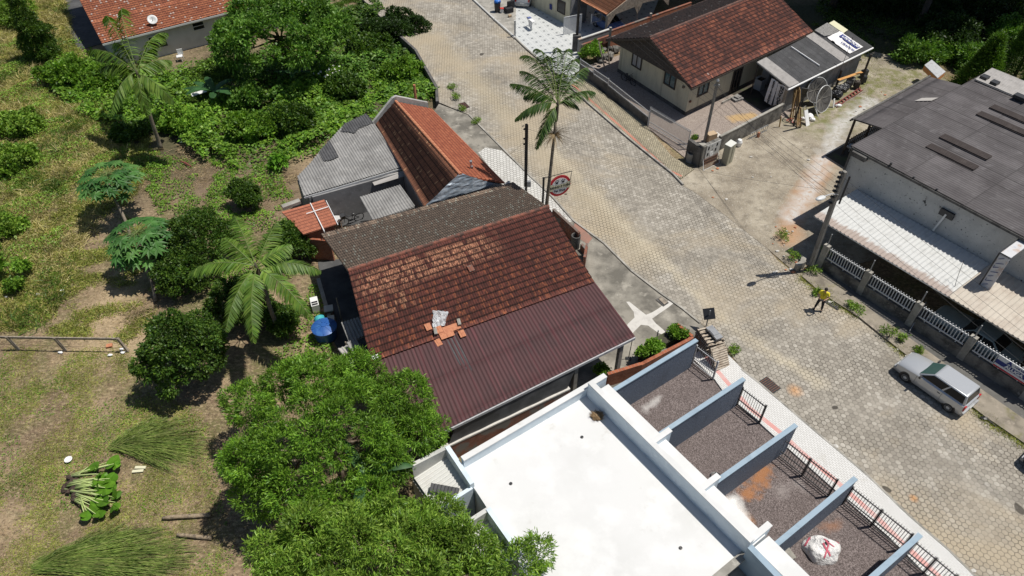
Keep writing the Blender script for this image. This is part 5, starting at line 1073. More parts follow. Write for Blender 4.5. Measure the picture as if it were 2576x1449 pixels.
wq = V3((wdir.y, -wdir.x, 0)); wq = wq if wq.y < 0 else -wq; c = lerp(wa, wb, .82) + wq * .12; c.z = 1.5; window(FH, c, wdir, (0, 0, 1), 1.2, 1.2, 0, 'wood_dark', 'glass_dark')
mb = MB(); p = lerp(wa, wb, .55) + wq * .15; mb.box(V3((p.x, p.y, 1.0)), (.35, .04, .5), rz=math.atan2(wdir.y, wdir.x)); tag(mb.build('poster', 'print_navy'), 'small blue and red poster on the grey patio wall', 'poster')
BR = thing('brick_wall', 'orange brick boundary wall between patio house and cream cottage', 'wall', Q(1, 0, 2300, 160)); mb = MB(); g0, g1 = Q(1, 0, 2030, 235, 1.8), Q(1, 0, 2640, 20, 1.8); vwall(mb, g0, g1, 0, 1.8, .16); mb.build('wall', 'brick_orange', BR)
mb = MB(); mb.bar(g0 + V3((0, 0, .03)), g1 + V3((0, 0, .03)), .2, .06); mb.build('coping', 'brick_old', BR)
for u_ in (0, .48): p = lerp(g0, g1, u_); MB().bar(V3((p.x, p.y, 0)), V3((p.x, p.y, 2.15)), .2).build('post', 'concrete', BR)
GW = thing('garden_wall', 'grey boundary wall with white coping beside the tiled patio', 'wall', Q(1, 0, 1900, 330)); mb = MB(); h0, h1 = Q(1, 0, 1790, 298, 1.5), Q(1, 0, 2022, 220, 1.5); vwall(mb, h0, h1, 0, 1.45, .16); mb.build('wall', 'wall_grey', GW); mb = MB(); mb.bar(h0, h1, .22, .08); mb.build('coping', 'wall_white_house', GW)
GP = thing('gate', 'open white slatted gate panel standing on the tiled patio', 'gate', Q(1, 0, 1740, 260)); ga, gb = Q(1, 0, 1675, 268), Q(1, 0, 1805, 243); U = V3((0, 0, 1)); mb = MB()
for p in (ga, gb): mb.bar(p, p + U * 1.75, .06, .06, up=(1, 0, 0))
for z in (.1, 1.72): mb.bar(ga + U * z, gb + U * z, .05, .06)
mb.build('frame', 'metal_white', GP); mb = MB()
for i in range(18): z = .2 + i * .083; mb.bar(ga + U * z, gb + U * z, .025, .05)
mb.build('slats', 'metal_white', GP)
gate('railing', 'low white railing beside the patio garden wall', 'railing', Q(1, 0, 1880, 250), Q(1, 0, 2010, 215), .9, .9, 12, None, 'metal_white', lowrail=None)
p = Q(1, 0, 1310, 277, 0); mb = MB(); mb.box(p + U * .75, (.16, .16, 1.5)); mb.box(p + U * 1.52, (.2, .2, .06)); tag(mb.build('post', 'wall_white_stained'), 'peeling white gate post at the patio corner by the road', 'post')

# ---------------------------------------------------------------- G: house at the top left
gE0, gE1 = A(257, 110, 2.5), A(640, 13, 2.5); gup = A(196, -8, 3.6) - gE0
G = thing('house', 'white walled house with lichen spotted orange tiled roof behind the palm', 'house', V3((*((gE0 + gE1) / 2).xy, -.3)))
ext = (gE1 - gE0) * .35; roof_sheet('tiled_roof', gE0 + gup * 1.8, gE1 + ext + gup * 1.8, gE0, gE1 + ext, 'tile', 'tile_top', G, pitch=.23, row=.38)
gd_ = hdir(gE0, gE1); gi = hdir(V3((0, 0, 0)), V3((-gd_.y, gd_.x, 0))); gi = gi if gi.y > 0 else -gi
a, b = gE0 + gi * .5 + gd_ * .6, gE1 + ext + gi * .5; mb = MB(); mb.prism([(p.x, p.y) for p in (a, b, b + gi * 6, a + gi * 6)], -.6, 2.55); mb.build('wall', 'wall_white_house', G)
mb = MB(); mb.bar(gE0 - V3((0, 0, .1)), gE1 + ext - V3((0, 0, .1)), .08, .14); mb.build('gutter', 'lamp_grey', G)
c = rayplane(a - gi * .05, -gi, 499, 65); window(G, c, gd_, (0, 0, 1), 1.1, .75, 0, 'wall_white_house', 'glass_dark', hb=True)
c = rayplane(a - gi * .05, -gi, 398, 105); window(G, c, gd_, (0, 0, 1), 1.5, 1.2, 1, 'wall_white_house', 'glass_dark')
p = rayplane(lerp(gE0, gE0 + gup, .3), gup.cross(gE1 - gE0).normalized(), 388, 63); DS = thing('satellite_dish', 'white satellite dish on the edge of the orange lichen spotted roof', 'satellite dish', p)
ax_ = Matrix.Rotation(R(40), 3, 'X') @ Matrix.Rotation(R(20), 3, 'Y'); MB().lathe(p + U * .45, [(.03, -.1), (.25, -.03), (.42, .1), (.4, .12), (.2, 0), (.05, -.06)], 18, axis=ax_).build('dish', 'lamp_grey', DS, smooth=True); MB().tube([p, p + U * .45], .03).build('mast', 'metal_grey', DS); MB().tube([p + U * .45, p + U * .45 + ax_ @ V3((0, .1, .4))], .018).build('feed_arm', 'metal_grey', DS)

# retaining wall of the sunken lot
RW = thing('retaining_wall', 'dark mossy retaining wall along the road above the overgrown lot', 'wall', A(1075, 173)); mb = MB()
for p, q in zip(RL[3:7], RL[4:8]): vwall(mb, p + V3((-.12, -.05, 0)), q + V3((-.12, -.05, 0)), -1.7, .12, .22)
mb.build('wall', 'concrete_dark', RW)
# ================================================================ vegetation
def unit(v): return v / (np.linalg.norm(v, axis=-1, keepdims=True) + 1e-9)
def leaf_quads(C, D, L, W, up=None, droop=.15):
    """kite leaves: base C, direction D, length L, width W -> V, F"""
    n = len(C); r = unit(rng.normal(size=(n, 3))) if up is None else up
    S = unit(np.cross(D, r)); N = np.cross(S, D); L = L[:, None]; W = W[:, None]
    b = C; m1 = C + D * L * .45 + S * W * .5 + N * L * .06; m2 = C + D * L * .45 - S * W * .5 + N * L * .06
    tip = C + D * L - np.array([0, 0, 1.0]) * L * droop
    V = np.stack([b, m1, tip, m2], 1).reshape(-1, 3); F = np.arange(4 * n).reshape(n, 4); return V, F
def crown_points(lobes, n, inner=.62, top_bias=.15):
    vol = np.array([l[1][0] * l[1][1] + l[1][1] * l[1][2] for l in lobes]); k = rng.choice(len(lobes), n, p=vol / vol.sum())
    c = np.array([l[0] for l in lobes])[k]; r = np.array([l[1] for l in lobes])[k]
    d = unit(rng.normal(size=(n, 3))); d[:, 2] += top_bias; d = unit(d); rad = 1 - (1 - inner) * rng.random((n, 1)) ** 1.6
    P = c + d * r * rad; D = unit(d / r)
    keep = np.ones(n, bool)
    for i, l in enumerate(lobes):
        q = np.linalg.norm((P - np.array(l[0])) / np.array(l[1]), axis=1); keep &= ~((q < .6) & (k != i))
    return P[keep], D[keep]
def crown(name, mat, lobes, parent, nspray, nleaf, L, W, spread=.75, inner=.62, lump=.18, droop=.2, up=.35):
    P, D = crown_points(lobes, nspray, inner)
    P = P + lump * np.sin(P[:, [1, 2, 0]] * 2.7 + 1.3) * np.array([1, 1, .8])
    C = np.repeat(P, nleaf, 0) + rng.normal(size=(len(P) * nleaf, 3)) * L * .35
    DD = unit(np.repeat(D, nleaf, 0) + rng.normal(size=(len(C), 3)) * spread + np.array([0, 0, up]))
    ll = L * rng.uniform(.6, 1.25, len(C)); V, F = leaf_quads(C, DD, ll, W * rng.uniform(.7, 1.3, len(C)), droop=droop)
    return npmesh(name, V, F, mat, parent)
def lobes_of(c, R_, n, r0, seed, flat_=.8):
    g = np.random.default_rng(seed); out = [((c[0], c[1], c[2]), (R_[0] * .52, R_[1] * .52, R_[2] * .55))]
    for i in range(n):
        a = 2 * math.pi * (i / n) + g.uniform(-.3, .3); e = g.uniform(-.35, .9); q = g.uniform(.5, .92)
        p = (c[0] + math.cos(a) * math.cos(e) * R_[0] * q, c[1] + math.sin(a) * math.cos(e) * R_[1] * q, c[2] + math.sin(e) * R_[2] * q)
        s = r0 * g.uniform(.7, 1.25); out.append((p, (s, s, s * flat_)))
    return out
def shell(c, R_, n, r0, seed, flat_=.8):
    g = np.random.default_rng(seed); out = []
    for i in range(n):
        zz = 1 - 1.35 * (i + .5) / n; a = 2.39996 * i + g.uniform(-.3, .3); s = math.sqrt(max(0, 1 - zz * zz)); q = g.uniform(.72, 1.06); r = r0 * g.uniform(.6, 1.35)
        out.append(((c[0] + math.cos(a) * s * R_[0] * q, c[1] + math.sin(a) * s * R_[1] * q, c[2] + zz * R_[2] * q), (r, r, r * flat_)))
    return out
def trunk(name, mat, base, top, r0, r1, parent, bend=.25, limbs=(), n=9):
    mb = MB(); base, top = V3(base), V3(top); pts = []; rs = []
    ox, oy = rnd.uniform(-1, 1) * bend, rnd.uniform(-1, 1) * bend
    for i in range(9): f = i / 8; pts.append(lerp(base, top, f) + V3((ox, oy, 0)) * math.sin(f * math.pi)); rs.append(r0 * (1.35 if i == 0 else 1) * (1 - f) + r1 * f)
    mb.tube(pts, rs, n)
    for (f, q) in limbs:
        s = lerp(base, top, f) + V3((ox, oy, 0)) * math.sin(f * math.pi); q = V3(q); mb.tube([s, lerp(s, q, .5) + V3((0, 0, -.1)), q], [r1 * .9, r1 * .6, r1 * .25], 6)
    return mb.build(name, mat, parent, smooth=True)
def tree(name, label, cat, base, c, R_, nl, r0, mat, nspray, nleaf, L, W, seed, group=None, tr=(.16, .07), bark='bark', spread=.75, inner=.62, droop=.2, up=.35, flat_=.8, extra=()):
    t = thing(name, label, cat, base, group); lob = (shell if nl > 24 else lobes_of)(c, R_, nl, r0, seed, flat_) + list(extra)
    crown('crown', mat, lob, t, nspray, nleaf, L, W, spread, inner, droop=droop, up=up)
    trunk('trunk', bark, base, (c[0], c[1], c[2] + R_[2] * .2), tr[0], tr[1], t, limbs=[(rnd.uniform(.45, .85), l[0]) for l in lob[1:40:3]])
    return t
# the two big feathery trees at the bottom
b = A(790, 1230, 0); c = A(830, 1085, 4.0)
T1 = tree('tree', 'large bright green feathery tree covering the corner of the maroon roof', 'tree', (c.x + .3, c.y - .3, 0), (c.x, c.y, 3.7), (4.1, 3.7, 2.0), 46, .74, 'leaf_willow', 6200, 18, .2, .042, 11, tr=(.22, .1), spread=.75, inner=.72, up=.5,
    extra=[(tuple(A(1010, 1010, 4.2)), (1.3, 1.2, .9)), (tuple(A(900, 930, 3.6)), (1.2, 1.1, .8)), (tuple(A(625, 1010, 3.2)), (1.2, 1.2, .9)), (tuple(A(1040, 1075, 4.2)), (1.1, 1.0, .8)), (tuple(A(640, 1170, 3.0)), (1.2, 1.1, .9)), (tuple(A(960, 1180, 3.6)), (1.2, 1.1, .9)), (tuple(A(650, 1255, 2.6)), (1.0, 1.0, .8)), (tuple(A(800, 960, 4.2)), (1.3, 1.2, .9))])
for k_ in range(3):
    p = V3((c.x - 2.6 - .25 * k_, c.y - 1.0 - .5 * k_, 0)); mb = MB(); mb.tube([p, p + V3((.3, .2, .9)), p + V3((1.2, .7, 2.6))], [.14, .11, .05], 8); mb.build('trunk', 'bark', T1, smooth=True)
c = A(960, 1430, 4.0)
T2 = tree('tree', 'olive green narrow leaved tree at the bottom edge in front of white building', 'tree', (c.x, c.y, 0), (c.x - .2, c.y, 3.4), (4.6, 2.6, 2.1), 44, .74, 'leaf_olive', 6200, 17, .22, .045, 23, tr=(.22, .1), spread=.75, inner=.72, up=.45,
    extra=[(tuple(A(1180, 1375, 4.2)), (.95, .9, .8)), (tuple(A(1345, 1395, 4.6)), (.55, .6, .6)), (tuple(A(1300, 1440, 4.4)), (.9, .8, .7)), (tuple(A(1050, 1345, 4.0)), (1.0, .9, .8)), (tuple(A(760, 1400, 3.0)), (1.3, 1.2, .9)), (tuple(A(900, 1330, 3.6)), (1.2, 1.1, .9)), (tuple(A(700, 1440, 2.4)), (1.0, 1.0, .8)), (tuple(A(1190, 1430, 4.0)), (1.0, .9, .8))])
# citrus bushes
bushes = [('dense round dark green citrus tree left of the feathery tree', (470, 980), (468, 885, 2.1), (1.95, 1.8, 1.75), 2600, 21),
          ('dark citrus bush behind the papaya trunk', (500, 690), (500, 610, 1.8), (1.75, 1.6, 1.4), 2000, 22),
          ('dark citrus bush below the palm, right of papaya trunk', (470, 735), (462, 685, 1.2), (1.4, 1.2, 1.1), 1300, 23),
          ('small citrus bush against the brick outhouse wall', (735, 650), (732, 610, 1.2), (1.0, .95, 1.0), 900, 24),
          ('leafy bush hidden under the palm fronds', (600, 830), (600, 760, 1.2), (1.5, 1.3, 1.1), 1300, 25),
          ('small round shrub between outhouse and garden', (618, 520), (618, 490, .9), (.85, .85, .9), 800, 26),
          ('low bush right of the palm near the blue tank', (715, 830), (712, 800, .8), (.9, .8, .7), 600, 27)]
for lb, bs, cc, R_, ns, sd in bushes:
    c = A(*cc); tree('citrus_tree', lb, 'bush', (c.x, c.y, 0), tuple(c), R_, 30, R_[0] * .3, 'leaf_citrus', int(ns * 1.2), 9, .17, .085, sd, 'citrus bushes in the garden', tr=(.07, .03), spread=.9, inner=.75)
# tall broadleaf tree in front of the top-left house, and neighbours
c = AG(700, 140); tp = A(690, 60, 4.6)
T5 = tree('tree', 'large broad leaved tree in front of the white house wall', 'tree', tuple(c), (tp.x, tp.y, 3.6), (5.2, 4.4, 2.3), 40, .85, 'leaf_broad', 2900, 10, .34, .15, 31, tr=(.25, .1), spread=.8, inner=.6, extra=[(tuple(A(590, 90, 3.2)), (1.6, 1.3, 1.1)), (tuple(A(800, 40, 4.0)), (1.7, 1.5, 1.2)), (tuple(A(640, 30, 4.6)), (1.7, 1.5, 1.2)), (tuple(A(730, 130, 2.4)), (1.6, 1.3, 1.0))])
c = AG(115, 150); tp = A(110, 70, 3.4)
tree('shrub', 'tall slender columnar shrub at the top left corner', 'shrub', tuple(c), (c.x, c.y, 2.2), (1.2, 1.2, 2.0), 8, .6, 'leaf_citrus', 2600, 9, .22, .07, 33, tr=(.1, .04), extra=[((c.x + .2 * math.sin(k * 2), c.y, .7 + .75 * k), (1.35 - .14 * k, 1.3 - .14 * k, .8)) for k in range(8)])
c = AG(40, 60); tree('shrub', 'bushy yellow green shrub at the top left edge', 'shrub', tuple(c), (c.x, c.y, .9), (1.9, 1.5, .9), 9, .9, 'leaf_olive', 1500, 9, .24, .09, 34, tr=(.1, .04))
c = AG(1000, 100); tree('shrub', 'dark leafy shrub just below the retaining wall by the road', 'shrub', (c.x, c.y, c.z), (c.x, c.y, c.z + 1.2), (2.6, 3.2, 1.1), 12, .9, 'leaf_dark', 2400, 9, .24, .12, 35, tr=(.08, .03))

def frond(base, az, length, rise, droop, nl, leafL, mat, parent, rng_, rib='palm_rib', wide=.05, twist=0., name='frond', hang=.5):
    d = V3((math.cos(az), math.sin(az), 0)); pts = []; n = 14
    for i in range(n + 1):
        f = i / n; pts.append(V3(base) + d * (length * f * (1 - .14 * f)) + V3((0, 0, length * (rise * f - droop * f * f))))
    mb = MB(); mb.tube(pts, [.022 * (1 - .8 * i / n) + .005 for i in range(n + 1)], 5); rb = mb.build(name, rib, parent)
    C, D, L = [], [], []; side = V3((-d.y, d.x, 0))
    for k in range(nl):
        f = .12 + .88 * (k + .5) / nl; j = min(n - 1, int(f * n)); p = lerp(pts[j], pts[j + 1], f * n - j); tg = (pts[j + 1] - pts[j]).normalized(); nn = side.cross(tg)
        for s in (-1, 1):
            dv = (tg * .55 + side * s * .85 - V3((0, 0, hang)) * rng_.uniform(.6, 1.3) + V3((0, 0, .25 * (1 - f)))).normalized()
            C.append(p); D.append(dv); L.append(leafL * (math.sin(math.pi * min(1, .18 + .8 * f)) ** .6) * rng_.uniform(.85, 1.1))
    C, D, L = np.array([tuple(q) for q in C]), np.array([tuple(q) for q in D]), np.array(L)
    S = unit(np.cross(D, np.array([0, 0, 1.0]) + rng.normal(size=D.shape) * .25)); Wd = np.full(len(C), wide); Dn = unit(D - np.array([0, 0, .35]))
    V, Fq = [], []; b = C; m = C + D * L[:, None] * .5; e = m + Dn * L[:, None] * .5
    V = np.stack([b - S * Wd[:, None] * .3, b + S * Wd[:, None] * .3, m + S * Wd[:, None] * .5, m - S * Wd[:, None] * .5, e], 1).reshape(-1, 3)
    i0 = np.arange(len(C)) * 5; Fq = np.concatenate([np.stack([i0, i0 + 1, i0 + 2, i0 + 3], 1), np.stack([i0 + 3, i0 + 2, i0 + 4, i0 + 4], 1)])
    # degenerate quads become kites: split tip
    V = np.concatenate([V, ]) ; me_V = V
    F3 = np.concatenate([np.stack([i0, i0 + 1, i0 + 2], 1), np.stack([i0, i0 + 2, i0 + 3], 1), np.stack([i0 + 3, i0 + 2, i0 + 4], 1)])
    npmesh('leaflets', me_V, F3, mat, rb); return rb
def palm(label, base, crown_pt, specs, mat, r0=.13, r1=.09, shaft=1.0, leafL=.55, nl=46, wide=.05, hang=.5, sc=1.0):
    t = thing('palm_tree', label, 'palm tree', base, 'palm trees'); base, cp = V3(base), V3(crown_pt); ax = (cp - base).normalized()
    mb = MB(); pts = [lerp(base, cp - ax * shaft, i / 10) + V3((0, .04 * math.sin(i), 0)) for i in range(11)]; mb.tube(pts, [r0 * 1.4] + [r0 + (r1 - r0) * i / 10 for i in range(1, 11)], 10); mb.build('trunk', 'bark_palm', t, smooth=True)
    mb = MB(); mb.tube([cp - ax * shaft, cp - ax * shaft * .5, cp, cp + V3((0, 0, .3))], [r1 * 1.25, r1 * 1.35, r1 * .9, .03], 10); mb.build('crownshaft', 'palm_shaft', t, smooth=True)
    for (az, ln, rise, droop) in specs: frond(cp + V3((0, 0, rnd.uniform(-.1, .15))), R(az), ln * sc, rise, droop, nl, leafL, mat, t, rnd, wide=wide, hang=hang)
    return t
def dirto(p, x, y, z): q = A(x, y, z); return math.degrees(math.atan2(q.y - p.y, q.x - p.x)), math.hypot(q.x - p.x, q.y - p.y)
# palm by the road
pb = A(1372, 545, 0); hz = height_to(pb, 262); cp = A(1403, 262, hz)
sp = []
for (x, y, dzv, rise) in ((1272, 208, .6, .55), (1300, 172, .9, .8), (1338, 122, 1.2, 1.0), (1400, 112, 1.2, 1.0), (1437, 120, 1.0, .9), (1484, 165, 1.0, .8), (1506, 226, -.1, .4), (1284, 302, -.9, .2), (1342, 372, -1.9, -.2), (1365, 150, .5, 1.2), (1418, 185, .6, 1.3), (1310, 240, -.2, .45), (1460, 265, -1.0, .2), (1300, 140, .9, .9), (1460, 140, .9, .9)):
    az, ln = dirto(cp, x, y, hz + dzv); ln = max(ln, 1.6); sp.append((az, ln * 1.05, rise, rise - dzv / ln if rise - dzv / ln > 0 else .05))
P3 = palm('tall slim palm tree with drooping fronds beside the round shop sign', pb, cp, sp, 'leaf_palm_dark', .12, .085, 1.1, .8, 96, .06, hang=.85)
q = lerp(pb, cp, .76); mb = MB()
for i in range(170):
    a_, e_ = rnd.uniform(0, 6.28), rnd.uniform(-.9, .5); d_ = V3((math.cos(a_) * math.cos(e_), math.sin(a_) * math.cos(e_), math.sin(e_))); ln = rnd.uniform(.5, 1.15); mb.tube([q, q + d_ * ln * .55, q + d_ * ln + V3((0, 0, -.18))], [.012, .009, .004], 3, cap=False)
mb.build('dry_flower_stalk', 'straw', P3)
# palm in the garden (seen from above)
pb = A(668, 905, 0); hz = 5.0; cp = A(645, 672, hz); pb = V3((cp.x + .1, cp.y - .15, 0)); sp = []
for (x, y, dzv, rise) in ((470, 690, -.2, .45), (590, 545, .7, .6), (698, 560, .8, .6), (812, 682, -.2, .4), (788, 800, -.9, .3), (634, 862, -1.0, .25), (562, 832, -1.1, .2), (560, 600, .9, .75), (735, 620, .7, .7), (660, 590, 1.1, .9), (505, 640, .5, .5)):
    az, ln = dirto(cp, x, y, hz + dzv); sp.append((az, max(ln, 1.2), rise, max(.05, rise - dzv / max(ln, 1.2))))
palm('young palm tree with broad yellow green fronds in the middle of the garden', pb, cp, sp[:9], 'leaf_palm', .13, .1, .9, .8, 70, .085, hang=.55, sc=1.12)
# palm at the upper left
pb = AG(405, 377); hz = height_to(pb, 185); cp = A(345, 185, hz); sp = []
for (x, y, dzv, rise) in ((205, 128, .3, .5), (258, 38, 1.2, .9), (318, 22, 1.5, 1.1), (430, 72, .7, .7), (442, 152, -.1, .4), (448, 262, -1.2, .2), (268, 296, -1.9, .0), (240, 175, -.4, .3), (395, 120, .5, .6), (300, 230, -1.4, .1), (370, 290, -1.8, .0), (280, 100, .8, .7)):
    az, ln = dirto(cp, x, y, hz + dzv); sp.append((az, max(ln, 2.0) * 1.02, rise, max(.05, rise - dzv / max(ln, 2.0))))
palm('leaning palm tree in front of the orange roofed house at the upper left', pb, cp, sp, 'leaf_palm', .15, .1, 1.4, 1.0, 64, .12, hang=1.05)

# papayas
def papaya_leaf(mb, base, tip_c, r, nrm):
    n = V3(nrm).normalized(); x = V3((1, 0, 0)).cross(n); x = x.normalized() if x.length > .1 else V3((0, 1, 0)); y = n.cross(x); a0 = rnd.uniform(0, 6.28); vs = [tip_c]
    m = 9
    for i in range(m * 2):
        a = a0 + math.pi * 2 * i / (m * 2); rr = r * (1.0 if i % 2 == 0 else .45) * rnd.uniform(.85, 1.1); vs.append(tip_c + (x * math.cos(a) + y * math.sin(a)) * rr - n * (.22 * rr if i % 2 == 0 else .02))
    mb.add(vs, [(0, 1 + i, 1 + (i + 1) % (m * 2)) for i in range(m * 2)])
def papaya(label, base, crowns, seed):
    t = thing('papaya_tree', label, 'papaya tree', base, 'papaya trees'); base = V3(base)
    top = V3(crowns[-1][0]); mb = MB(); pts = [lerp(base, top, i / 8) + V3((.08 * math.sin(i * .8), 0, 0)) for i in range(9)]; mb.tube(pts, [.13, .11, .1, .095, .09, .08, .075, .07, .05], 9); mb.build('trunk', 'bark_palm', t, smooth=True)
    lm = MB(); pm = MB()
    for (c, n, rad, lr) in crowns:
        c = V3(c)
        for i in range(n):
            a = 2.4 * i + rnd.uniform(-.2, .2); f = (i + .5) / n; ln = rad * (.45 + .55 * f); p = c + V3((math.cos(a) * ln, math.sin(a) * ln, .35 - .75 * f + rnd.uniform(-.1, .1)))
            pm.tube([c, lerp(c, p, .5) + V3((0, 0, .12)), p], [.016, .013, .01], 4); papaya_leaf(lm, c, p, lr * rnd.uniform(.8, 1.15), V3((math.cos(a) * .45 * f, math.sin(a) * .45 * f, 1)))
    pm.build('petioles', 'palm_rib', t); lm.build('leaves', 'leaf_papaya', t)
b = A(392, 758, 0); c1 = A(345, 585, 3.0)
papaya('papaya tree with leaning pale trunk and shadow on bare soil', (b.x, b.y, 0), [(c1 + V3((.1, -.2, -.7)), 34, 1.7, .55), (c1, 44, 1.9, .58)], 1)
b = A(330, 600, 0); c1 = A(268, 440, 3.2); papaya('second papaya tree behind, its crown nearer the upper left palm', (b.x, b.y, 0), [(c1 + V3((.1, -.2, -.5)), 20, 1.4, .5), (c1, 44, 1.9, .56)], 2)

# banana plants: long arched blades
def banana(label, base, n, L, Wd, seed, group='banana plants', h=1.2):
    t = thing('banana_plant', label, 'banana plant', base, group); base = V3(base); rr = random.Random(seed); mb = MB(); mb.tube([base, base + V3((0, 0, h))], [.13, .09], 8); mb.build('stem', 'stem_pale', t)
    for k in range(n):
        az = 2.4 * k + rr.uniform(-.3, .3); ln = L * rr.uniform(.7, 1.1); d = V3((math.cos(az), math.sin(az), 0)); s = V3((-d.y, d.x, 0)); lm = MB(); m = 9; rise = rr.uniform(.3, .9)
        for i in range(m + 1):
            f = i / m; c = base + V3((0, 0, h)) + d * ln * f * (1 - .1 * f) + V3((0, 0, ln * (rise * f - .75 * rise * f * f))); wv = Wd * (math.sin(math.pi * min(1, .08 + .9 * f)) ** .55) * .5
            lm.v += [c + s * wv + V3((0, 0, -.25 * wv + rr.uniform(-.02, .02))), c, c - s * wv + V3((0, 0, -.25 * wv + rr.uniform(-.02, .02)))]
        for i in range(m):
            q = i * 3; lm.f += [[q, q + 1, q + 4, q + 3], [q + 1, q + 2, q + 5, q + 4]]
        lm.build('leaf', 'leaf_banana', t, smooth=True)
    return t
banana('banana plant with large upright blades in the sunken garden lot', tuple(AG(548, 262)), 9, 2.3, .6, 4)
banana('single banana plant with dark blades rising from the bottom tree', tuple(A(945, 1300, .5)), 3, 2.2, .42, 5, h=3.4)
banana('small banana plant in the shade below the broad leaved tree', tuple(AG(745, 215)), 6, 1.7, .45, 6)

# conifers at the upper right and dark forest trees
def conifer(label, base, h, r, seed, mat='leaf_conifer', n=2600):
    t = thing('conifer', label, 'conifer', base, 'conifers at the forest edge'); g = np.random.default_rng(seed); base = np.array(base)
    f = g.random(n) ** .8; a = g.random(n) * 6.283; lay = np.floor(f * 16) / 16; rr = r * (1 - f) * (.55 + .45 * g.random(n)) + .08
    P = base + np.stack([np.cos(a) * rr, np.sin(a) * rr, h * (.06 + .94 * f) - .18 * rr], 1); D0 = np.stack([np.cos(a), np.sin(a), np.full(n, .9)], 1)
    C = np.repeat(P, 9, 0) + g.normal(size=(n * 9, 3)) * .12; D = unit(np.repeat(D0, 9, 0) + g.normal(size=(n * 9, 3)) * .6)
    V, F = leaf_quads(C, D, g.uniform(.2, .42, n * 9), np.full(n * 9, .05)); npmesh('crown', V, F, mat, t); MB().tube([V3(base), V3(base) + V3((0, 0, h * .9))], [.16, .03], 8).build('trunk', 'bark', t); return t
for i, (x, y, h, r_, lb) in enumerate(((2540, 215, 8.2, 1.9, 'tall pointed light green conifer at the right edge behind the dark roof'), (2450, 225, 4.6, 1.9, 'shorter bushy conifer touching the dark warehouse roof'), (2600, 260, 6.0, 1.9, 'conifer partly cut off by the right edge'))):
    b = A(x, y, 0); conifer(lb, tuple(b), h, r_, 50 + i)
forest = []
ft = [(32, 70.5), (36, 73), (43, 70), (50, 74), (57, 70), (33, 79), (41, 80), (49, 83), (57, 80), (27, 75), (64, 76), (39, 66.5), (46, 68.5), (22, 77)]
for i, (x, y) in enumerate(ft):
    h = 13 + 3 * rnd.random()
    t = thing('forest_tree', 'tall shade tree of the dark forest behind the yard, seen as trunk and shadow', 'tree', (x, y, 0), 'forest trees at the top right'); g = lobes_of((x, y, h - 2.5), (5.0, 4.6, 3.2), 7, 2.2, 70 + i)
    crown('crown', 'leaf_dark', g, t, 900, 7, .95, .55, inner=.45); trunk('trunk', 'wood_dark', (x, y, 0), (x, y, h - 1.5), .3, .12, t, bend=.3)
shr = [(2300, 150, 1.4, 'leaf_broad'), (2380, 120, 1.8, 'leaf_dark'), (2420, 160, 1.3, 'leaf_broad'), (2490, 60, 2.0, 'leaf_dark'), (2350, 60, 1.6, 'leaf_dark'), (2250, 30, 1.6, 'leaf_dark'), (2150, 20, 1.3, 'leaf_dark'), (2540, 110, 1.6, 'leaf_broad'), (2450, 20, 2.2, 'leaf_dark'), (2570, 20, 2.2, 'leaf_dark')]
nm = ['light green undergrowth bush left of the conifers', 'dark undergrowth bush behind the metal topped box', 'leafy bush between box and conifer', 'dark bush in the forest shadow near the top right corner', 'dark bush in the middle of the forest shadow', 'dark bush at the top of the forest shadow', 'small dark bush beyond the cottage roof', 'leafy bush beside the tall conifer', 'large dark bush at the top edge of the forest', 'large dark bush in the top right corner']
for i, ((x, y, r_, mt), lb) in enumerate(zip(shr, nm)):
    b = A(x, y, 0); tree('undergrowth_bush', lb, 'bush', tuple(b), (b.x, b.y, r_ * .6), (r_ * 1.3, r_ * 1.1, r_ * .8), 8, r_ * .5, mt, 700, 8, .32, .13, 90 + i, 'forest edge bushes', tr=(.06, .03))

# bushes of the sunken lot
for i, (x, y, r_, h, mt, lb) in enumerate(((640, 345, 1.3, 1.7, 'leaf_vine', 'leafy bush left of the grey corrugated roof, by the dry palm litter'), (735, 330, 1.4, 1.8, 'leaf_citrus', 'dark bush in the middle of the overgrown lot'), (625, 270, 1.1, 1.6, 'leaf_broad', 'bush right of the banana plant'), (870, 245, 1.3, 1.6, 'leaf_citrus', 'bush above the grey roof extension near the white flowers'), (1015, 205, 1.3, 1.7, 'leaf_vine', 'bush at the foot of the road retaining wall'), (930, 150, 1.5, 1.8, 'leaf_citrus', 'large bush in the upper part of the overgrown lot'), (180, 205, 1.5, 1.5, 'leaf_vine', 'bright bush left of the leaning palm'), (270, 215, 1.3, 1.4, 'leaf_vine', 'bright bush just behind the leaning palm trunk'), (480, 330, 1.2, 1.3, 'leaf_vine', 'low bush right of the leaning palm trunk'), (330, 350, .9, 1.0, 'leaf_citrus', 'small dark bush left of the leaning palm foot'), (20, 420, 1.5, 1.2, 'leaf_olive', 'leafy bush at the left edge, halfway up'), (60, 330, 1.2, 1.2, 'leaf_olive', 'olive bush at the left edge, upper of two'), (10, 590, 1.0, .9, 'leaf_olive', 'small bush at the left edge beside the saplings'))):
    b = AG(x, y); tree('bush', lb, 'bush', tuple(b), (b.x, b.y, b.z + h * .5), (r_ * 1.25, r_, h * .55), 26, r_ * .3, mt, int(520 * r_ * r_), 8, .26, .15, 200 + i, 'bushes of the overgrown lot', tr=(.05, .03))
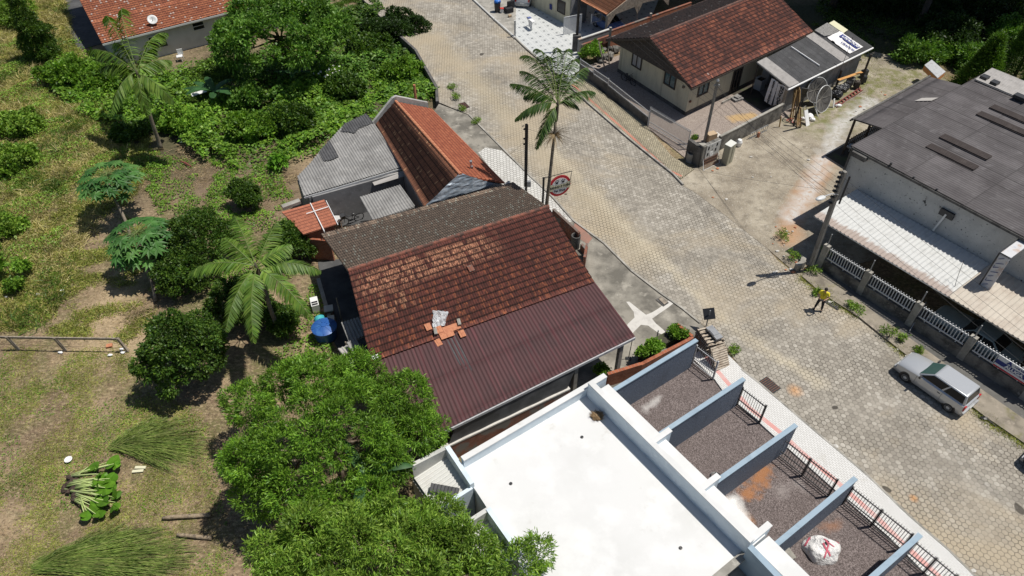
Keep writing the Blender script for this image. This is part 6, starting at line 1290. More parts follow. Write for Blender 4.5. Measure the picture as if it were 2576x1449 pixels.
# small plants
def plant(label, base, r, h, mat, n, L, W, seed, name='plant', group=None, cat='plant'):
    t = thing(name, label, cat, base, group); c = (base[0], base[1], base[2] + h * .55); crown('leaves', mat, lobes_of(c, (r, r, h * .5), 6, r * .45, seed), t, n, 7, L, W, inner=.5)
    MB().tube([V3(base), V3(base) + V3((0, 0, h * .6))], [.03, .015], 5).build('stem', 'bark', t); return t
p = A(1492, 152, 0); plant('bright green shrub beside the leaning plank and low fence', (p.x, p.y, 0), .8, 1.6, 'leaf_willow', 420, .2, .1, 101, 'shrub', cat='shrub')
for i, (x, y, r_, h, mt, lb) in enumerate(((1645, 880, .42, .5, 'leaf_willow', 'light green leafy plant in the brick garden bed, lower half'), (1698, 845, .38, .55, 'leaf_vine', 'dark green leafy plant in the brick garden bed, road end'), (1622, 895, .25, .35, 'leaf_vine', 'low plant at the near end of the brick garden bed'))):
    q = A(x, y, .45); plant(lb, tuple(q), r_, h, mt, 420, .14, .09, 110 + i, group='garden bed plants')
q = A(1505, 945, .1); plant('small green plant in the shade under the maroon roof corner', tuple(q), .35, .5, 'leaf_vine', 150, .13, .08, 120)
q = A(700, 430, -.1); plant('young papaya like sapling with pale leaves left of the grey roof', (q.x, q.y, 0), .5, 1.0, 'leaf_taro', 60, .4, .16, 121)
for i, (x, y, h, lb) in enumerate(((82, 690, 1.9, 'thin young sapling left of the bare soil, nearest the papaya'), (30, 690, 2.2, 'thin young sapling at the left edge'), (45, 735, 1.2, 'small pale sapling at the left edge above the fence'))):
    q = A(x, y, 0); plant(lb, (q.x, q.y, 0), .4, h, 'leaf_vine', 150, .2, .1, 130 + i, 'sapling', 'garden saplings')
weeds = [(1965, 600, .8, .7), (1990, 655, .7, .8), (2050, 690, .5, .6), (2060, 742, .3, .4), (2155, 785, .6, .6), (2140, 775, .4, .5), (2235, 848, .5, .8), (2262, 862, .35, .4), (2315, 888, .3, .4), (2075, 640, .4, .5)]
for i, (x, y, r_, h) in enumerate(weeds):
    q = A(x, y, .1); plant('roadside weed clump on the verge in front of the warehouse fence', tuple(q), r_ * .6, h * .65, 'leaf_olive', 48, .16, .045, 140 + i, 'weed_clump', 'roadside weeds')
for i, (x, y) in enumerate(((1848, 893), (1195, 310), (1150, 250), (1135, 225), (1165, 280))):
    q = A(x, y, .02); plant('low weed growing in the gutter along the road edge', tuple(q), .35, .25, 'leaf_olive', 90, .1, .04, 160 + i, 'weed_clump', 'gutter weeds')

# ---- uncountable growth: stuff
def poly_points(poly, n):
    P = np.array([[p[0], p[1]] for p in poly]); lo, hi = P.min(0), P.max(0); out = []
    while sum(len(o) for o in out) < n:
        q = lo + rng.random((n * 2, 2)) * (hi - lo); out.append(q[inpoly(q[:, 0], q[:, 1], P)])
    return np.concatenate(out)[:n]
def noise2(x, y, s, seed):
    g = np.random.default_rng(seed); v = 0
    for k in range(6): a = g.uniform(0, 6.28); f = s * g.uniform(.6, 1.9); v = v + np.sin((x * math.cos(a) + y * math.sin(a)) * f + g.uniform(0, 6.28))
    return v / 3
def gzv(x, y): return -1.3 * np.exp(-(((x - LOT.x) / 9.5) ** 2 + ((y - LOT.y) / 13.0) ** 2)) - .03
def creeper(name, poly, n, hmax, mat, L, W, seed, thr=-.5):
    q = poly_points(poly, n); x, y = q[:, 0], q[:, 1]; nz = noise2(x, y, .9, seed) + .45 * noise2(x, y, 2.6, seed + 1); keep = nz > thr; x, y, nz = x[keep], y[keep], nz[keep]
    z = gzv(x, y) + hmax * np.clip(.35 + .5 * nz, .02, 1.3) * (.55 + .45 * rng.random(len(x)) ** .4); C = np.stack([x, y, z], 1)
    D = unit(rng.normal(size=C.shape) * [1, 1, .35] + [0, 0, .15]); V, F = leaf_quads(C, D, L * rng.uniform(.6, 1.35, len(C)), W * rng.uniform(.7, 1.3, len(C)), up=np.tile([0, 0, 1.0], (len(C), 1)) + rng.normal(size=C.shape) * .45); return kind(npmesh(name, V, F, mat), 'stuff')
def blades(name, poly, n, h, mat, seed, thr=-.9, per=6, wide=.02, spread=.16, scale=.9, lean=.5):
    q = poly_points(poly, n); x, y = q[:, 0], q[:, 1]; nz = noise2(x, y, scale, seed) + .5 * noise2(x, y, scale * 3, seed + 2); keep = nz > thr; x, y, nz = x[keep], y[keep], nz[keep]
    C = np.repeat(np.stack([x, y, gzv(x, y)], 1), per, 0); C[:, :2] += rng.normal(size=(len(C), 2)) * spread
    D = unit(rng.normal(size=C.shape) * [lean, lean, .2] + [0, 0, .55]); hh = h * rng.uniform(.5, 1.3, len(C)) * np.repeat(np.clip(.7 + .35 * nz, .35, 1.5), per); V, F = leaf_quads(C, D, hh, wide * rng.uniform(.6, 1.5, len(C)), droop=.25); return kind(npmesh(name, V, F, mat), 'stuff')
def FPg(*pts): return [AG(*p) for p in pts]
creeper('creeping_vines', FPg((130, 230), (230, 175), (420, 190), (560, 320), (520, 420), (420, 330), (330, 330), (200, 290)), 9500, 1.2, 'leaf_vine', .28, .2, 1, thr=-.9)
creeper('undergrowth', FPg((90, 130), (200, 100), (280, 160), (420, 180), (620, 150), (850, 60), (1000, 70), (1108, 250), (960, 300), (840, 380), (720, 420), (560, 430), (430, 345), (330, 330), (190, 290)), 21000, .75, 'leaf_vine', .24, .15, 55, thr=-1.2)
creeper('undergrowth', FPg((480, 300), (560, 255), (800, 190), (1050, 100), (1100, 250), (1010, 245), (930, 290), (800, 370), (700, 410), (600, 430), (500, 370)), 19000, 1.3, 'leaf_vine', .28, .19, 3, thr=-.35)
creeper('undergrowth', FPg((620, 170), (850, 130), (1040, 60), (1110, 250), (960, 290), (780, 290), (600, 250)), 14000, 1.5, 'leaf_broad', .32, .2, 5, thr=-.2)
creeper('undergrowth', FPg((830, 20), (930, 0), (1000, 80), (1085, 190), (950, 200), (850, 140)), 11000, 1.4, 'leaf_citrus', .28, .18, 9)
blades('grass', FPg((840, 0), (930, 0), (1000, 80), (900, 130), (840, 90)), 5000, .7, 'grass_green', 7, wide=.04)
blades('grass', FPg((400, 190), (560, 140), (640, 210), (520, 270), (420, 250)), 4000, .7, 'grass_green', 8, wide=.04)
blades('dry_grass', FPg((-150, -40), (150, -40), (190, 120), (330, 330), (300, 460), (180, 640), (120, 830), (-150, 830)), 26000, .5, 'grass_dry', 11, thr=-.9, wide=.034, per=8)
blades('dry_grass', FPg((-150, -40), (150, -40), (190, 120), (330, 330), (320, 460), (200, 640), (120, 830), (-150, 830)), 9000, .95, 'grass_dry', 71, thr=.45, wide=.03, per=8, lean=.8)
blades('grass', FPg((-150, -40), (150, -40), (190, 120), (330, 330), (320, 460), (200, 640), (120, 830), (-150, 830)), 7000, .8, 'grass_green', 73, thr=.5, wide=.04, per=8, scale=.7, lean=.8)
blades('weeds', FPg((-150, -40), (150, -40), (190, 120), (400, 380), (300, 560), (220, 640), (120, 830), (-150, 830)), 24000, .42, 'grass_mixed', 13, thr=-.5, wide=.045, per=9)
creeper('weeds', FPg((-150, 100), (60, 80), (150, 200), (330, 340), (330, 420), (200, 480), (150, 700), (-150, 820)), 30000, .5, 'leaf_olive', .15, .075, 19, thr=-.15)
blades('dry_grass', FPg((-250, 870), (320, 880), (330, 960), (520, 1050), (560, 1449), (520, 1640), (-300, 1640)), 20000, .15, 'grass_mixed', 17, thr=-.2, wide=.022, per=8, scale=1.5, lean=1.1)
blades('straw', FPg((-250, 700), (320, 660), (420, 760), (330, 960), (560, 1050), (560, 1640), (-300, 1640)), 15000, .24, 'straw', 18, thr=-.9, wide=.016, per=3, scale=1.2, lean=2.2)
creeper('weeds', FPg((100, 330), (420, 390), (720, 420), (740, 500), (560, 520), (330, 470), (200, 450)), 5200, .22, 'leaf_vine', .14, .09, 21, thr=.1)
blades('straw', FPg((330, 400), (450, 390), (720, 440), (740, 520), (620, 560), (420, 520), (340, 470)), 3600, .3, 'straw', 61, thr=-.9, wide=.022, per=4, lean=2.5)
creeper('weeds', FPg((330, 400), (700, 420), (740, 520), (600, 560), (400, 540)), 6500, .32, 'leaf_vine', .17, .1, 63, thr=.0)
blades('grass', FPg((300, 540), (420, 590), (350, 690), (420, 740), (330, 860), (120, 840), (180, 640)), 5000, .26, 'grass_mixed', 65, thr=.15, wide=.035, per=8, scale=1.6)
creeper('weeds', FPg((640, 520), (740, 560), (740, 700), (560, 720), (420, 760), (560, 560)), 3000, .35, 'leaf_vine', .17, .1, 67, thr=-.1)
creeper('weeds', FPg((-200, 880), (340, 900), (520, 1060), (600, 1449), (500, 1640), (-250, 1640)), 18000, .1, 'leaf_olive', .09, .045, 29, thr=0.0)
creeper('weeds', FPg((740, 700), (800, 700), (850, 900), (800, 1000), (700, 960), (690, 830)), 1500, .4, 'leaf_vine', .16, .1, 31, thr=-.1)
blades('grass', [A(*p) for p in ((2120, 130), (2300, 120), (2420, 140), (2400, 220), (2220, 260), (2150, 250), (2180, 170))], 3000, .16, 'grass_mixed', 33, thr=-.2, wide=.02)
blades('grass', [A(*p) for p in ((2040, 60), (2070, -20), (2400, -20), (2400, 130), (2200, 130))], 2600, .4, 'grass_green', 59, thr=-.5, wide=.05)
creeper('undergrowth', [A(*p) for p in ((2050, -40), (2700, -40), (2700, 230), (2450, 190), (2300, 120), (2180, 90), (2080, 60))], 7000, .45, 'leaf_dark', .3, .16, 37, thr=-.6)
blades('grass', [A(*p) for p in ((2020, 690), (2070, 728), (2170, 790), (2270, 868), (2480, 1035), (2600, 1120), (2585, 1135), (2470, 1052), (2262, 884), (2160, 803), (2064, 743), (2012, 702))], 2600, .24, 'grass_mixed', 41, thr=-.3, wide=.02)
# ================================================================ vehicles
def loft(sections, close_ends=True):
    mb = MB(); n = len(sections[0])
    for s in sections: mb.v += [V3(p) for p in s]
    for i in range(len(sections) - 1):
        for k in range(n - 1): a = i * n + k; mb.f.append([a, a + 1, a + n + 1, a + n])
        a = i * n; mb.f.append([a + n - 1, a, a + n, a + 2 * n - 1])
    if close_ends: mb.f.append(list(range(n))[::-1]); b = (len(sections) - 1) * n; mb.f.append([b + k for k in range(n)])
    return mb
def bevelmesh(o, off, seg=2):
    bm = bmesh.new(); bm.from_mesh(o.data); bmesh.ops.bevel(bm, geom=list(bm.edges), offset=off, segments=seg, affect='EDGES', profile=.5); bm.to_mesh(o.data); bm.free()
    o.data.polygons.foreach_set('use_smooth', [True] * len(o.data.polygons)); o.data.set_sharp_from_angle(angle=R(38))
def car(name, label, loc, rz, paint, stations, base, roof, zb, zr, hwb, hwr, wheels, wr=.27, track=.68, boot=False, sidewins=((.04, .5), (.54, .95)), z0=.2, glass='glass_dark', wglass='glass_dark', cat='car'):
    t = thing(name, label, cat, loc, None, rz); sec = []
    for x, w_, zt in stations:
        zc = zt + .03; h = zt - z0
        pr = [(-w_ * .9, z0), (-w_, z0 + .16), (-w_ * 1.0, z0 + h * .55), (-w_ * .985, zt - .06), (-w_ * .9, zt), (-w_ * .5, zc), (0, zc + .012), (w_ * .5, zc), (w_ * .9, zt), (w_ * .985, zt - .06), (w_, z0 + h * .55), (w_, z0 + .16), (w_ * .9, z0)]
        sec.append([(x, y, z) for y, z in pr])
    b = loft(sec).build('body', paint, t, smooth=True, local=True, auto=40)
    # cabin
    (bx0, bx1), (rx0, rx1) = base, roof
    P = [V3((bx0, -hwb, zb)), V3((bx0, hwb, zb)), V3((bx1, hwb, zb)), V3((bx1, -hwb, zb)), V3((rx0, -hwr, zr)), V3((rx0, hwr, zr)), V3((rx1, hwr, zr)), V3((rx1, -hwr, zr))]
    cb = MB().add(P, [(0, 3, 2, 1), (4, 5, 6, 7), (0, 1, 5, 4), (1, 2, 6, 5), (2, 3, 7, 6), (3, 0, 4, 7)]).build('cabin', paint, t, local=True); bevelmesh(cb, .05, 3)
    def panel(nm, a, b_, c, d, u0, u1, v0, v1, mat):
        q = [lerp(lerp(a, b_, u), lerp(d, c, u), v) for u, v in ((u0, v0), (u1, v0), (u1, v1), (u0, v1))]; n = (q[1] - q[0]).cross(q[3] - q[0]).normalized(); ctr = V3((0, 0, zb))
        if n.dot(sum(q, V3()) / 4 - V3(((bx0 + bx1) / 2, 0, zb))) < 0: n = -n
        MB().add([p + n * .012 for p in q] + [p - n * .02 for p in q], [(0, 1, 2, 3), (4, 7, 6, 5), (0, 4, 5, 1), (1, 5, 6, 2), (2, 6, 7, 3), (3, 7, 4, 0)]).build(nm, mat, t, local=True)
    panel('windscreen', P[0], P[1], P[5], P[4], .06, .94, .08, .93, wglass); panel('rear_window', P[3], P[2], P[6], P[7], .07, .93, .12, .9, glass)
    for s, (a, b_, c, d) in (('l', (P[1], P[2], P[6], P[5])), ('r', (P[0], P[3], P[7], P[4]))):
        for u0, u1 in sidewins: panel('side_window', a, b_, c, d, u0, u1, .1, .87, glass)
    RY = Matrix.Rotation(R(90), 3, 'X')
    for x in wheels:
        for s in (-1, 1):
            c = V3((x, s * track, wr)); ax = RY if s < 0 else Matrix.Rotation(R(-90), 3, 'X')
            MB().lathe(V3((x, s * (track + .02), wr + .02)), [(wr * 1.22, -.05), (wr * 1.22, .066), (wr * .9, .068)], 24, axis=ax).build('wheel_arch', 'plastic_black', t, local=True)
            wl_ = MB().lathe(c, [(wr * .6, -.1), (wr * .95, -.09), (wr, -.05), (wr, .07), (wr * .94, .1), (wr * .68, .104)], 24, axis=ax).build('wheel', 'tyre', t, local=True, smooth=True, auto=50)
            rm = MB().lathe(c, [(wr * .68, .085), (wr * .64, .108), (wr * .55, .1), (wr * .2, .108), (.02, .118)], 20, axis=ax).build('rim', 'metal_silver', wl_, local=True)
            hm = MB()
            for k in range(10): a_ = k * math.pi / 5; hm.box(c + ax @ V3((math.cos(a_) * wr * .42, math.sin(a_) * wr * .42, .106)), (.035, .045, .012), M=ax @ Matrix.Rotation(a_, 3, 'Z'))
            hm.build('rim_holes', 'plastic_black', wl_, local=True)
    xf, xr = stations[0][0], stations[-1][0]; wf = stations[1][1]
    for s in (-1, 1):
        MB().box((xf - .04, s * wf * .72, stations[0][2] - .06), (.1, .3, .13)).build('headlight', 'light_clear', t, local=True)
        MB().box((xr + .02, s * stations[-2][1] * .86, stations[-1][2] - .12), (.08, .16, .3)).build('tail_light', 'light_red', t, local=True)
        mbm = MB(); mbm.box((bx0 - .22, s * (hwb + .14), zb + .08), (.09, .2, .12)); mbm.build('wing_mirror', 'plastic_black', t, local=True)
        MB().box((bx0 + (bx1 - bx0) * .5, s * (stations[4][1] + .004), zb - .16), (.16, .02, .03)).build('door_handle', 'plastic_black', t, local=True)
        dl = MB(); dl.box((bx0 - .05, s * (stations[4][1] + .001), zb - .32), (.012, .012, .5)); dl.box((bx0 + (bx1 - bx0) * .56, s * (stations[4][1] + .001), zb - .32), (.012, .012, .5)); dl.build('door_seam', 'plastic_black', t, local=True)
    MB().box((xf + .02, 0, z0 + .15), (.16, wf * 1.9, .2)).build('bumper', 'metal_grey' if paint != 'paint_old_teal' else 'metal_silver', t, local=True); MB().box((xr - .02, 0, z0 + .17), (.14, stations[-2][1] * 1.9, .2)).build('bumper', 'metal_grey' if paint != 'paint_old_teal' else 'metal_silver', t, local=True)
    MB().box((xr - .09, 0, z0 + .28), (.02, .4, .13)).build('number_plate', 'lamp_grey', t, local=True)
    return t
HATCH = [(1.84, .62, .66), (1.8, .7, .74), (1.55, .745, .82), (1.1, .765, .885), (.72, .775, .93), (0, .778, .93), (-1.2, .775, .93), (-1.66, .755, .93), (-1.8, .72, .86)]
p, q = A(2273.6, 956), A(2380.1, 1031.5); d = hdir(q, p); nrm = V3((-d.y, d.x, 0)); nrm = nrm if nrm.dot(V3((1, 1, 0))) > 0 else -nrm
cc = (p + q) / 2 + nrm * .69
hc = car('parked_car', 'silver two door hatchback parked at the kerb opposite the gates', (cc.x, cc.y, 0), math.atan2(d.y, d.x), 'paint_silver', HATCH, (.78, -1.74), (.1, -1.6), .9, 1.42, .7, .585, (1.17, -1.19), wglass='glass_green')
MB().box((-.75, 0, 1.425), (1.5, 1.04, .012)).build('roof_panel', 'paint_silver', hc, local=True)
mb = MB(); mb.box((-1.2, -.782, .72), (.11, .012, .11)); mb.build('fuel_cap', 'plastic_black', hc, local=True)
SEDAN = [(2.3, .7, .62), (2.22, .8, .74), (1.9, .84, .8), (1.2, .86, .86), (.85, .87, .9), (0, .875, .9), (-1.0, .87, .88), (-1.7, .84, .82), (-2.15, .8, .76), (-2.25, .72, .6)]
cc = lerp(fl[2], fl[3], .93); cc = cc - fnn * 1.55; car('old_car', 'old faded teal coupe under the cream awning behind the picket fence', (cc.x, cc.y, 0.02), math.atan2(-fdir.y, -fdir.x), 'paint_old_teal', SEDAN, (.7, -1.5), (.1, -.85), .88, 1.33, .76, .6, (1.42, -1.4), wr=.3, track=.78)
d = wdir; p = Q(1, 0, 1350, 55, .06); car('parked_car', 'white hatchback parked nose in beside the patio house, rear showing', (p.x + .5, p.y + 1.6, .06), math.atan2(d.y, d.x) + R(165) if False else R(80), 'paint_white_car', HATCH, (.78, -1.74), (.1, -1.6), .9, 1.42, .7, .585, (1.17, -1.19))
p = Q(1, 0, 2110, 185, .06); p2 = f1 + gdr * 2.1 + bk * 1.7; car('parked_car', 'blue grey car in the shade of the tiled carport', (p2.x, p2.y, .06), math.atan2(-bk.y, -bk.x), 'paint_blue_car', HATCH, (.78, -1.74), (.1, -1.6), .9, 1.42, .7, .585, (1.17, -1.19))
p = A(2600, 1205, 0); car('parked_car', 'black car just entering at the right edge of the road', (p.x + 1.35, p.y - .3, 0), math.atan2(*reversed(hdir(A(2380, 1031), A(2273, 956)).xy)), 'paint_black_car', HATCH, (.78, -1.74), (.1, -1.6), .9, 1.42, .7, .585, (1.17, -1.19))

# ================================================================ the person
def skinmesh(name, joints, edges, mat, parent, sub=2, root=0):
    me = bpy.data.meshes.new(name); ks = list(joints); me.from_pydata([joints[k][0] for k in ks], [(ks.index(a), ks.index(b)) for a, b in edges], []); o = bpy.data.objects.new(name, me); COL.objects.link(o)
    md = o.modifiers.new('skin', 'SKIN'); md.use_smooth_shade = True
    for i, k in enumerate(ks): r = joints[k][1]; me.skin_vertices[0].data[i].radius = (r, r) if not isinstance(r, tuple) else r; me.skin_vertices[0].data[i].use_root = (i == root)
    o.modifiers.new('sub', 'SUBSURF').levels = sub; o.modifiers['sub'].render_levels = sub
    bpy.context.view_layer.update(); m2 = bpy.data.meshes.new_from_object(o.evaluated_get(bpy.context.evaluated_depsgraph_get())); bpy.data.objects.remove(o)
    m2.name = name; m2.materials.clear(); m2.materials.append(M_[mat]); m2.polygons.foreach_set('use_smooth', [True] * len(m2.polygons)); return link(name, m2, parent)
pf = A(2057, 779, 0); PE = thing('person', 'person in bright yellow shirt and black trousers looking down at a handset', 'person', pf, rz=R(150))
J = dict(pel=((0, 0, .93), (.13, .1)), wai=((0, .0, 1.1), (.13, .09)), che=((0, .02, 1.32), (.16, .105)), nec=((0, .03, 1.47), .055), chin=((0, .07, 1.555), .06), hd=((0, .07, 1.64), (.082, .098)), top=((0, .05, 1.71), .06),
    hl=((.1, 0, .88), .09), kl=((.15, .03, .48), .058), al=((.19, .0, .09), .04), tl=((.2, .14, .035), .035), hr=((-.1, 0, .88), .09), kr=((-.15, .03, .48), .058), ar=((-.19, 0, .09), .04), tr=((-.2, .14, .035), .035),
    sl=((.19, .01, 1.4), .06), el=((.28, .1, 1.14), .042), wl=((.12, .33, 1.1), .028), pl=((.08, .38, 1.1), .035), sr=((-.19, .01, 1.4), .06), er=((-.28, .1, 1.14), .042), wr=((-.12, .33, 1.1), .028), pr=((-.08, .38, 1.1), .035))
E_ds = [('pel', 'wai'), ('wai', 'che'), ('che', 'nec'), ('nec', 'chin'), ('chin', 'hd'), ('hd', 'top'), ('pel', 'hl'), ('hl', 'kl'), ('kl', 'al'), ('al', 'tl'), ('pel', 'hr'), ('hr', 'kr'), ('kr', 'ar'), ('ar', 'tr'), ('che', 'sl'), ('sl', 'el'), ('el', 'wl'), ('wl', 'pl'), ('che', 'sr'), ('sr', 'er'), ('er', 'wr'), ('wr', 'pr')]
for s, sd in ((1, 'l'), (-1, 'r')):
    for k, (dx, dy, dz) in enumerate(((-.035, .075, .0), (-.015, .085, -.008), (.005, .08, -.012), (.022, .065, -.015), (-.045, .03, .03))):
        b_ = J['p' + sd][0]; J[f'f{sd}{k}'] = ((b_[0] + s * dx * .6, b_[1] + dy * .6, b_[2] + dz), .0095); J[f'g{sd}{k}'] = ((b_[0] + s * (dx - .025), b_[1] + dy * .9, b_[2] + dz - .02), .008); E_ds += [('p' + sd, f'f{sd}{k}'), (f'f{sd}{k}', f'g{sd}{k}')]
body = skinmesh('body', J, E_ds, 'skin', PE)
T_ = dict(a=((0, 0, .86), (.175, .125)), b=((0, .0, 1.06), (.17, .12)), c=((0, .02, 1.32), (.185, .13)), d=((0, .03, 1.45), (.09, .075)), l=((.2, .01, 1.41), .083), l2=((.265, .07, 1.22), .075), r=((-.2, .01, 1.41), .083), r2=((-.265, .07, 1.22), .075))
skinmesh('shirt', T_, [('a', 'b'), ('b', 'c'), ('c', 'd'), ('c', 'l'), ('l', 'l2'), ('c', 'r'), ('r', 'r2')], 'shirt_yellow', PE)
L_ = dict(p=((0, 0, .93), (.15, .115)), l=((.1, 0, .85), .105), lk=((.15, .03, .48), .078), la=((.19, 0, .1), .062), r=((-.1, 0, .85), .105), rk=((-.15, .03, .48), .078), ra=((-.19, 0, .1), .062))
skinmesh('trousers', L_, [('p', 'l'), ('l', 'lk'), ('lk', 'la'), ('p', 'r'), ('r', 'rk'), ('rk', 'ra')], 'trousers_black', PE)
mb = MB(); mb.blob((0, .045, 1.675), (.098, .115, .085), 2, .03); mb.build('hair', 'hair_dark', PE, local=True, smooth=True)
for s in (-1, 1): mb = MB(); mb.blob((s * .2, .06, .045), (.055, .14, .05), 2, .02); mb.build('shoe', 'tyre', PE, local=True, smooth=True)
fm = MB()
for s in (-1, 1): fm.blob((s * .033, .155, 1.64), (.013, .008, .008), 1, 0); fm.blob((s * .086, .06, 1.63), (.012, .025, .035), 1, 0)
fm.blob((0, .17, 1.61), (.014, .02, .025), 1, 0); fm.box((0, .155, 1.575), (.05, .012, .008)); fm.build('face_features', 'skin', PE, local=True)
mb = MB(); mb.tube([V3((.05, .1, 1.47)), V3((.03, .155, 1.3)), V3((0, .16, 1.2)), V3((-.03, .155, 1.3)), V3((-.05, .1, 1.47))], .008, 5); mb.build('lanyard', 'cloth_black', PE, local=True)
Mz = Matrix.Rotation(R(150), 3, 'Z'); hp = pf + Mz @ V3((0, .42, 1.12)); mb = MB(); mb.box(hp, (.2, .1, .04), rz=R(150)); mb.box(hp + V3((0, 0, .03)), (.16, .08, .012), rz=R(150)); tag(mb.build('remote_handset', 'metal_black'), 'dark handset held in both hands of the person in yellow', 'handset')

# ================================================================ poles, lamp, wires
U = V3((0, 0, 1))
RP = A(2035, 681); PO = thing('utility_pole', 'leaning-looking concrete utility pole with cable hardware in front of the awning', 'utility pole', RP, 'utility poles')
ph = 7.2; lean = V3((-.15, .05, 0)); mb = MB(); mb.bar(RP, RP + U * ph + lean, .23, .18, up=(1, .4, 0)); mb.build('shaft', 'concrete_pole', PO)
mb = MB()
for z in (5.1, 5.5, 5.9, 6.2, 6.5, 6.8, 7.1): q = RP + lean * z / ph + U * z; mb.lathe(q + V3((-.2, .05, 0)), [(.05, -.07), (.09, 0), (.05, .07)], 8); mb.box(q + V3((-.1, 0, 0)), (.22, .12, .08))
mb.tube([RP + U * 5.2 + V3((.12, -.15, 0)), RP + U * 7.0 + V3((.15, -.1, 0))], .06, 6); mb.build('insulators', 'metal_black', PO)
LP = A(2068, 497, 6.0); mb = MB(); st_ = RP + U * 5.7; mb.tube([st_, lerp(st_, LP, .5) + U * .15, LP + U * .05], .03, 8); mb.build('lamp_arm', 'metal_silver', PO)
dl = hdir(st_, LP); lamp = MB(); Ml = Matrix((dl, V3((-dl.y, dl.x, 0)), U)).transposed(); lamp.blob(LP + dl * .1, (.36, .17, .1), 2, 0, M=Ml); lh = lamp.build('lamp_head', 'lamp_grey', PO, smooth=True)
BP = A(1322, 487); bh = height_to(BP, 313); P2_ = thing('utility_pole', 'dark slim wooden utility pole with meter box beside the palm', 'utility pole', BP, 'utility poles'); mb = MB(); mb.bar(BP, BP + U * bh, .2, .16, up=(1, .3, 0)); mb.build('shaft', 'pole_dark', P2_)
mb = MB(); mb.box(BP + U * .9 + V3((.22, -.1, 0)), (.26, .2, .4)); mb.build('meter_box', 'metal_grey', P2_); mb = MB()
for z in (bh - .3, bh - 1.0, bh - 1.4): mb.lathe(BP + U * z + V3((-.15, -.08, 0)), [(.04, -.06), (.07, 0), (.04, .06)], 8)
mb.build('insulators', 'metal_black', P2_)
DP = A(1772, 358); dh = height_to(DP, 203); P4 = thing('utility_pole', 'pale square service pole inside the cottage yard with wires at its top', 'utility pole', DP, 'utility poles'); mb = MB(); mb.bar(DP, DP + U * dh, .17, .14, up=(1, .3, 0)); mb.build('shaft', 'concrete_pole', P4)
mb = MB(); mb.box(DP + U * (dh - .35), (.4, .1, .1)); mb.lathe(DP + U * dh, [(.08, -.1), (.12, 0), (.05, .12)], 8); mb.build('insulators', 'metal_grey', P4)
FPo = A(1449, 128); P5 = thing('utility_pole', 'dark utility pole at the patio corner, its top out of view', 'utility pole', FPo, 'utility poles'); mb = MB(); mb.bar(FPo, FPo + U * 7.4, .2, .18, up=(1, .3, 0)); mb.build('shaft', 'pole_dark', P5); mb = MB(); mb.box(FPo + U * .75, (.7, .5, 1.5)); mb.build('base_box', 'concrete_dark', P5)
def wire(lab, a, b, sag, r=.0065, g='overhead wires', nm='wire'):
    a, b = V3(a), V3(b); mb = MB(); mb.tube([lerp(a, b, i / 16) - U * sag * 4 * (i / 16) * (1 - i / 16) for i in range(17)], r, 5); return tag(mb.build(nm, 'wire'), lab, 'wire', g)
rt = RP + lean
for i in range(5): wire('overhead wire between concrete pole and the pole at the patio corner', rt + U * (5.2 + .35 * i), FPo + U * (5.3 + .35 * i) + V3((.15 * (i - 2), 0, 0)), .35)
wire('long overhead wire crossing the road from concrete pole to dark slim pole', rt + U * 5.9, BP + U * (bh - .3), .5)
for i in range(3): wire('service wire from concrete pole to the cottage service pole', rt + U * (5.0 + .3 * i), DP + U * (dh - .2 - .12 * i), .45)
fe = rt + hdir(A(2100, 460, 6), A(2576, 830, 6)) * 22
for i, z in enumerate((5.15, 5.7, 6.3, 6.85)): wire('overhead wire running along the white awning to the right edge', rt + U * z, V3((fe.x + .2 * i, fe.y, z - .1)), .3)
wire('slack wire from dark slim pole down to the light pavement', BP + U * (bh - 1.0), A(1268, 395, 2.6), .2); 
for i in range(2): wire('service wire from the cottage pole to the cottage wall', DP + U * (dh - .3), rayplane(cA + sn * .05, sn, 1835, 245 + 6 * i), .15)
mb = MB(); s_ = A(1313, 520, 4.6) ; mb.tube([A(1313, 522, 4.3), A(1320, 470, 3.2)], .02, 5); tag(mb.build('cable', 'lamp_grey'), 'pale cable drooping from dark slim pole to the ridge of big roof', 'cable')
wire('black cable hanging loose below the awning sign', A(2425, 655, 4.0), A(2400, 735, 2.6), .3, .014)

# round shop sign
SB = A(1364, 548); sh_ = height_to(SB, 447); SS = thing('shop_sign', 'round red and white pet shop sign hanging from a bracket on a black post', 'sign', SB)
mb = MB(); mb.bar(SB, SB + U * sh_, .13, .13); mb.build('post', 'metal_black', SS); at_ = SB + U * (sh_ - .04); ae = A(1439, 430, at_.z); adir = hdir(at_, ae); mb = MB(); mb.tube([at_, ae], .025, 6); mb.tube([ae, lerp(ae, A(1433, 460, at_.z - .7), 1)], .018, 6); mb.build('bracket', 'metal_black', SS)
al = (ae - at_).length; dr = .78; dc = at_ + adir * (al * .58) - U * (dr + .12); dn = V3((adir.y, -adir.x, 0)); dn = dn if dn.y < 0 else -dn; Md = Matrix((adir, U, dn)).transposed()
if Md.determinant() < 0: adir2 = -adir; Md = Matrix((adir2, U, dn)).transposed()
ex = V3((Md[0][0], Md[1][0], Md[2][0]))
MB().lathe(dc, [(dr, -.04), (dr, .04)], 40, axis=Md).build('rim_disc', 'print_red', SS); MB().lathe(dc, [(dr * .78, .03), (dr * .78, .05)], 36, axis=Md).build('white_field', 'print_white', SS)
mb = MB()
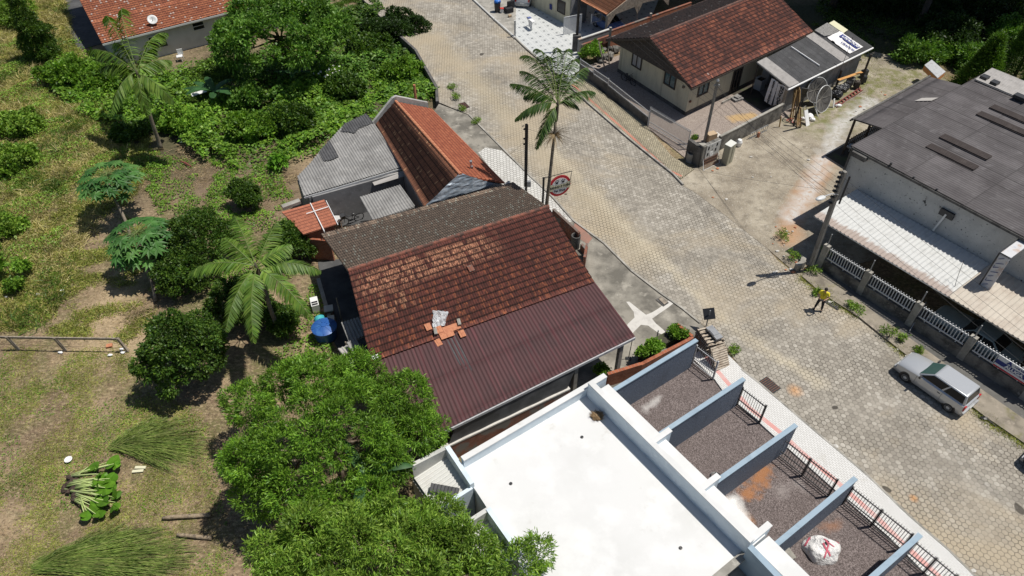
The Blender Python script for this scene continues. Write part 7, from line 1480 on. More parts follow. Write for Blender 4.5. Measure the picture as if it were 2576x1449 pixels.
for w_, dz_, k_ in ((1.03, .058, 'print_black'), (1.0, .064, 'print_cream')):
    mb = MB(); mb.box(dc + dn * dz_ - U * .02, (dr * 1.5 * w_, dr * .34 * (w_ if w_ == 1 else 1.12), .012), M=Md)
    for s in (-1, 1):
        for v in (-1, 1): mb.lathe(dc + dn * dz_ + ex * s * dr * .77 + U * (v * dr * .14 - .02), [(dr * .19 * w_ * (1 if w_ == 1 else 1.05), -.006), (dr * .19 * w_ * (1 if w_ == 1 else 1.05), .006)], 16, axis=Md)
    mb.build('bone', k_, SS)
mb = MB()
for s in (-1, 1):
    pc = dc + dn * .055 + ex * s * dr * .28 + U * dr * .4; mb.blob(pc - U * .02, (.1, .08, .012), 2, .03, M=Md)
    for a_, r_ in ((-50, .15), (-18, .17), (18, .17), (50, .15)): mb.blob(pc + ex * math.sin(R(a_)) * r_ + U * math.cos(R(a_)) * r_, (.035, .048, .012), 1, 0, M=Md)
mb.build('paw_prints', 'print_black', SS)
lettering('BANHO E TOSA', .21, dc + dn * .075 - U * .02, ex, U, 'print_black', SS, bold=.006, sx=.95); lettering('Pet Shop', .23, dc + dn * .06 - U * dr * .45, ex, U, 'print_black', SS, bold=.004)
# black diamond board on a post by the pallets
b = Z7(1535, 470, 0); RS = thing('road_sign', 'black square board on a thin post beside the stacked pallets', 'sign', b); h_ = height_to(b, (1150 + 235 / 3.22) * .63889); MB().tube([b, b + U * h_], .035).build('post', 'metal_grey', RS)
c = b + U * (h_ - .3) + V3((0, .05, 0)); Mr = Matrix.Rotation(R(-30), 3, 'Z') @ Matrix.Rotation(R(52), 3, 'X') @ Matrix.Rotation(R(28), 3, 'Z'); MB().box(c, (.62, .62, .03), M=Mr).build('board', 'metal_black', RS)

# pallets
def pallet(lab, c, ex_, ey_, L=1.2, Wd=1.0, group='wooden pallets'):
    g = thing('wooden_pallet', lab, 'pallet', c, group); ex_, ey_ = V3(ex_).normalized(), V3(ey_); ey_ = (ey_ - ex_ * ey_.dot(ex_)).normalized(); n = ex_.cross(ey_); M = Matrix((ex_, ey_, n)).transposed(); c = V3(c); mb = MB()
    for i in range(9): mb.box(c + ex_ * (L * ((i + .5) / 9 - .5)) + n * .055, (L / 9 * .72, Wd, .022), M=M)
    for i in range(5): mb.box(c + ex_ * (L * ((i + .5) / 5 - .5)) - n * .06, (.09, Wd, .02), M=M)
    mb.build('deck_boards', 'wood_pallet', g); mb = MB()
    for s in (-.46, 0, .46): mb.box(c + ey_ * Wd * s, (L, .07, .09), M=M)
    mb.build('stringers', 'wood_dark', g); return g
pa, pb_, pc_ = Z7(1440, 480, 1.1), Z7(1610, 385, 1.1), Z7(1765, 600, 1.1); pcn = (pa + pc_) / 2; exx = pc_ - pb_; eyy = pb_ - pa
names = ['bottom', 'second', 'third', 'fourth', 'fifth', 'sixth', 'seventh']
for i in range(7): pallet(f'{names[i]} wooden pallet of the stack by the first blue wall' if i < 7 else '', V3((pcn.x + rnd.uniform(-.05, .05), pcn.y + rnd.uniform(-.05, .05), .08 + .142 * i)), exx + V3((rnd.uniform(-.06, .06), rnd.uniform(-.06, .06), 0)), eyy, 1.25, 1.05)
pt = V3((pcn.x, pcn.y, .08 + .142 * 7)); pallet('wooden pallet lying upside down on top of the stack by the road', pt + V3((0, 0, .0)), exx, -eyy, 1.2, 1.0)
c = V3((pcn.x, pcn.y, 1.28)) + exx.normalized() * .12 + eyy.normalized() * .15; mb = MB(); mb.box(c, (.95, .42, .1), rz=math.atan2(exx.y, exx.x) + .12); mb.box(c + V3((0, 0, .06)), (.4, .36, .06), rz=math.atan2(exx.y, exx.x) + .12); tag(mb.build('black_panel', 'metal_grey'), 'dark grey panel lying on top of the stacked pallets', 'panel')
a = Z7(1650, 880, .0); pallet('wooden pallet leaning upright against the stack by the white pavement', Z7(1725, 840, .5), (exx.normalized() + V3((0, 0, -1.2))), eyy, 1.1, 1.0)
pallet('second wooden pallet leaning at the foot of the stack', Z7(1700, 800, .6), (exx.normalized() + V3((0, 0, -1.4))), eyy, 1.1, 1.0)

# white bulk bag on the gravel
bc = A(2066, 1386, 0); BGt = thing('bulk_bag', 'white woven bulk bag with pink printed straps on carport gravel', 'bag', bc); bm = bmesh.new(); bmesh.ops.create_icosphere(bm, subdivisions=4, radius=1.0); g_ = random.Random(5)
for v in bm.verts:
    a_ = math.atan2(v.co.y, v.co.x); rr = 1 + .07 * math.sin(3 * a_ + .4) + .05 * math.sin(5 * a_ + v.co.z * 3); f = math.sin(v.co.x * 5 + v.co.y * 3) * .06 + math.sin(v.co.y * 9 - v.co.x * 2) * .04; v.co = V3((v.co.x * .8 * rr, v.co.y * .64 * rr, max(-.02, v.co.z * .62 + (.0 if v.co.z < 0 else f + .05 * math.sin(4 * a_) * (1 - v.co.z)))))
me = bpy.data.meshes.new('body'); bm.to_mesh(me); me.materials.append(M_['bag_white']); me.polygons.foreach_set('use_smooth', [True] * len(me.polygons)); bb_ = link('body', me, BGt)
bvh = __import__('mathutils').bvhtree.BVHTree.FromBMesh(bm); bm.free()
def drape(pts, wd_, mat, name):
    mb = MB(); L_ = []
    for i in range(len(pts) - 1):
        for j in range(8): L_.append(lerp(V3((*pts[i], 2)), V3((*pts[i + 1], 2)), j / 8))
    L_.append(V3((*pts[-1], 2)))
    pr = []
    for i, p in enumerate(L_):
        t = (L_[min(i + 1, len(L_) - 1)] - L_[max(i - 1, 0)]).normalized(); s = V3((-t.y, t.x, 0)) * wd_ / 2
        for q in (p + s, p - s):
            h = bvh.ray_cast(q, V3((0, 0, -1))); pr.append((h[0] + V3((0, 0, .025))) if h[0] is not None else V3((q.x, q.y, .05)))
    mb.add(pr, [(2 * i, 2 * i + 1, 2 * i + 3, 2 * i + 2) for i in range(len(L_) - 1)]); mb.build(name, mat, BGt, local=True)
drape([(-.75, .1), (-.45, .45)], .07, 'print_pink', 'strap'); drape([(-.1, .05), (.1, -.45)], .07, 'print_pink', 'strap'); drape([(-.15, -.5), (.1, -.05), (.0, .25)], .06, 'print_pink', 'strap'); drape([(.4, .35), (.75, .2)], .06, 'print_pink', 'strap'); drape([(.0, .0), (.12, .12)], .12, 'print_black', 'knot'); drape([(.0, .1), (.35, -.1)], .04, 'print_pink', 'strap')
mb = MB(); p = A(2075, 1345, .0)
c = A(1978, 1398, .12); mb = MB(); mb.box(c, (.5, .5, .24), rz=.4); mb.box(c + V3((0, 0, .13)), (.54, .54, .03), rz=.4); tag(mb.build('drain_box', 'concrete'), 'small concrete inspection box on the gravel beside the white bag', 'inspection box')
mb = MB(); c = A(1800, 1198, .05)
for k in range(3): mb.tube([c + V3((math.cos(a_ / 12 * 6.283) * (.2 + .02 * k), math.sin(a_ / 12 * 6.283) * (.17 + .02 * k), .02 * k)) for a_ in range(13)], .014, 5)
tag(mb.build('hose', 'plastic_black'), 'coiled black hose on the gravel beside the second blue wall', 'hose')
# street drains
def grate(lab, c, dirv, L, Wd, mat='metal_rust', g='drain grates'):
    d = V3(dirv).normalized(); n = V3((-d.y, d.x, 0)); g_ = thing('drain_grate', lab, 'drain', c, g); mb = MB(); c = V3(c)
    for i in range(8): p = c + d * L * ((i + .5) / 8 - .5); mb.bar(p - n * Wd / 2, p + n * Wd / 2, .03, .03)
    mb.build('bars', mat, g_); MB().box(c - U * .005, (L + .06, Wd + .06, .012), rz=math.atan2(d.y, d.x)).build('frame', 'plastic_black', g_)
grate('rusty drain grate in the road gutter by the small orange roofed house', A(1168, 265, .03), RL[9] - RL[8], .9, .5); grate('rusty drain grate at the kerb beside the white pavement', A(1937, 968, .03), RL[21] - RL[20], .9, .55); grate('dark drain grate at the kerb beside the person', A(2097, 765, .03), RR[17] - RR[16], .8, .45, 'concrete_dark')
mb = MB(); q = [Z7(905, 95, .06), Z7(975, 55, .06), Z7(1075, 135, .06), Z7(1005, 182, .06)]; mb.slab(q, .04); g_ = mb.build('sump_frame', 'concrete_dark'); tag(g_, 'open concrete sump beside the pale cement patch on the driveway', 'sump'); mb = MB(); q2 = inset(q, .08); mb.slab([V3((*lerp(q2[0], q2[1], .35).xy, .09)), V3((*q2[1].xy, .09)), V3((*q2[2].xy, .09)), V3((*lerp(q2[3], q2[2], .25).xy, .09))], .02); tag(mb.build('lid_board', 'wood_old'), 'white-grey board half covering the sump on the driveway', 'board')
# tools by the brick bed
mb = MB(); b = Z7(560, 850, 0); mb.tube([b, Z7(615, 590, 1.6)], .022, 6); mb.box(b + U * .04, (.3, .22, .08)); tag(mb.build('broom', 'metal_black'), 'thin dark pole with a block foot beside the carport post', 'pole')
for i, (x, y) in enumerate(((690, 790), (915, 610), (1040, 620))): p = Z7(x, y, 0); mb = MB(); mb.tube([p, p + U * .8], .035); tag(mb.build('stake', 'metal_grey'), 'short metal stake standing along the brick garden bed', 'stake', 'stakes along the garden bed')
# ================================================================ bicycles and yard clutter
def bike(lab, a, b, tilt, mat='metal_black', r=.33, basket=False):
    a, b = V3(a), V3(b); g = thing('bicycle', lab, 'bicycle', (a + b) / 2, 'bicycles'); f = hdir(a, b); n = V3((-f.y, f.x, 0)); up = (U + n * tilt).normalized(); L = 1.05; m = (a + b) / 2; wa, wb = m - f * L / 2 + up * r, m + f * L / 2 + up * r
    for c in (wa, wb):
        mb = MB(); mb.tube([c + (f * math.cos(i / 20 * 6.2832) + up * math.sin(i / 20 * 6.2832)) * r for i in range(21)], .028, 6, cap=False); wl_ = mb.build('wheel', 'tyre', g); mb = MB()
        for i in range(10): v = f * math.cos(i * .6283) + up * math.sin(i * .6283); mb.bar(c, c + v * r, .005)
        mb.build('spokes', 'metal_grey', wl_)
    cr = m + up * (r - .03); st = m - f * .16 + up * .8; hd = wb - f * .14 + up * .5; mb = MB()
    for p, q in ((wa, cr), (wa, st - up * .12), (st, cr), (st - up * .14, hd), (cr, hd - up * .14), (hd + up * .1, wb)): mb.tube([p, q], .02, 6)
    mb.build('frame', mat, g); mb = MB(); s = f.cross(up); mb.tube([hd + up * .12 - s * .28 - f * .12, hd + up * .18, hd + up * .12 + s * .28 - f * .12], .016, 6); mb.build('handlebar', mat, g); mb = MB(); mb.blob(st + up * .03, (.13, .08, .04), 2, .05, M=Matrix((f, s, up)).transposed()); mb.build('saddle', 'plastic_black', g)
    mb = MB(); mb.box(cr, (.34, .1, .03), M=Matrix((f, s, up)).transposed()); mb.build('pedals', 'metal_black', g)
    if basket: mb = MB(); mb.box(hd + f * .18 + up * .08, (.28, .3, .24), M=Matrix((f, s, up)).transposed()); mb.build('basket', 'metal_black', g)
bike('black bicycle leaning against the cream cottage wall', ZD(612, 590), ZD(745, 660), -.15); bike('bicycle with front basket parked in the dark courtyard', ZB(735, 1235), ZB(600, 1285), .15, basket=True)
bike('fallen red bicycle at the foot of the block yard wall', Q(2, 0, 770, 925), Q(2, 0, 850, 960), 2.2, 'plastic_red', r=.26)
mb = MB(); c = ZB(545, 1280, 0); mb.box(c + U * .55, (.62, .5, .08)); 
for sx in (-.26, .26):
    for sy in (-.2, .2): mb.box(c + V3((sx, sy, .27)), (.05, .05, .54))
for i in range(5): mb.box(c + V3((0, -.2 + .1 * i, .61)), (.62, .06, .03))
tag(mb.build('plastic_table', 'plastic_white'), 'small white slatted plastic table beside the courtyard bicycle', 'table')
# water tank, drum, boxes
tc = A(822, 848, 0); TK = thing('water_tank', 'blue round water tank with ribbed lid beside the red roofed house', 'water tank', tc); MB().lathe(tc, [(.5, 0), (.58, .1), (.62, .75), (.64, .8)], 28).build('tank', 'tank_blue', TK, smooth=True)
ld = MB().lathe(tc, [(.68, .78), (.69, .84), (.5, .92), (.16, .99), (.14, 1.02), (.02, 1.03)], 32).build('lid', 'tank_blue', TK, smooth=True, auto=30); mb = MB()
for k in range(9): a_ = k * 6.2832 / 9; d_ = V3((math.cos(a_), math.sin(a_), 0)); mb.bar(tc + d_ * .18 + U * .995, tc + d_ * .64 + U * .875, .06, .035)
mb.build('lid_ribs', 'tank_blue', ld)
d0, d1 = A(806, 808, .33), A(815, 835, .33); mb = MB(); ax = hdir(d0, d1); Mx = Matrix((V3((-ax.y, ax.x, 0)), U, ax)).transposed(); mb.lathe(d0 - ax * .2, [(.3, 0), (.33, .02), (.31, .3), (.33, .32), (.31, .62), (.33, .92), (.3, .95)], 20, axis=Mx); tag(mb.build('drum', 'barrel_cyan', smooth=False), 'turquoise plastic drum lying behind the blue water tank', 'drum')
for i, (x, y, s, lb, mt) in enumerate(((826, 775, .5, 'open brick chimney-like block with pale top by the back yard, larger one', 'cement_fresh'), (832, 799, .38, 'smaller pale topped block nearer the blue tank', 'cement_fresh'))):
    c = A(x, y, .55); mb = MB(); mb.box((c.x, c.y, .25), (s * .9, s * .85, .5), rz=.25); g = thing('brick_block', lb, 'block', (c.x, c.y, 0), 'pale topped blocks'); mb.build('body', 'brick_old', g); MB().box((c.x, c.y, .52), (s, s * .95, .06), rz=.25).build('top', mt, g)
c = A(795, 775, 0); WB = thing('old_appliance', 'small white discarded appliance with dark openings by garden edging', 'appliance', c); Mw = Matrix.Rotation(.35, 3, 'Z'); MB().box(c + U * .28, (.42, .75, .55), M=Mw).build('body', 'plastic_white', WB); mb = MB()
for k in (-.08, -.26): mb.box(c + U * .56 + Mw @ V3((0, k, 0)), (.34, .13, .012), M=Mw)
mb.build('openings', 'plastic_black', WB)
# garden fence
FN = thing('garden_fence', 'low grey timber garden fence with three posts and one rail', 'fence', A(160, 880)); fpz = [(A(-120, 872), 1.0), (A(47, 880), 1.0), (A(165, 882), 1.0), (A(322, 884), 1.0)]; tops = []
for p, h in fpz: t_ = p + U * h + V3((-.2, .05, 0)); mb = MB(); mb.bar(p, t_, .13, .11, up=(1, 0, 0)); mb.build('post', 'wood_old', FN); tops.append(t_)
for p, q in zip(tops[:-1], tops[1:]): mb = MB(); mb.bar(p - U * .05, q - U * .05, .06, .14); mb.build('rail', 'wood_old', FN)
mb = MB(); mb.tube([fpz[2][0] + U * .35, fpz[3][0] + U * .3], .008, 4); mb.tube([fpz[0][0] + U * .35, fpz[2][0] + U * .35], .008, 4); mb.build('wire_strand', 'wire', FN)
# taro plants heaped on the ground
c0_ = Q(0, 2, 520, 760, 0)
for k in range(22):
    f = k / 21; s = Q(0, 2, 545 + rnd.uniform(-60, 45) + 60 * abs(f - .5), 685 + 190 * f, .1 + .12 * rnd.random()); e = Q(0, 2, 790 + rnd.uniform(-120, 110) - 60 * abs(f - .4), 640 + 320 * f + rnd.uniform(-60, 50), .25 + .15 * rnd.random())
    g = thing('taro_plant', 'uprooted taro plant with pale stalk and broad leaves in the heap on dry ground', 'plant', s, 'uprooted taro plants'); mb = MB()
    for j in range(2): o_ = V3((rnd.uniform(-.06, .06), rnd.uniform(-.06, .06), .05 * j)); mb.tube([s + o_, lerp(s, e, .5) + o_ + U * .06, e + o_ * 2], [.045, .032, .014], 6)
    mb.build('stalk', 'stem_pale', g, smooth=True); mb = MB(); mb.blob(s - (e - s).normalized() * .12, (.14, .12, .08), 2, .25, seed=k); mb.build('root', 'root_dark', g)
    d = (e - s).normalized(); lm = MB()
    for j in range(2):
        ad = (d + V3((rnd.uniform(-.9, .9), rnd.uniform(-.9, .9), rnd.uniform(-.05, .35)))).normalized(); sd_ = ad.cross(V3((rnd.uniform(-.4, .4), rnd.uniform(-.4, .4), 1))).normalized(); nn = sd_.cross(ad); Lf = rnd.uniform(.38, .58); bpt = e + V3((rnd.uniform(-.05, .05),) * 2 + (.04 * j,)); m = 10; vs = [bpt + ad * Lf * .2]
        for i in range(m + 1):
            a_ = math.pi * 2 * i / m; rr = Lf * (.5 + .12 * math.cos(a_)) ; q = bpt + ad * (Lf * .35 + math.cos(a_) * Lf * .62) + sd_ * math.sin(a_) * Lf * .42 - nn * .1 * abs(math.sin(a_)); vs.append(q)
        lm.add(vs, [(0, 1 + i, 2 + i) for i in range(m)])
    lm.build('leaf', 'leaf_taro', g)
# bundles of cut stalks spread in a fan
def bundle(lab, base, tips, n, mat, seed, L=2.6):
    g = np.random.default_rng(seed); b = np.array(base); k = len(tips) - 1; P = np.array([tuple(t_) for t_ in tips]); u = g.random(n) * k; i = np.minimum(u.astype(int), k - 1); T_ = P[i] + (P[i + 1] - P[i]) * (u - i)[:, None]
    st = b + g.normal(size=(n, 3)) * [.14, .14, .0]; en_ = b + (T_ - b) * g.uniform(.55, 1.05, (n, 1)); zl = g.random(n) * .28 + .03
    V, F = [], []; seg = 5
    for s in range(seg + 1):
        f = s / seg; c = st + (en_ - st) * f; c[:, 2] = .03 + zl * math.sin(math.pi * min(1, f * .9 + .08)) ; c[:, :2] += g.normal(size=(n, 2)) * .02; wv = .011 * (1 - .55 * f); d = unit(en_ - st); sx_ = np.stack([-d[:, 1], d[:, 0], np.zeros(n)], 1); V += [c - sx_ * wv, c + sx_ * wv]
    VV = np.stack(V, 1).reshape(-1, 3); m = 2 * (seg + 1); i0 = np.arange(n) * m; F = np.concatenate([np.stack([i0 + 2 * s, i0 + 2 * s + 1, i0 + 2 * s + 3, i0 + 2 * s + 2], 1) for s in range(seg)])
    # side wisps
    nw = n * 9; j = g.integers(0, n, nw); f = g.uniform(.25, 1, nw); c = st[j] + (en_[j] - st[j]) * f[:, None]; c[:, 2] = .03 + zl[j]; d = unit(en_[j] - st[j] + g.normal(size=(nw, 3)) * [.45, .45, .25]); Vw, Fw = leaf_quads(c, d, g.uniform(.15, .34, nw), np.full(nw, .02), droop=.1)
    t = thing('cut_stalk_bundle', lab, 'plant bundle', base, 'bundles of cut stalks'); npmesh('stalks', np.concatenate([VV, Vw]), np.concatenate([F, Fw + len(VV)]), mat, t); return t
bundle('fan of cut feathery green stalks lying above the taro heap', Q(0, 2, 880, 470), [Q(0, 2, x, y) for x, y in ((1120, 270), (1400, 260), (1620, 420), (1560, 560), (1280, 700))], 420, 'grass_cut', 1)
bundle('large fan of cut stalks at the bottom left corner', Q(0, 2, 300, 1370), [Q(0, 2, x, y) for x, y in ((820, 1080), (1240, 1090), (1480, 1250), (1400, 1440), (1050, 1560))], 640, 'grass_cut', 2)
c = Q(0, 2, 1500, 1380)
# logs, stump
def logm(name, lab, a, b, r, g=None): a, b = V3(a), V3(b); mb = MB(); pts = [lerp(a, b, i / 6) + V3((0, 0, .03 * math.sin(i))) for i in range(7)]; mb.tube(pts, [r * .7, r, r * .9, r, r * 1.05, r * .95, r], 9); return tag(mb.build(name, 'log', smooth=True), lab, 'log', g)
logm('log', 'pale barkless log beside the feathery tree, upper one', Q(0, 2, 1225, 1012, .1), Q(0, 2, 1590, 985, .12), .1, 'logs'); logm('log', 'half blackened log beside the feathery tree, lower one', Q(0, 2, 1335, 1140, .1), Q(0, 2, 1600, 1160, .1), .09, 'logs')
for i, (x, y, lb) in enumerate(((1060, 630, 'broken pale board piece below the upper stalk bundle'), (1040, 657, 'second broken pale board piece below the upper stalk bundle'))): mb = MB(); mb.box(Q(0, 2, x, y, .05), (.5, .14, .05), rz=.1 * i); tag(mb.build('board_piece', 'wood_plank' if False else 'print_cream'), lb, 'board')
mb = MB(); c = Q(0, 2, 518, 573, .06); mb.lathe(c, [(.03, -.05), (.14, .0), (.18, .06), (.16, .07), (.05, .03)], 14); tag(mb.build('bowl', 'plastic_white'), 'small white bowl on the dry ground above the taro heap', 'bowl')
for i, (x, y) in enumerate(((466, 740), (145, 700), (50, 792), (285, 775))): mb = MB(); mb.blob(Q(0, 1, x, y, .05), (.12, .09, .06), 2, .25, seed=i); tag(mb.build('litter', 'plastic_white'), 'scrap of white litter lying in the dry garden', 'litter', 'garden litter')
for i, (x, y) in enumerate(((830, 1230), (925, 1210), (918, 1185), (455, 1210))): mb = MB(); mb.blob(Q(0, 1, x, y, .05), (.13, .08, .05), 2, .25, seed=i + 9); tag(mb.build('litter', 'plastic_white'), 'scrap of white litter on the ground near the garden fence', 'litter', 'fence litter')
mb = MB(); mb.box(Q(0, 1, 825, 1160, .05), (.3, .24, .1), rz=.3); tag(mb.build('brick', 'tile_new'), 'orange brick on the ground right of the middle fence post', 'brick')
mb = MB(); mb.blob(Q(0, 0, 410, 975, .1), (.22, .17, .14), 2, .05); tag(mb.build('pumpkin', wmat('gourd', (.6, .4, .18))), 'pale orange round gourd lying in the grass at upper left', 'gourd')
# dry sticks heap near the papaya, palm debris
for i, (c, n, r_, lb, h_) in enumerate(((Q(0, 1, 1060, 930), 110, 1.1, 'heap of dry sticks at the foot of the papaya trunk', .18), (Q(0, 0, 1400, 1150), 130, 1.5, 'fallen dry palm fronds at the foot of the leaning palm', .2), (Q(0, 0, 2180, 1340), 90, 1.1, 'tangle of dry branches left of the grey corrugated roof', .3))):
    mb = MB()
    for k in range(n): a_ = rnd.uniform(0, 6.28); q = c + V3((rnd.gauss(0, r_ * .5), rnd.gauss(0, r_ * .4), rnd.uniform(.02, h_))); d_ = V3((math.cos(a_), math.sin(a_) * .6, rnd.uniform(-.15, .2))) * rnd.uniform(.15, .55); mb.tube([q - d_, q, q + d_], [.006, rnd.uniform(.008, .02), .004], 4, cap=False)
    tag(mb.build('stick_heap', 'straw'), lb, 'stick heap')
mb = MB(); a, b = Q(0, 0, 1360, 1215, .1), Q(0, 0, 1455, 1262, .1); mb.tube([a, lerp(a, b, .5) + U * .05, b], [.03, .09, .02], 6); tag(mb.build('palm_sheath', 'paint_red_metal'), 'fallen reddish palm sheath near the foot of the leaning palm', 'palm sheath')
mb = MB(); q = [Q(0, 0, 1340, 1035, .1), Q(0, 0, 1470, 1030, .15), Q(0, 0, 1450, 1075, .1), Q(0, 0, 1350, 1080, .08)]; mb.slab(q, .03); tag(mb.build('green_sheet', wmat('sheet_green', (.13, .2, .15), [((.2, .26, .2), 3, .5, .7)])), 'weathered green sheet on the ground beside the leaning palm', 'sheet')
mb = MB(); q = [Q(0, 0, 1440, 705, .25), Q(0, 0, 1555, 670, .35), Q(0, 0, 1562, 690, .3), Q(0, 0, 1450, 728, .25)]; mb.slab(q, .05); tag(mb.build('white_board', 'plastic_white'), 'white board lying left of the banana plant', 'board')
CH = Q(0, 0, 1365, 455, .0); ch = thing('plastic_chair', 'broken white plastic chair by the white house wall', 'chair', CH); MB().box(CH + U * .4, (.5, .5, .05), rz=.4).build('seat', 'plastic_white', ch); MB().box(CH + V3((.05, .25, .68)), (.46, .06, .5), rz=.4).build('backrest', 'plastic_white', ch)
for sx in (-.2, .2):
    for sy in (-.2, .2): MB().box(CH + V3((sx, sy, .2)), (.05, .05, .4)).build('leg', 'plastic_white', ch)
for i, (x, y) in enumerate(((1235 / 1, 620),)):
    c = A(835, 205, -.3); mb = MB()
    for k in range(40): mb.blob(c + V3((rnd.gauss(0, .5), rnd.gauss(0, .4), rnd.uniform(.7, 1.3))), .09, 1, .2, seed=k)
    g = thing('flowering_shrub', 'shrub with white flower clusters in the overgrown lot', 'shrub', (c.x, c.y, c.z)); mb.build('blossoms', 'cloth_white', g); crown('leaves', 'leaf_vine', lobes_of((c.x, c.y, c.z + .7), (1.0, .9, .5), 6, .5, 77), g, 260, 7, .25, .15)
    MB().tube([c, c + U * .8], .03).build('stem', 'bark', g)
mb = MB(); c = ZB(1250, 80, .6); mb.tube([c - U * .6, c + U * .9], [.12, .1], 8); tag(mb.build('chimney_pipe', 'tile_new'), 'orange clay pipe sticking up behind the small house gable', 'pipe')

# ---------------- patio
c = Q(1, 0, 1430, 215, .06); IB = thing('ironing_board', 'folding stand with white cloth and dark books drying on the tiled patio', 'ironing board', c); d = hdir(Q(1, 0, 1400, 180), Q(1, 0, 1480, 245)); n = V3((-d.y, d.x, 0)); M = Matrix((d, n, U)).transposed()
MB().box(c + U * .85, (1.15, .38, .04), M=M).build('board', 'plastic_white', IB); MB().box(c + U * .9 - d * .35, (.3, .34, .08), M=M).build('folded_cloth', 'cloth_blue', IB)
mb = MB(); mb.bar(c - d * .45 + n * .15, c + d * .45 + U * .83 + n * .15, .03); mb.bar(c + d * .45 - n * .15, c - d * .45 + U * .83 - n * .15, .03); mb.build('legs', 'metal_white', IB)
mb = MB(); gx_ = 8
for j in range(5):
    for i in range(gx_ + 1): mb.v.append(c + d * (-.1 + .7 * i / gx_) + n * (.2 + .03 * math.sin(i * 2.)) * (-1) + U * (.9 - .17 * j))
for j in range(4):
    for i in range(gx_): q = j * (gx_ + 1) + i; mb.f.append([q, q + 1, q + gx_ + 2, q + gx_ + 1])
mb.build('draped_cloth', 'cloth_white', IB)
c = Q(1, 0, 1178, 88, .1); RB = thing('rubbish_bin', 'black rubbish bin with a blue bag on top at the top road side', 'bin', c); MB().lathe(c, [(.26, 0), (.32, .85), (.34, .88)], 16).build('bin', 'plastic_black', RB); mb = MB(); mb.blob(c + U * 1.0, (.34, .3, .22), 2, .18, seed=4); mb.build('bag', 'plastic_blue', RB)
c = Q(1, 0, 1212, 95, .1); mb = MB(); mb.lathe(c, [(.14, 0), (.18, .38), (.19, .4)], 14); g = thing('paint_bucket', 'white bucket with red lid beside the black bin', 'bucket', c); mb.build('bucket', 'plastic_white', g); MB().lathe(c, [(.2, .4), (.2, .45), (.05, .47)], 14).build('lid', 'plastic_red', g)
c = Q(1, 0, 1262, 90, .1); g = thing('armchair', 'dark discarded armchair beside the white bucket', 'chair', c); MB().box(c + U * .25, (.75, .7, .4), rz=.5).build('seat', 'cloth_black', g); MB().box(c + V3((.2, .3, .6)), (.7, .2, .7), rz=.5).build('backrest', 'cloth_black', g)
c = Q(1, 0, 1272, 128, .1); mb = MB(); mb.box(c + U * .1, (.3, .24, .2), rz=.4); tag(mb.build('cardboard_box', 'card'), 'small cardboard box at the patio corner by the white post', 'box')

# ---------------- clutter along the shed
def plank(lab, a, b, w_, t_, mat='wood_plank', g=None, nm='plank'): mb = MB(); mb.bar(a, b, w_, t_, up=(1, .3, .2)); return tag(mb.build(nm, mat), lab, 'plank', g)
pl = [((700, 1310), (760, 850)), ((720, 1330), (790, 845)), ((755, 1340), (800, 860)), ((780, 1395), (815, 870)), ((735, 1375), (835, 1050)), ((825, 1390), (830, 1130)), ((690, 1290), (775, 900)), ((800, 1380), (822, 900))]
for i, (p, q) in enumerate(pl): plank('long plank leaning in the bundle at the corner of the shed', ZS(*p, 0), ZS(*q, 2.0), .16, .04, 'wood_plank' if i not in (4,) else 'wood_dark', 'planks leaning on the shed')
def meshdish(lab, c, r, nv):
    n = V3(nv).normalized(); x = n.cross(U).normalized(); y = n.cross(x); M = Matrix((x, y, n)).transposed(); g = thing('mesh_dish', lab, 'satellite dish', V3((c.x, c.y, 0)), 'old mesh dishes'); MB().lathe(c, [(r * .04, -.28 * r), (r * .5, -.2 * r), (r * .96, .0), (r, .02), (r * .95, .03), (r * .5, -.17 * r), (r * .05, -.25 * r)], 28, axis=M).build('dish', 'concrete_dark', g, smooth=True)
    mb = MB(); mb.tube([c + M @ V3((math.cos(i / 28 * 6.2832) * r, math.sin(i / 28 * 6.2832) * r, .02)) for i in range(29)], .03, 6); mb.build('rim', 'lamp_grey', g); mb = MB()
    for k in range(8): a_ = k * .7854; mb.bar(c + M @ V3((0, 0, -.24 * r)), c + M @ V3((math.cos(a_) * r * .97, math.sin(a_) * r * .97, .03)), .018)
    mb.build('ribs', 'concrete', g)
dn_ = -V3((-sn.x, -sn.y, 0)) + U * .35
meshdish('large old mesh dish leaning on the shed wall, front one', ZS(1130, 1020, 1.0), 1.05, sn + U * .3); meshdish('large old mesh dish leaning on the shed wall, rear one', ZS(1075, 930, 1.2) + V3((-.1, .3, 0)), 1.0, sn + U * .3 + V3((-.3, 0, 0)))
mb = MB(); q = [ZS(880, 1170, .95), ZS(925, 1155, 1.0), ZS(950, 1360, .0), ZS(905, 1380, .0)]; mb.slab(q, .05); tag(mb.build('door_leaf', 'plastic_white'), 'upright white door panel leaning beside the planks', 'panel')
mb = MB(); mb.bar(ZS(865, 1135, 1.0), ZS(900, 1110, 1.05), .04); mb.bar(ZS(865, 1135, 1.0), ZS(880, 1260, .3), .04); mb.bar(ZS(900, 1110, 1.05), ZS(915, 1200, .5), .04); tag(mb.build('bent_rack', 'concrete'), 'bent grey metal frame behind the white panel', 'frame')
for i, (x, y) in enumerate(((870, 1270), (950, 1230), (985, 1285), (960, 1250))): mb = MB(); mb.blob(ZS(x, y, .12), (.22, .18, .14), 2, .2, seed=i); tag(mb.build('white_sack', 'styro'), 'crumpled white bag on the ground beside the white panel', 'bag', 'white bags by the shed')
mb = MB(); mb.bar(ZS(995, 1055, 1.0), ZS(1055, 1245, .0), .14, .06, up=(1, 0, 0)); tag(mb.build('plank', 'lamp_grey'), 'pale grey board propped in front of the mesh dish', 'plank')
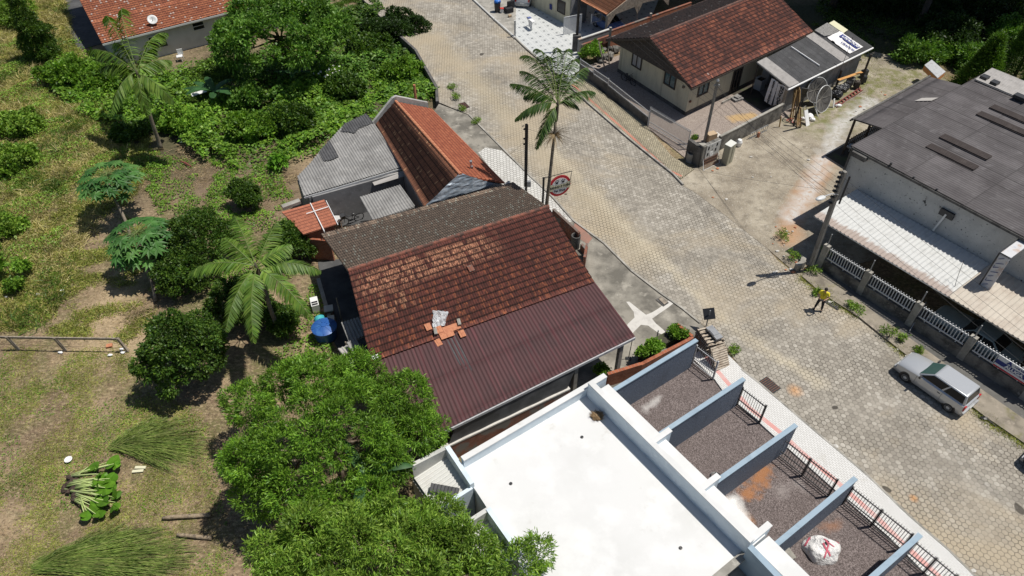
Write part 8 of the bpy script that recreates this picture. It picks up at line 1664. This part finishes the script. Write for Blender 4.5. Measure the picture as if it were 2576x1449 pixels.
for (p, q, lb) in (((1290, 860), (1345, 650), 'dark wooden post standing in front of the shed wall'), ((1600, 830), (1715, 440), 'dark wooden post at the far end of the shed')): a = ZS(*p, 0); mb = MB(); mb.bar(a, a + U * height_to(a, (80 + q[1] / 3.2933) * .63889), .14, .12, up=(1, 0, 0)); tag(mb.build('post', 'wood_dark'), lb, 'post', 'posts along the shed')
a = ZS(1345, 650, 2.2); mb = MB(); mb.tube([a, ZS(1510, 215, 4.6)], .018, 5); tag(mb.build('antenna_rod', 'metal_black'), 'thin dark rod rising from the shed post over the roof', 'rod')
for i, (x, y, r_) in enumerate(((1340, 890, .5), (1310, 960, .4), (1400, 870, .4), (1270, 950, .35))): mb = MB(); mb.blob(ZS(x, y, .35), (r_, r_ * .8, r_ * .8), 3, .14, seed=20 + i); tag(mb.build('rubbish_bag', 'plastic_bag_black'), 'full black rubbish bag heaped in the scrap beside the shed', 'bag', 'black rubbish bags')
mb = MB(); mb.bar(ZS(1320, 775, .95), ZS(1625, 670, 1.0), .26, .04, up=U); tag(mb.build('orange_board', 'board_orange'), 'bright orange board lying on the scrap heap by the shed', 'board')
for i, (x, y, s, mt, lb) in enumerate(((1660, 680, .5, 'metal_black', 'dark box on the far end of the scrap heap'), (1650, 760, .45, 'metal_black', 'black monitor-like box with pale disc on the scrap heap'), (1480, 780, .6, 'sheet_gasket', 'grey broken panel in the middle of the scrap heap'), (1440, 840, .5, 'plastic_bag_black', 'dark sheet metal piece in the scrap heap'), (1560, 830, .5, 'wood_dark', 'dark wooden crate piece at the edge of the scrap heap'))):
    mb = MB(); c = ZS(x, y, .4); mb.box(c, (s, s * .8, .5), rz=.5 + i, M=None); mb.box(c + U * .27, (s * .8, s * .6, .06), rz=.8 + i); tag(mb.build('scrap_box', mt), lb, 'scrap')
LD = thing('ladder', 'red brown wooden ladder lying on the ground beside the scrap heap', 'ladder', ZS(1450, 1000)); la1, la2 = ZS(1270, 1095, .12), ZS(1610, 870, .12); lb1, lb2 = ZS(1300, 1125, .08), ZS(1635, 905, .08); mb = MB(); mb.bar(la1, la2, .06, .09); mb.bar(lb1, lb2, .06, .09); mb.build('rails', 'paint_red_metal', LD); mb = MB()
for k in range(9): mb.bar(lerp(la1, la2, (k + .5) / 9), lerp(lb1, lb2, (k + .5) / 9), .12, .05)
mb.build('rungs', 'paint_red_metal', LD); plank('long thin grey plank on the ground beside the ladder', ZS(1310, 1115, .05), ZS(1680, 915, .05), .1, .05, 'wood_old')
mb = MB(); c = ZS(1320, 1105, .1); mb.blob(c, (.25, .15, .14), 2, .2); tag(mb.build('white_rag', 'styro'), 'white rag at the near end of the ladder', 'rag'); mb = MB(); mb.bar(ZS(1268, 1020, .7), ZS(1255, 1130, .0), .22, .05); tag(mb.build('white_slab', 'plastic_white'), 'white slab standing at the near end of the ladder', 'panel')
mb = MB(); mb.slab([ZS(850, 870, 2.0), ZS(935, 885, 2.0), ZS(905, 960, 1.2), ZS(850, 960, 1.2)], .05); tag(mb.build('dark_panel', 'metal_black'), 'dark panel leaning between the planks and the mesh dishes', 'panel')
plank('weathered leaning plank beside the green shrub and cottage', ZD(405, 490, 0), ZD(322, 130, 2.2), .28, .05, 'wood_old'); plank('shorter weathered plank behind the leaning plank', ZD(450, 400, 0), ZD(435, 215, 1.2), .18, .05, 'wood_old')
RK = thing('rubble_bank', 'dark earthy bank of stones and boards behind the leaning plank', 'rubble', ZD(480, 300)); 
for k in range(20): MB().blob(ZD(rnd.uniform(300, 560), rnd.uniform(210, 380), rnd.uniform(.1, .6)), rnd.uniform(.15, .4), 1, .25, seed=k).build('stone', 'wall_fence_old', RK)
mb = MB(); vwall(mb, ZD(110, 320), ZD(560, 160), 0, 1.2, .2); mb.build('bank_wall', 'brick_old', RK)
# block, hatch and rubble on the yard edge
mb = MB(); c = ZD(1965, 810, .1); mb.box(c, (.9, .7, .2), rz=.5); mb.box(c + V3((.05, .02, .16)), (.5, .4, .12), rz=.7); tag(mb.build('pump_box', 'sheet_gasket'), 'grey metal lid box at the edge of the gravel yard', 'box'); mb = MB(); mb.bar(ZD(1790, 862, .12), ZD(1980, 762, .12), .1, .2); tag(mb.build('edging', 'concrete'), 'pale concrete edging piece beside the grey lid box', 'edging')
flat('dark_pit', [ZD(*p) for p in ((1700, 850), (1900, 760), (2050, 820), (2260, 960), (2380, 900), (2150, 640), (2000, 680))], 'dark_earth_and_shade', .04, .1)
c = ZL(600, 800, 0); mb = MB(); mb.lathe(c, [(.3, 0), (.3, .72), (.24, .72), (.23, .12)], 22); tag(mb.build('concrete_ring', 'concrete', smooth=False), 'grey concrete pipe ring standing at the foot of the entrance pillar', 'pipe')
c = ZL(1320, 830, 0); FC = thing('metal_cabinet', 'tall olive grey metal cabinet with pale top beside the block wall', 'cabinet', c); q = [ZL(1320, 455, 1.6), ZL(1440, 360, 1.6), ZL(1560, 430, 1.6), ZL(1440, 515, 1.6)]; ctr = sum(q, V3()) / 4
MB().prism([(p.x, p.y) for p in q], 0, 1.57).build('body', 'cabinet_olive', FC); MB().prism([(p.x, p.y) for p in [ctr + (p - ctr) * 1.03 for p in q]], 1.57, 1.61).build('top', 'cabinet_top', FC); mb = MB(); m_ = lerp(q[3], q[2], .5); mb.tube([V3((m_.x, m_.y - .02, .1)), V3((m_.x, m_.y - .02, 1.5))], .01, 4); mb.build('door_seam', 'metal_black', FC)
c = ZL(1590, 490, 0); mb = MB(); mb.lathe(c + U * .05, [(.2, 0), (.24, .3), (.16, .5), (.12, .52)], 14); tag(mb.build('canister', 'plastic_white'), 'white canister standing beside the olive cabinet', 'canister')
c = [ZL(745, 965, .0), ZL(920, 995, .0), ZL(1205, 830, .0), ZL(1165, 600, .7), ZL(870, 740, .7)]; RK2 = thing('wire_rack', 'rusty white wire rack leaning below the meter board', 'rack', c[1]); a0_, b0_, a1_, b1_ = ZL(880, 990, .02), ZL(1205, 835, .02), ZL(870, 735, .75), ZL(1180, 600, .75); mb = MB()
for k in range(16): mb.bar(lerp(a0_, b0_, k / 15), lerp(a1_, b1_, k / 15), .014)
for k in range(6): mb.bar(lerp(a0_, a1_, k / 5), lerp(b0_, b1_, k / 5), .016)
mb.build('wires', 'metal_rust', RK2); mb = MB()
for p, q in ((a0_, a1_), (b0_, b1_), (a0_, b0_), (a1_, b1_)): mb.bar(p, q, .03)
mb.build('frame', 'lamp_grey', RK2)
mb = MB(); a, b = ZL(1840, 240, .5), ZL(2200, 60, .5); mb.bar(a, b, .05, .05); n_ = 9
for k in range(n_): p = lerp(a, b, k / (n_ - 1)); mb.bar(V3((p.x, p.y, 0)), p, .025)
mb.bar(V3((a.x, a.y, .05)), V3((b.x, b.y, .05)), .04, .04); tag(mb.build('rail_section', 'metal_grey'), 'short metal railing section leaning at the foot of the block wall', 'railing')
mb = MB(); mb.box(ZL(2000, 265, .2), (.14, .18, .42), rz=.3); tag(mb.build('brick', 'tile_new'), 'orange hollow brick at the foot of the block wall', 'brick')
a = ZD(2470, 1150, 0); plank('pale yellow stake standing at the foot of the block wall', a, a + U * .95 + V3((-.1, 0, 0)), .08, .06, 'wood_plank', nm='stake')
mb = MB(); mb.box(ZL(1030, 310, .35), (.75, .5, .7), rz=.45); tag(mb.build('cardboard_box', 'card'), 'brown cardboard carton behind the entrance pillar', 'box'); mb = MB(); mb.box(ZL(1130, 270, .3), (.7, .6, .05), rz=.45); tag(mb.build('board', 'cement_fresh'), 'pale flat board beside the carton behind the entrance pillar', 'board')
mb = MB(); mb.lathe(ZL(735, 350, .0), [(.14, 0), (.18, .3), (.15, .32)], 12); g = thing('potted_plant', 'small green potted plant beside the entrance pillar', 'potted plant', ZL(735, 350, 0)); mb.build('pot', 'concrete_dark', g); crown('leaves', 'leaf_vine', [(tuple(ZL(735, 350, .45)), (.2, .2, .15))], g, 50, 5, .12, .07)
# scattered rubble on the yard and verge: countable bits too small to part
for i in range(46):
    x, y = rnd.choice([(rnd.uniform(1790, 2110), rnd.uniform(380, 600)), (rnd.uniform(1940, 2010), rnd.uniform(570, 690)), (rnd.uniform(1990, 2060), rnd.uniform(620, 680)), (rnd.uniform(2120, 2230), rnd.uniform(230, 300))]); r_ = rnd.uniform(.04, .11); mb = MB(); mb.blob(A(x, y, .05), (r_ * 1.3, r_, r_ * .6), 1, .25, seed=i); tag(mb.build('stone', 'cement_fresh' if i % 3 else 'tile_new'), 'small rubble stone lying on the bare yard or its verge', 'stone', 'rubble stones')
for i in range(16):
    x = rnd.choice(((1903, 1935), (2070, 2160), (1830, 1890), (2170, 2260))); u_ = rnd.random(); p = lerp(RL[20], RL[26], u_) if i % 2 else lerp(RR[16], RR[20], u_); r_ = rnd.uniform(.06, .14); mb = MB(); mb.blob(p + V3((rnd.uniform(-.1, .3), rnd.uniform(-.1, .1), .03)), (r_ * 1.4, r_, r_ * .5), 1, .25, seed=i + 60); tag(mb.build('stone', 'cement_fresh'), 'pale broken stone lying in the gutter along the road', 'stone', 'gutter stones')
mb = MB(); mb.blob(A(2085, 678, .05), (.3, .16, .08), 2, .25, seed=2); tag(mb.build('plastic_bag', wmat('bag_blue', (.35, .45, .52))), 'pale blue plastic bag on the dark driveway behind the pole', 'bag')
mb = MB(); mb.box(A(2012, 668, .3), (.7, .25, .5), rz=.6); mb.box(A(2020, 655, .2), (.5, .3, .3), rz=1.1); tag(mb.build('concrete_rubble', 'concrete'), 'broken concrete blocks at the foot of the concrete pole', 'rubble')
mb = MB(); c = A(2477, 1052, .05); mb.blob(c, (.22, .12, .06), 2, .2); mb.bar(c + V3((.1, -.1, .02)), c + V3((.3, -.5, .02)), .05); tag(mb.build('black_debris', 'plastic_black'), 'black scrap lying on the road edge behind the silver car', 'debris')
a = A(2285, 838, .05); mb = MB(); mb.tube([a, A(2330, 760, 1.2)], .025, 6); tag(mb.build('guy_rod', 'metal_grey'), 'thin slanting metal rod on the verge before the fence', 'rod')
for k in range(3): mb = MB(); p = A(1790 + 9 * k, 640 + 4 * k, 0)
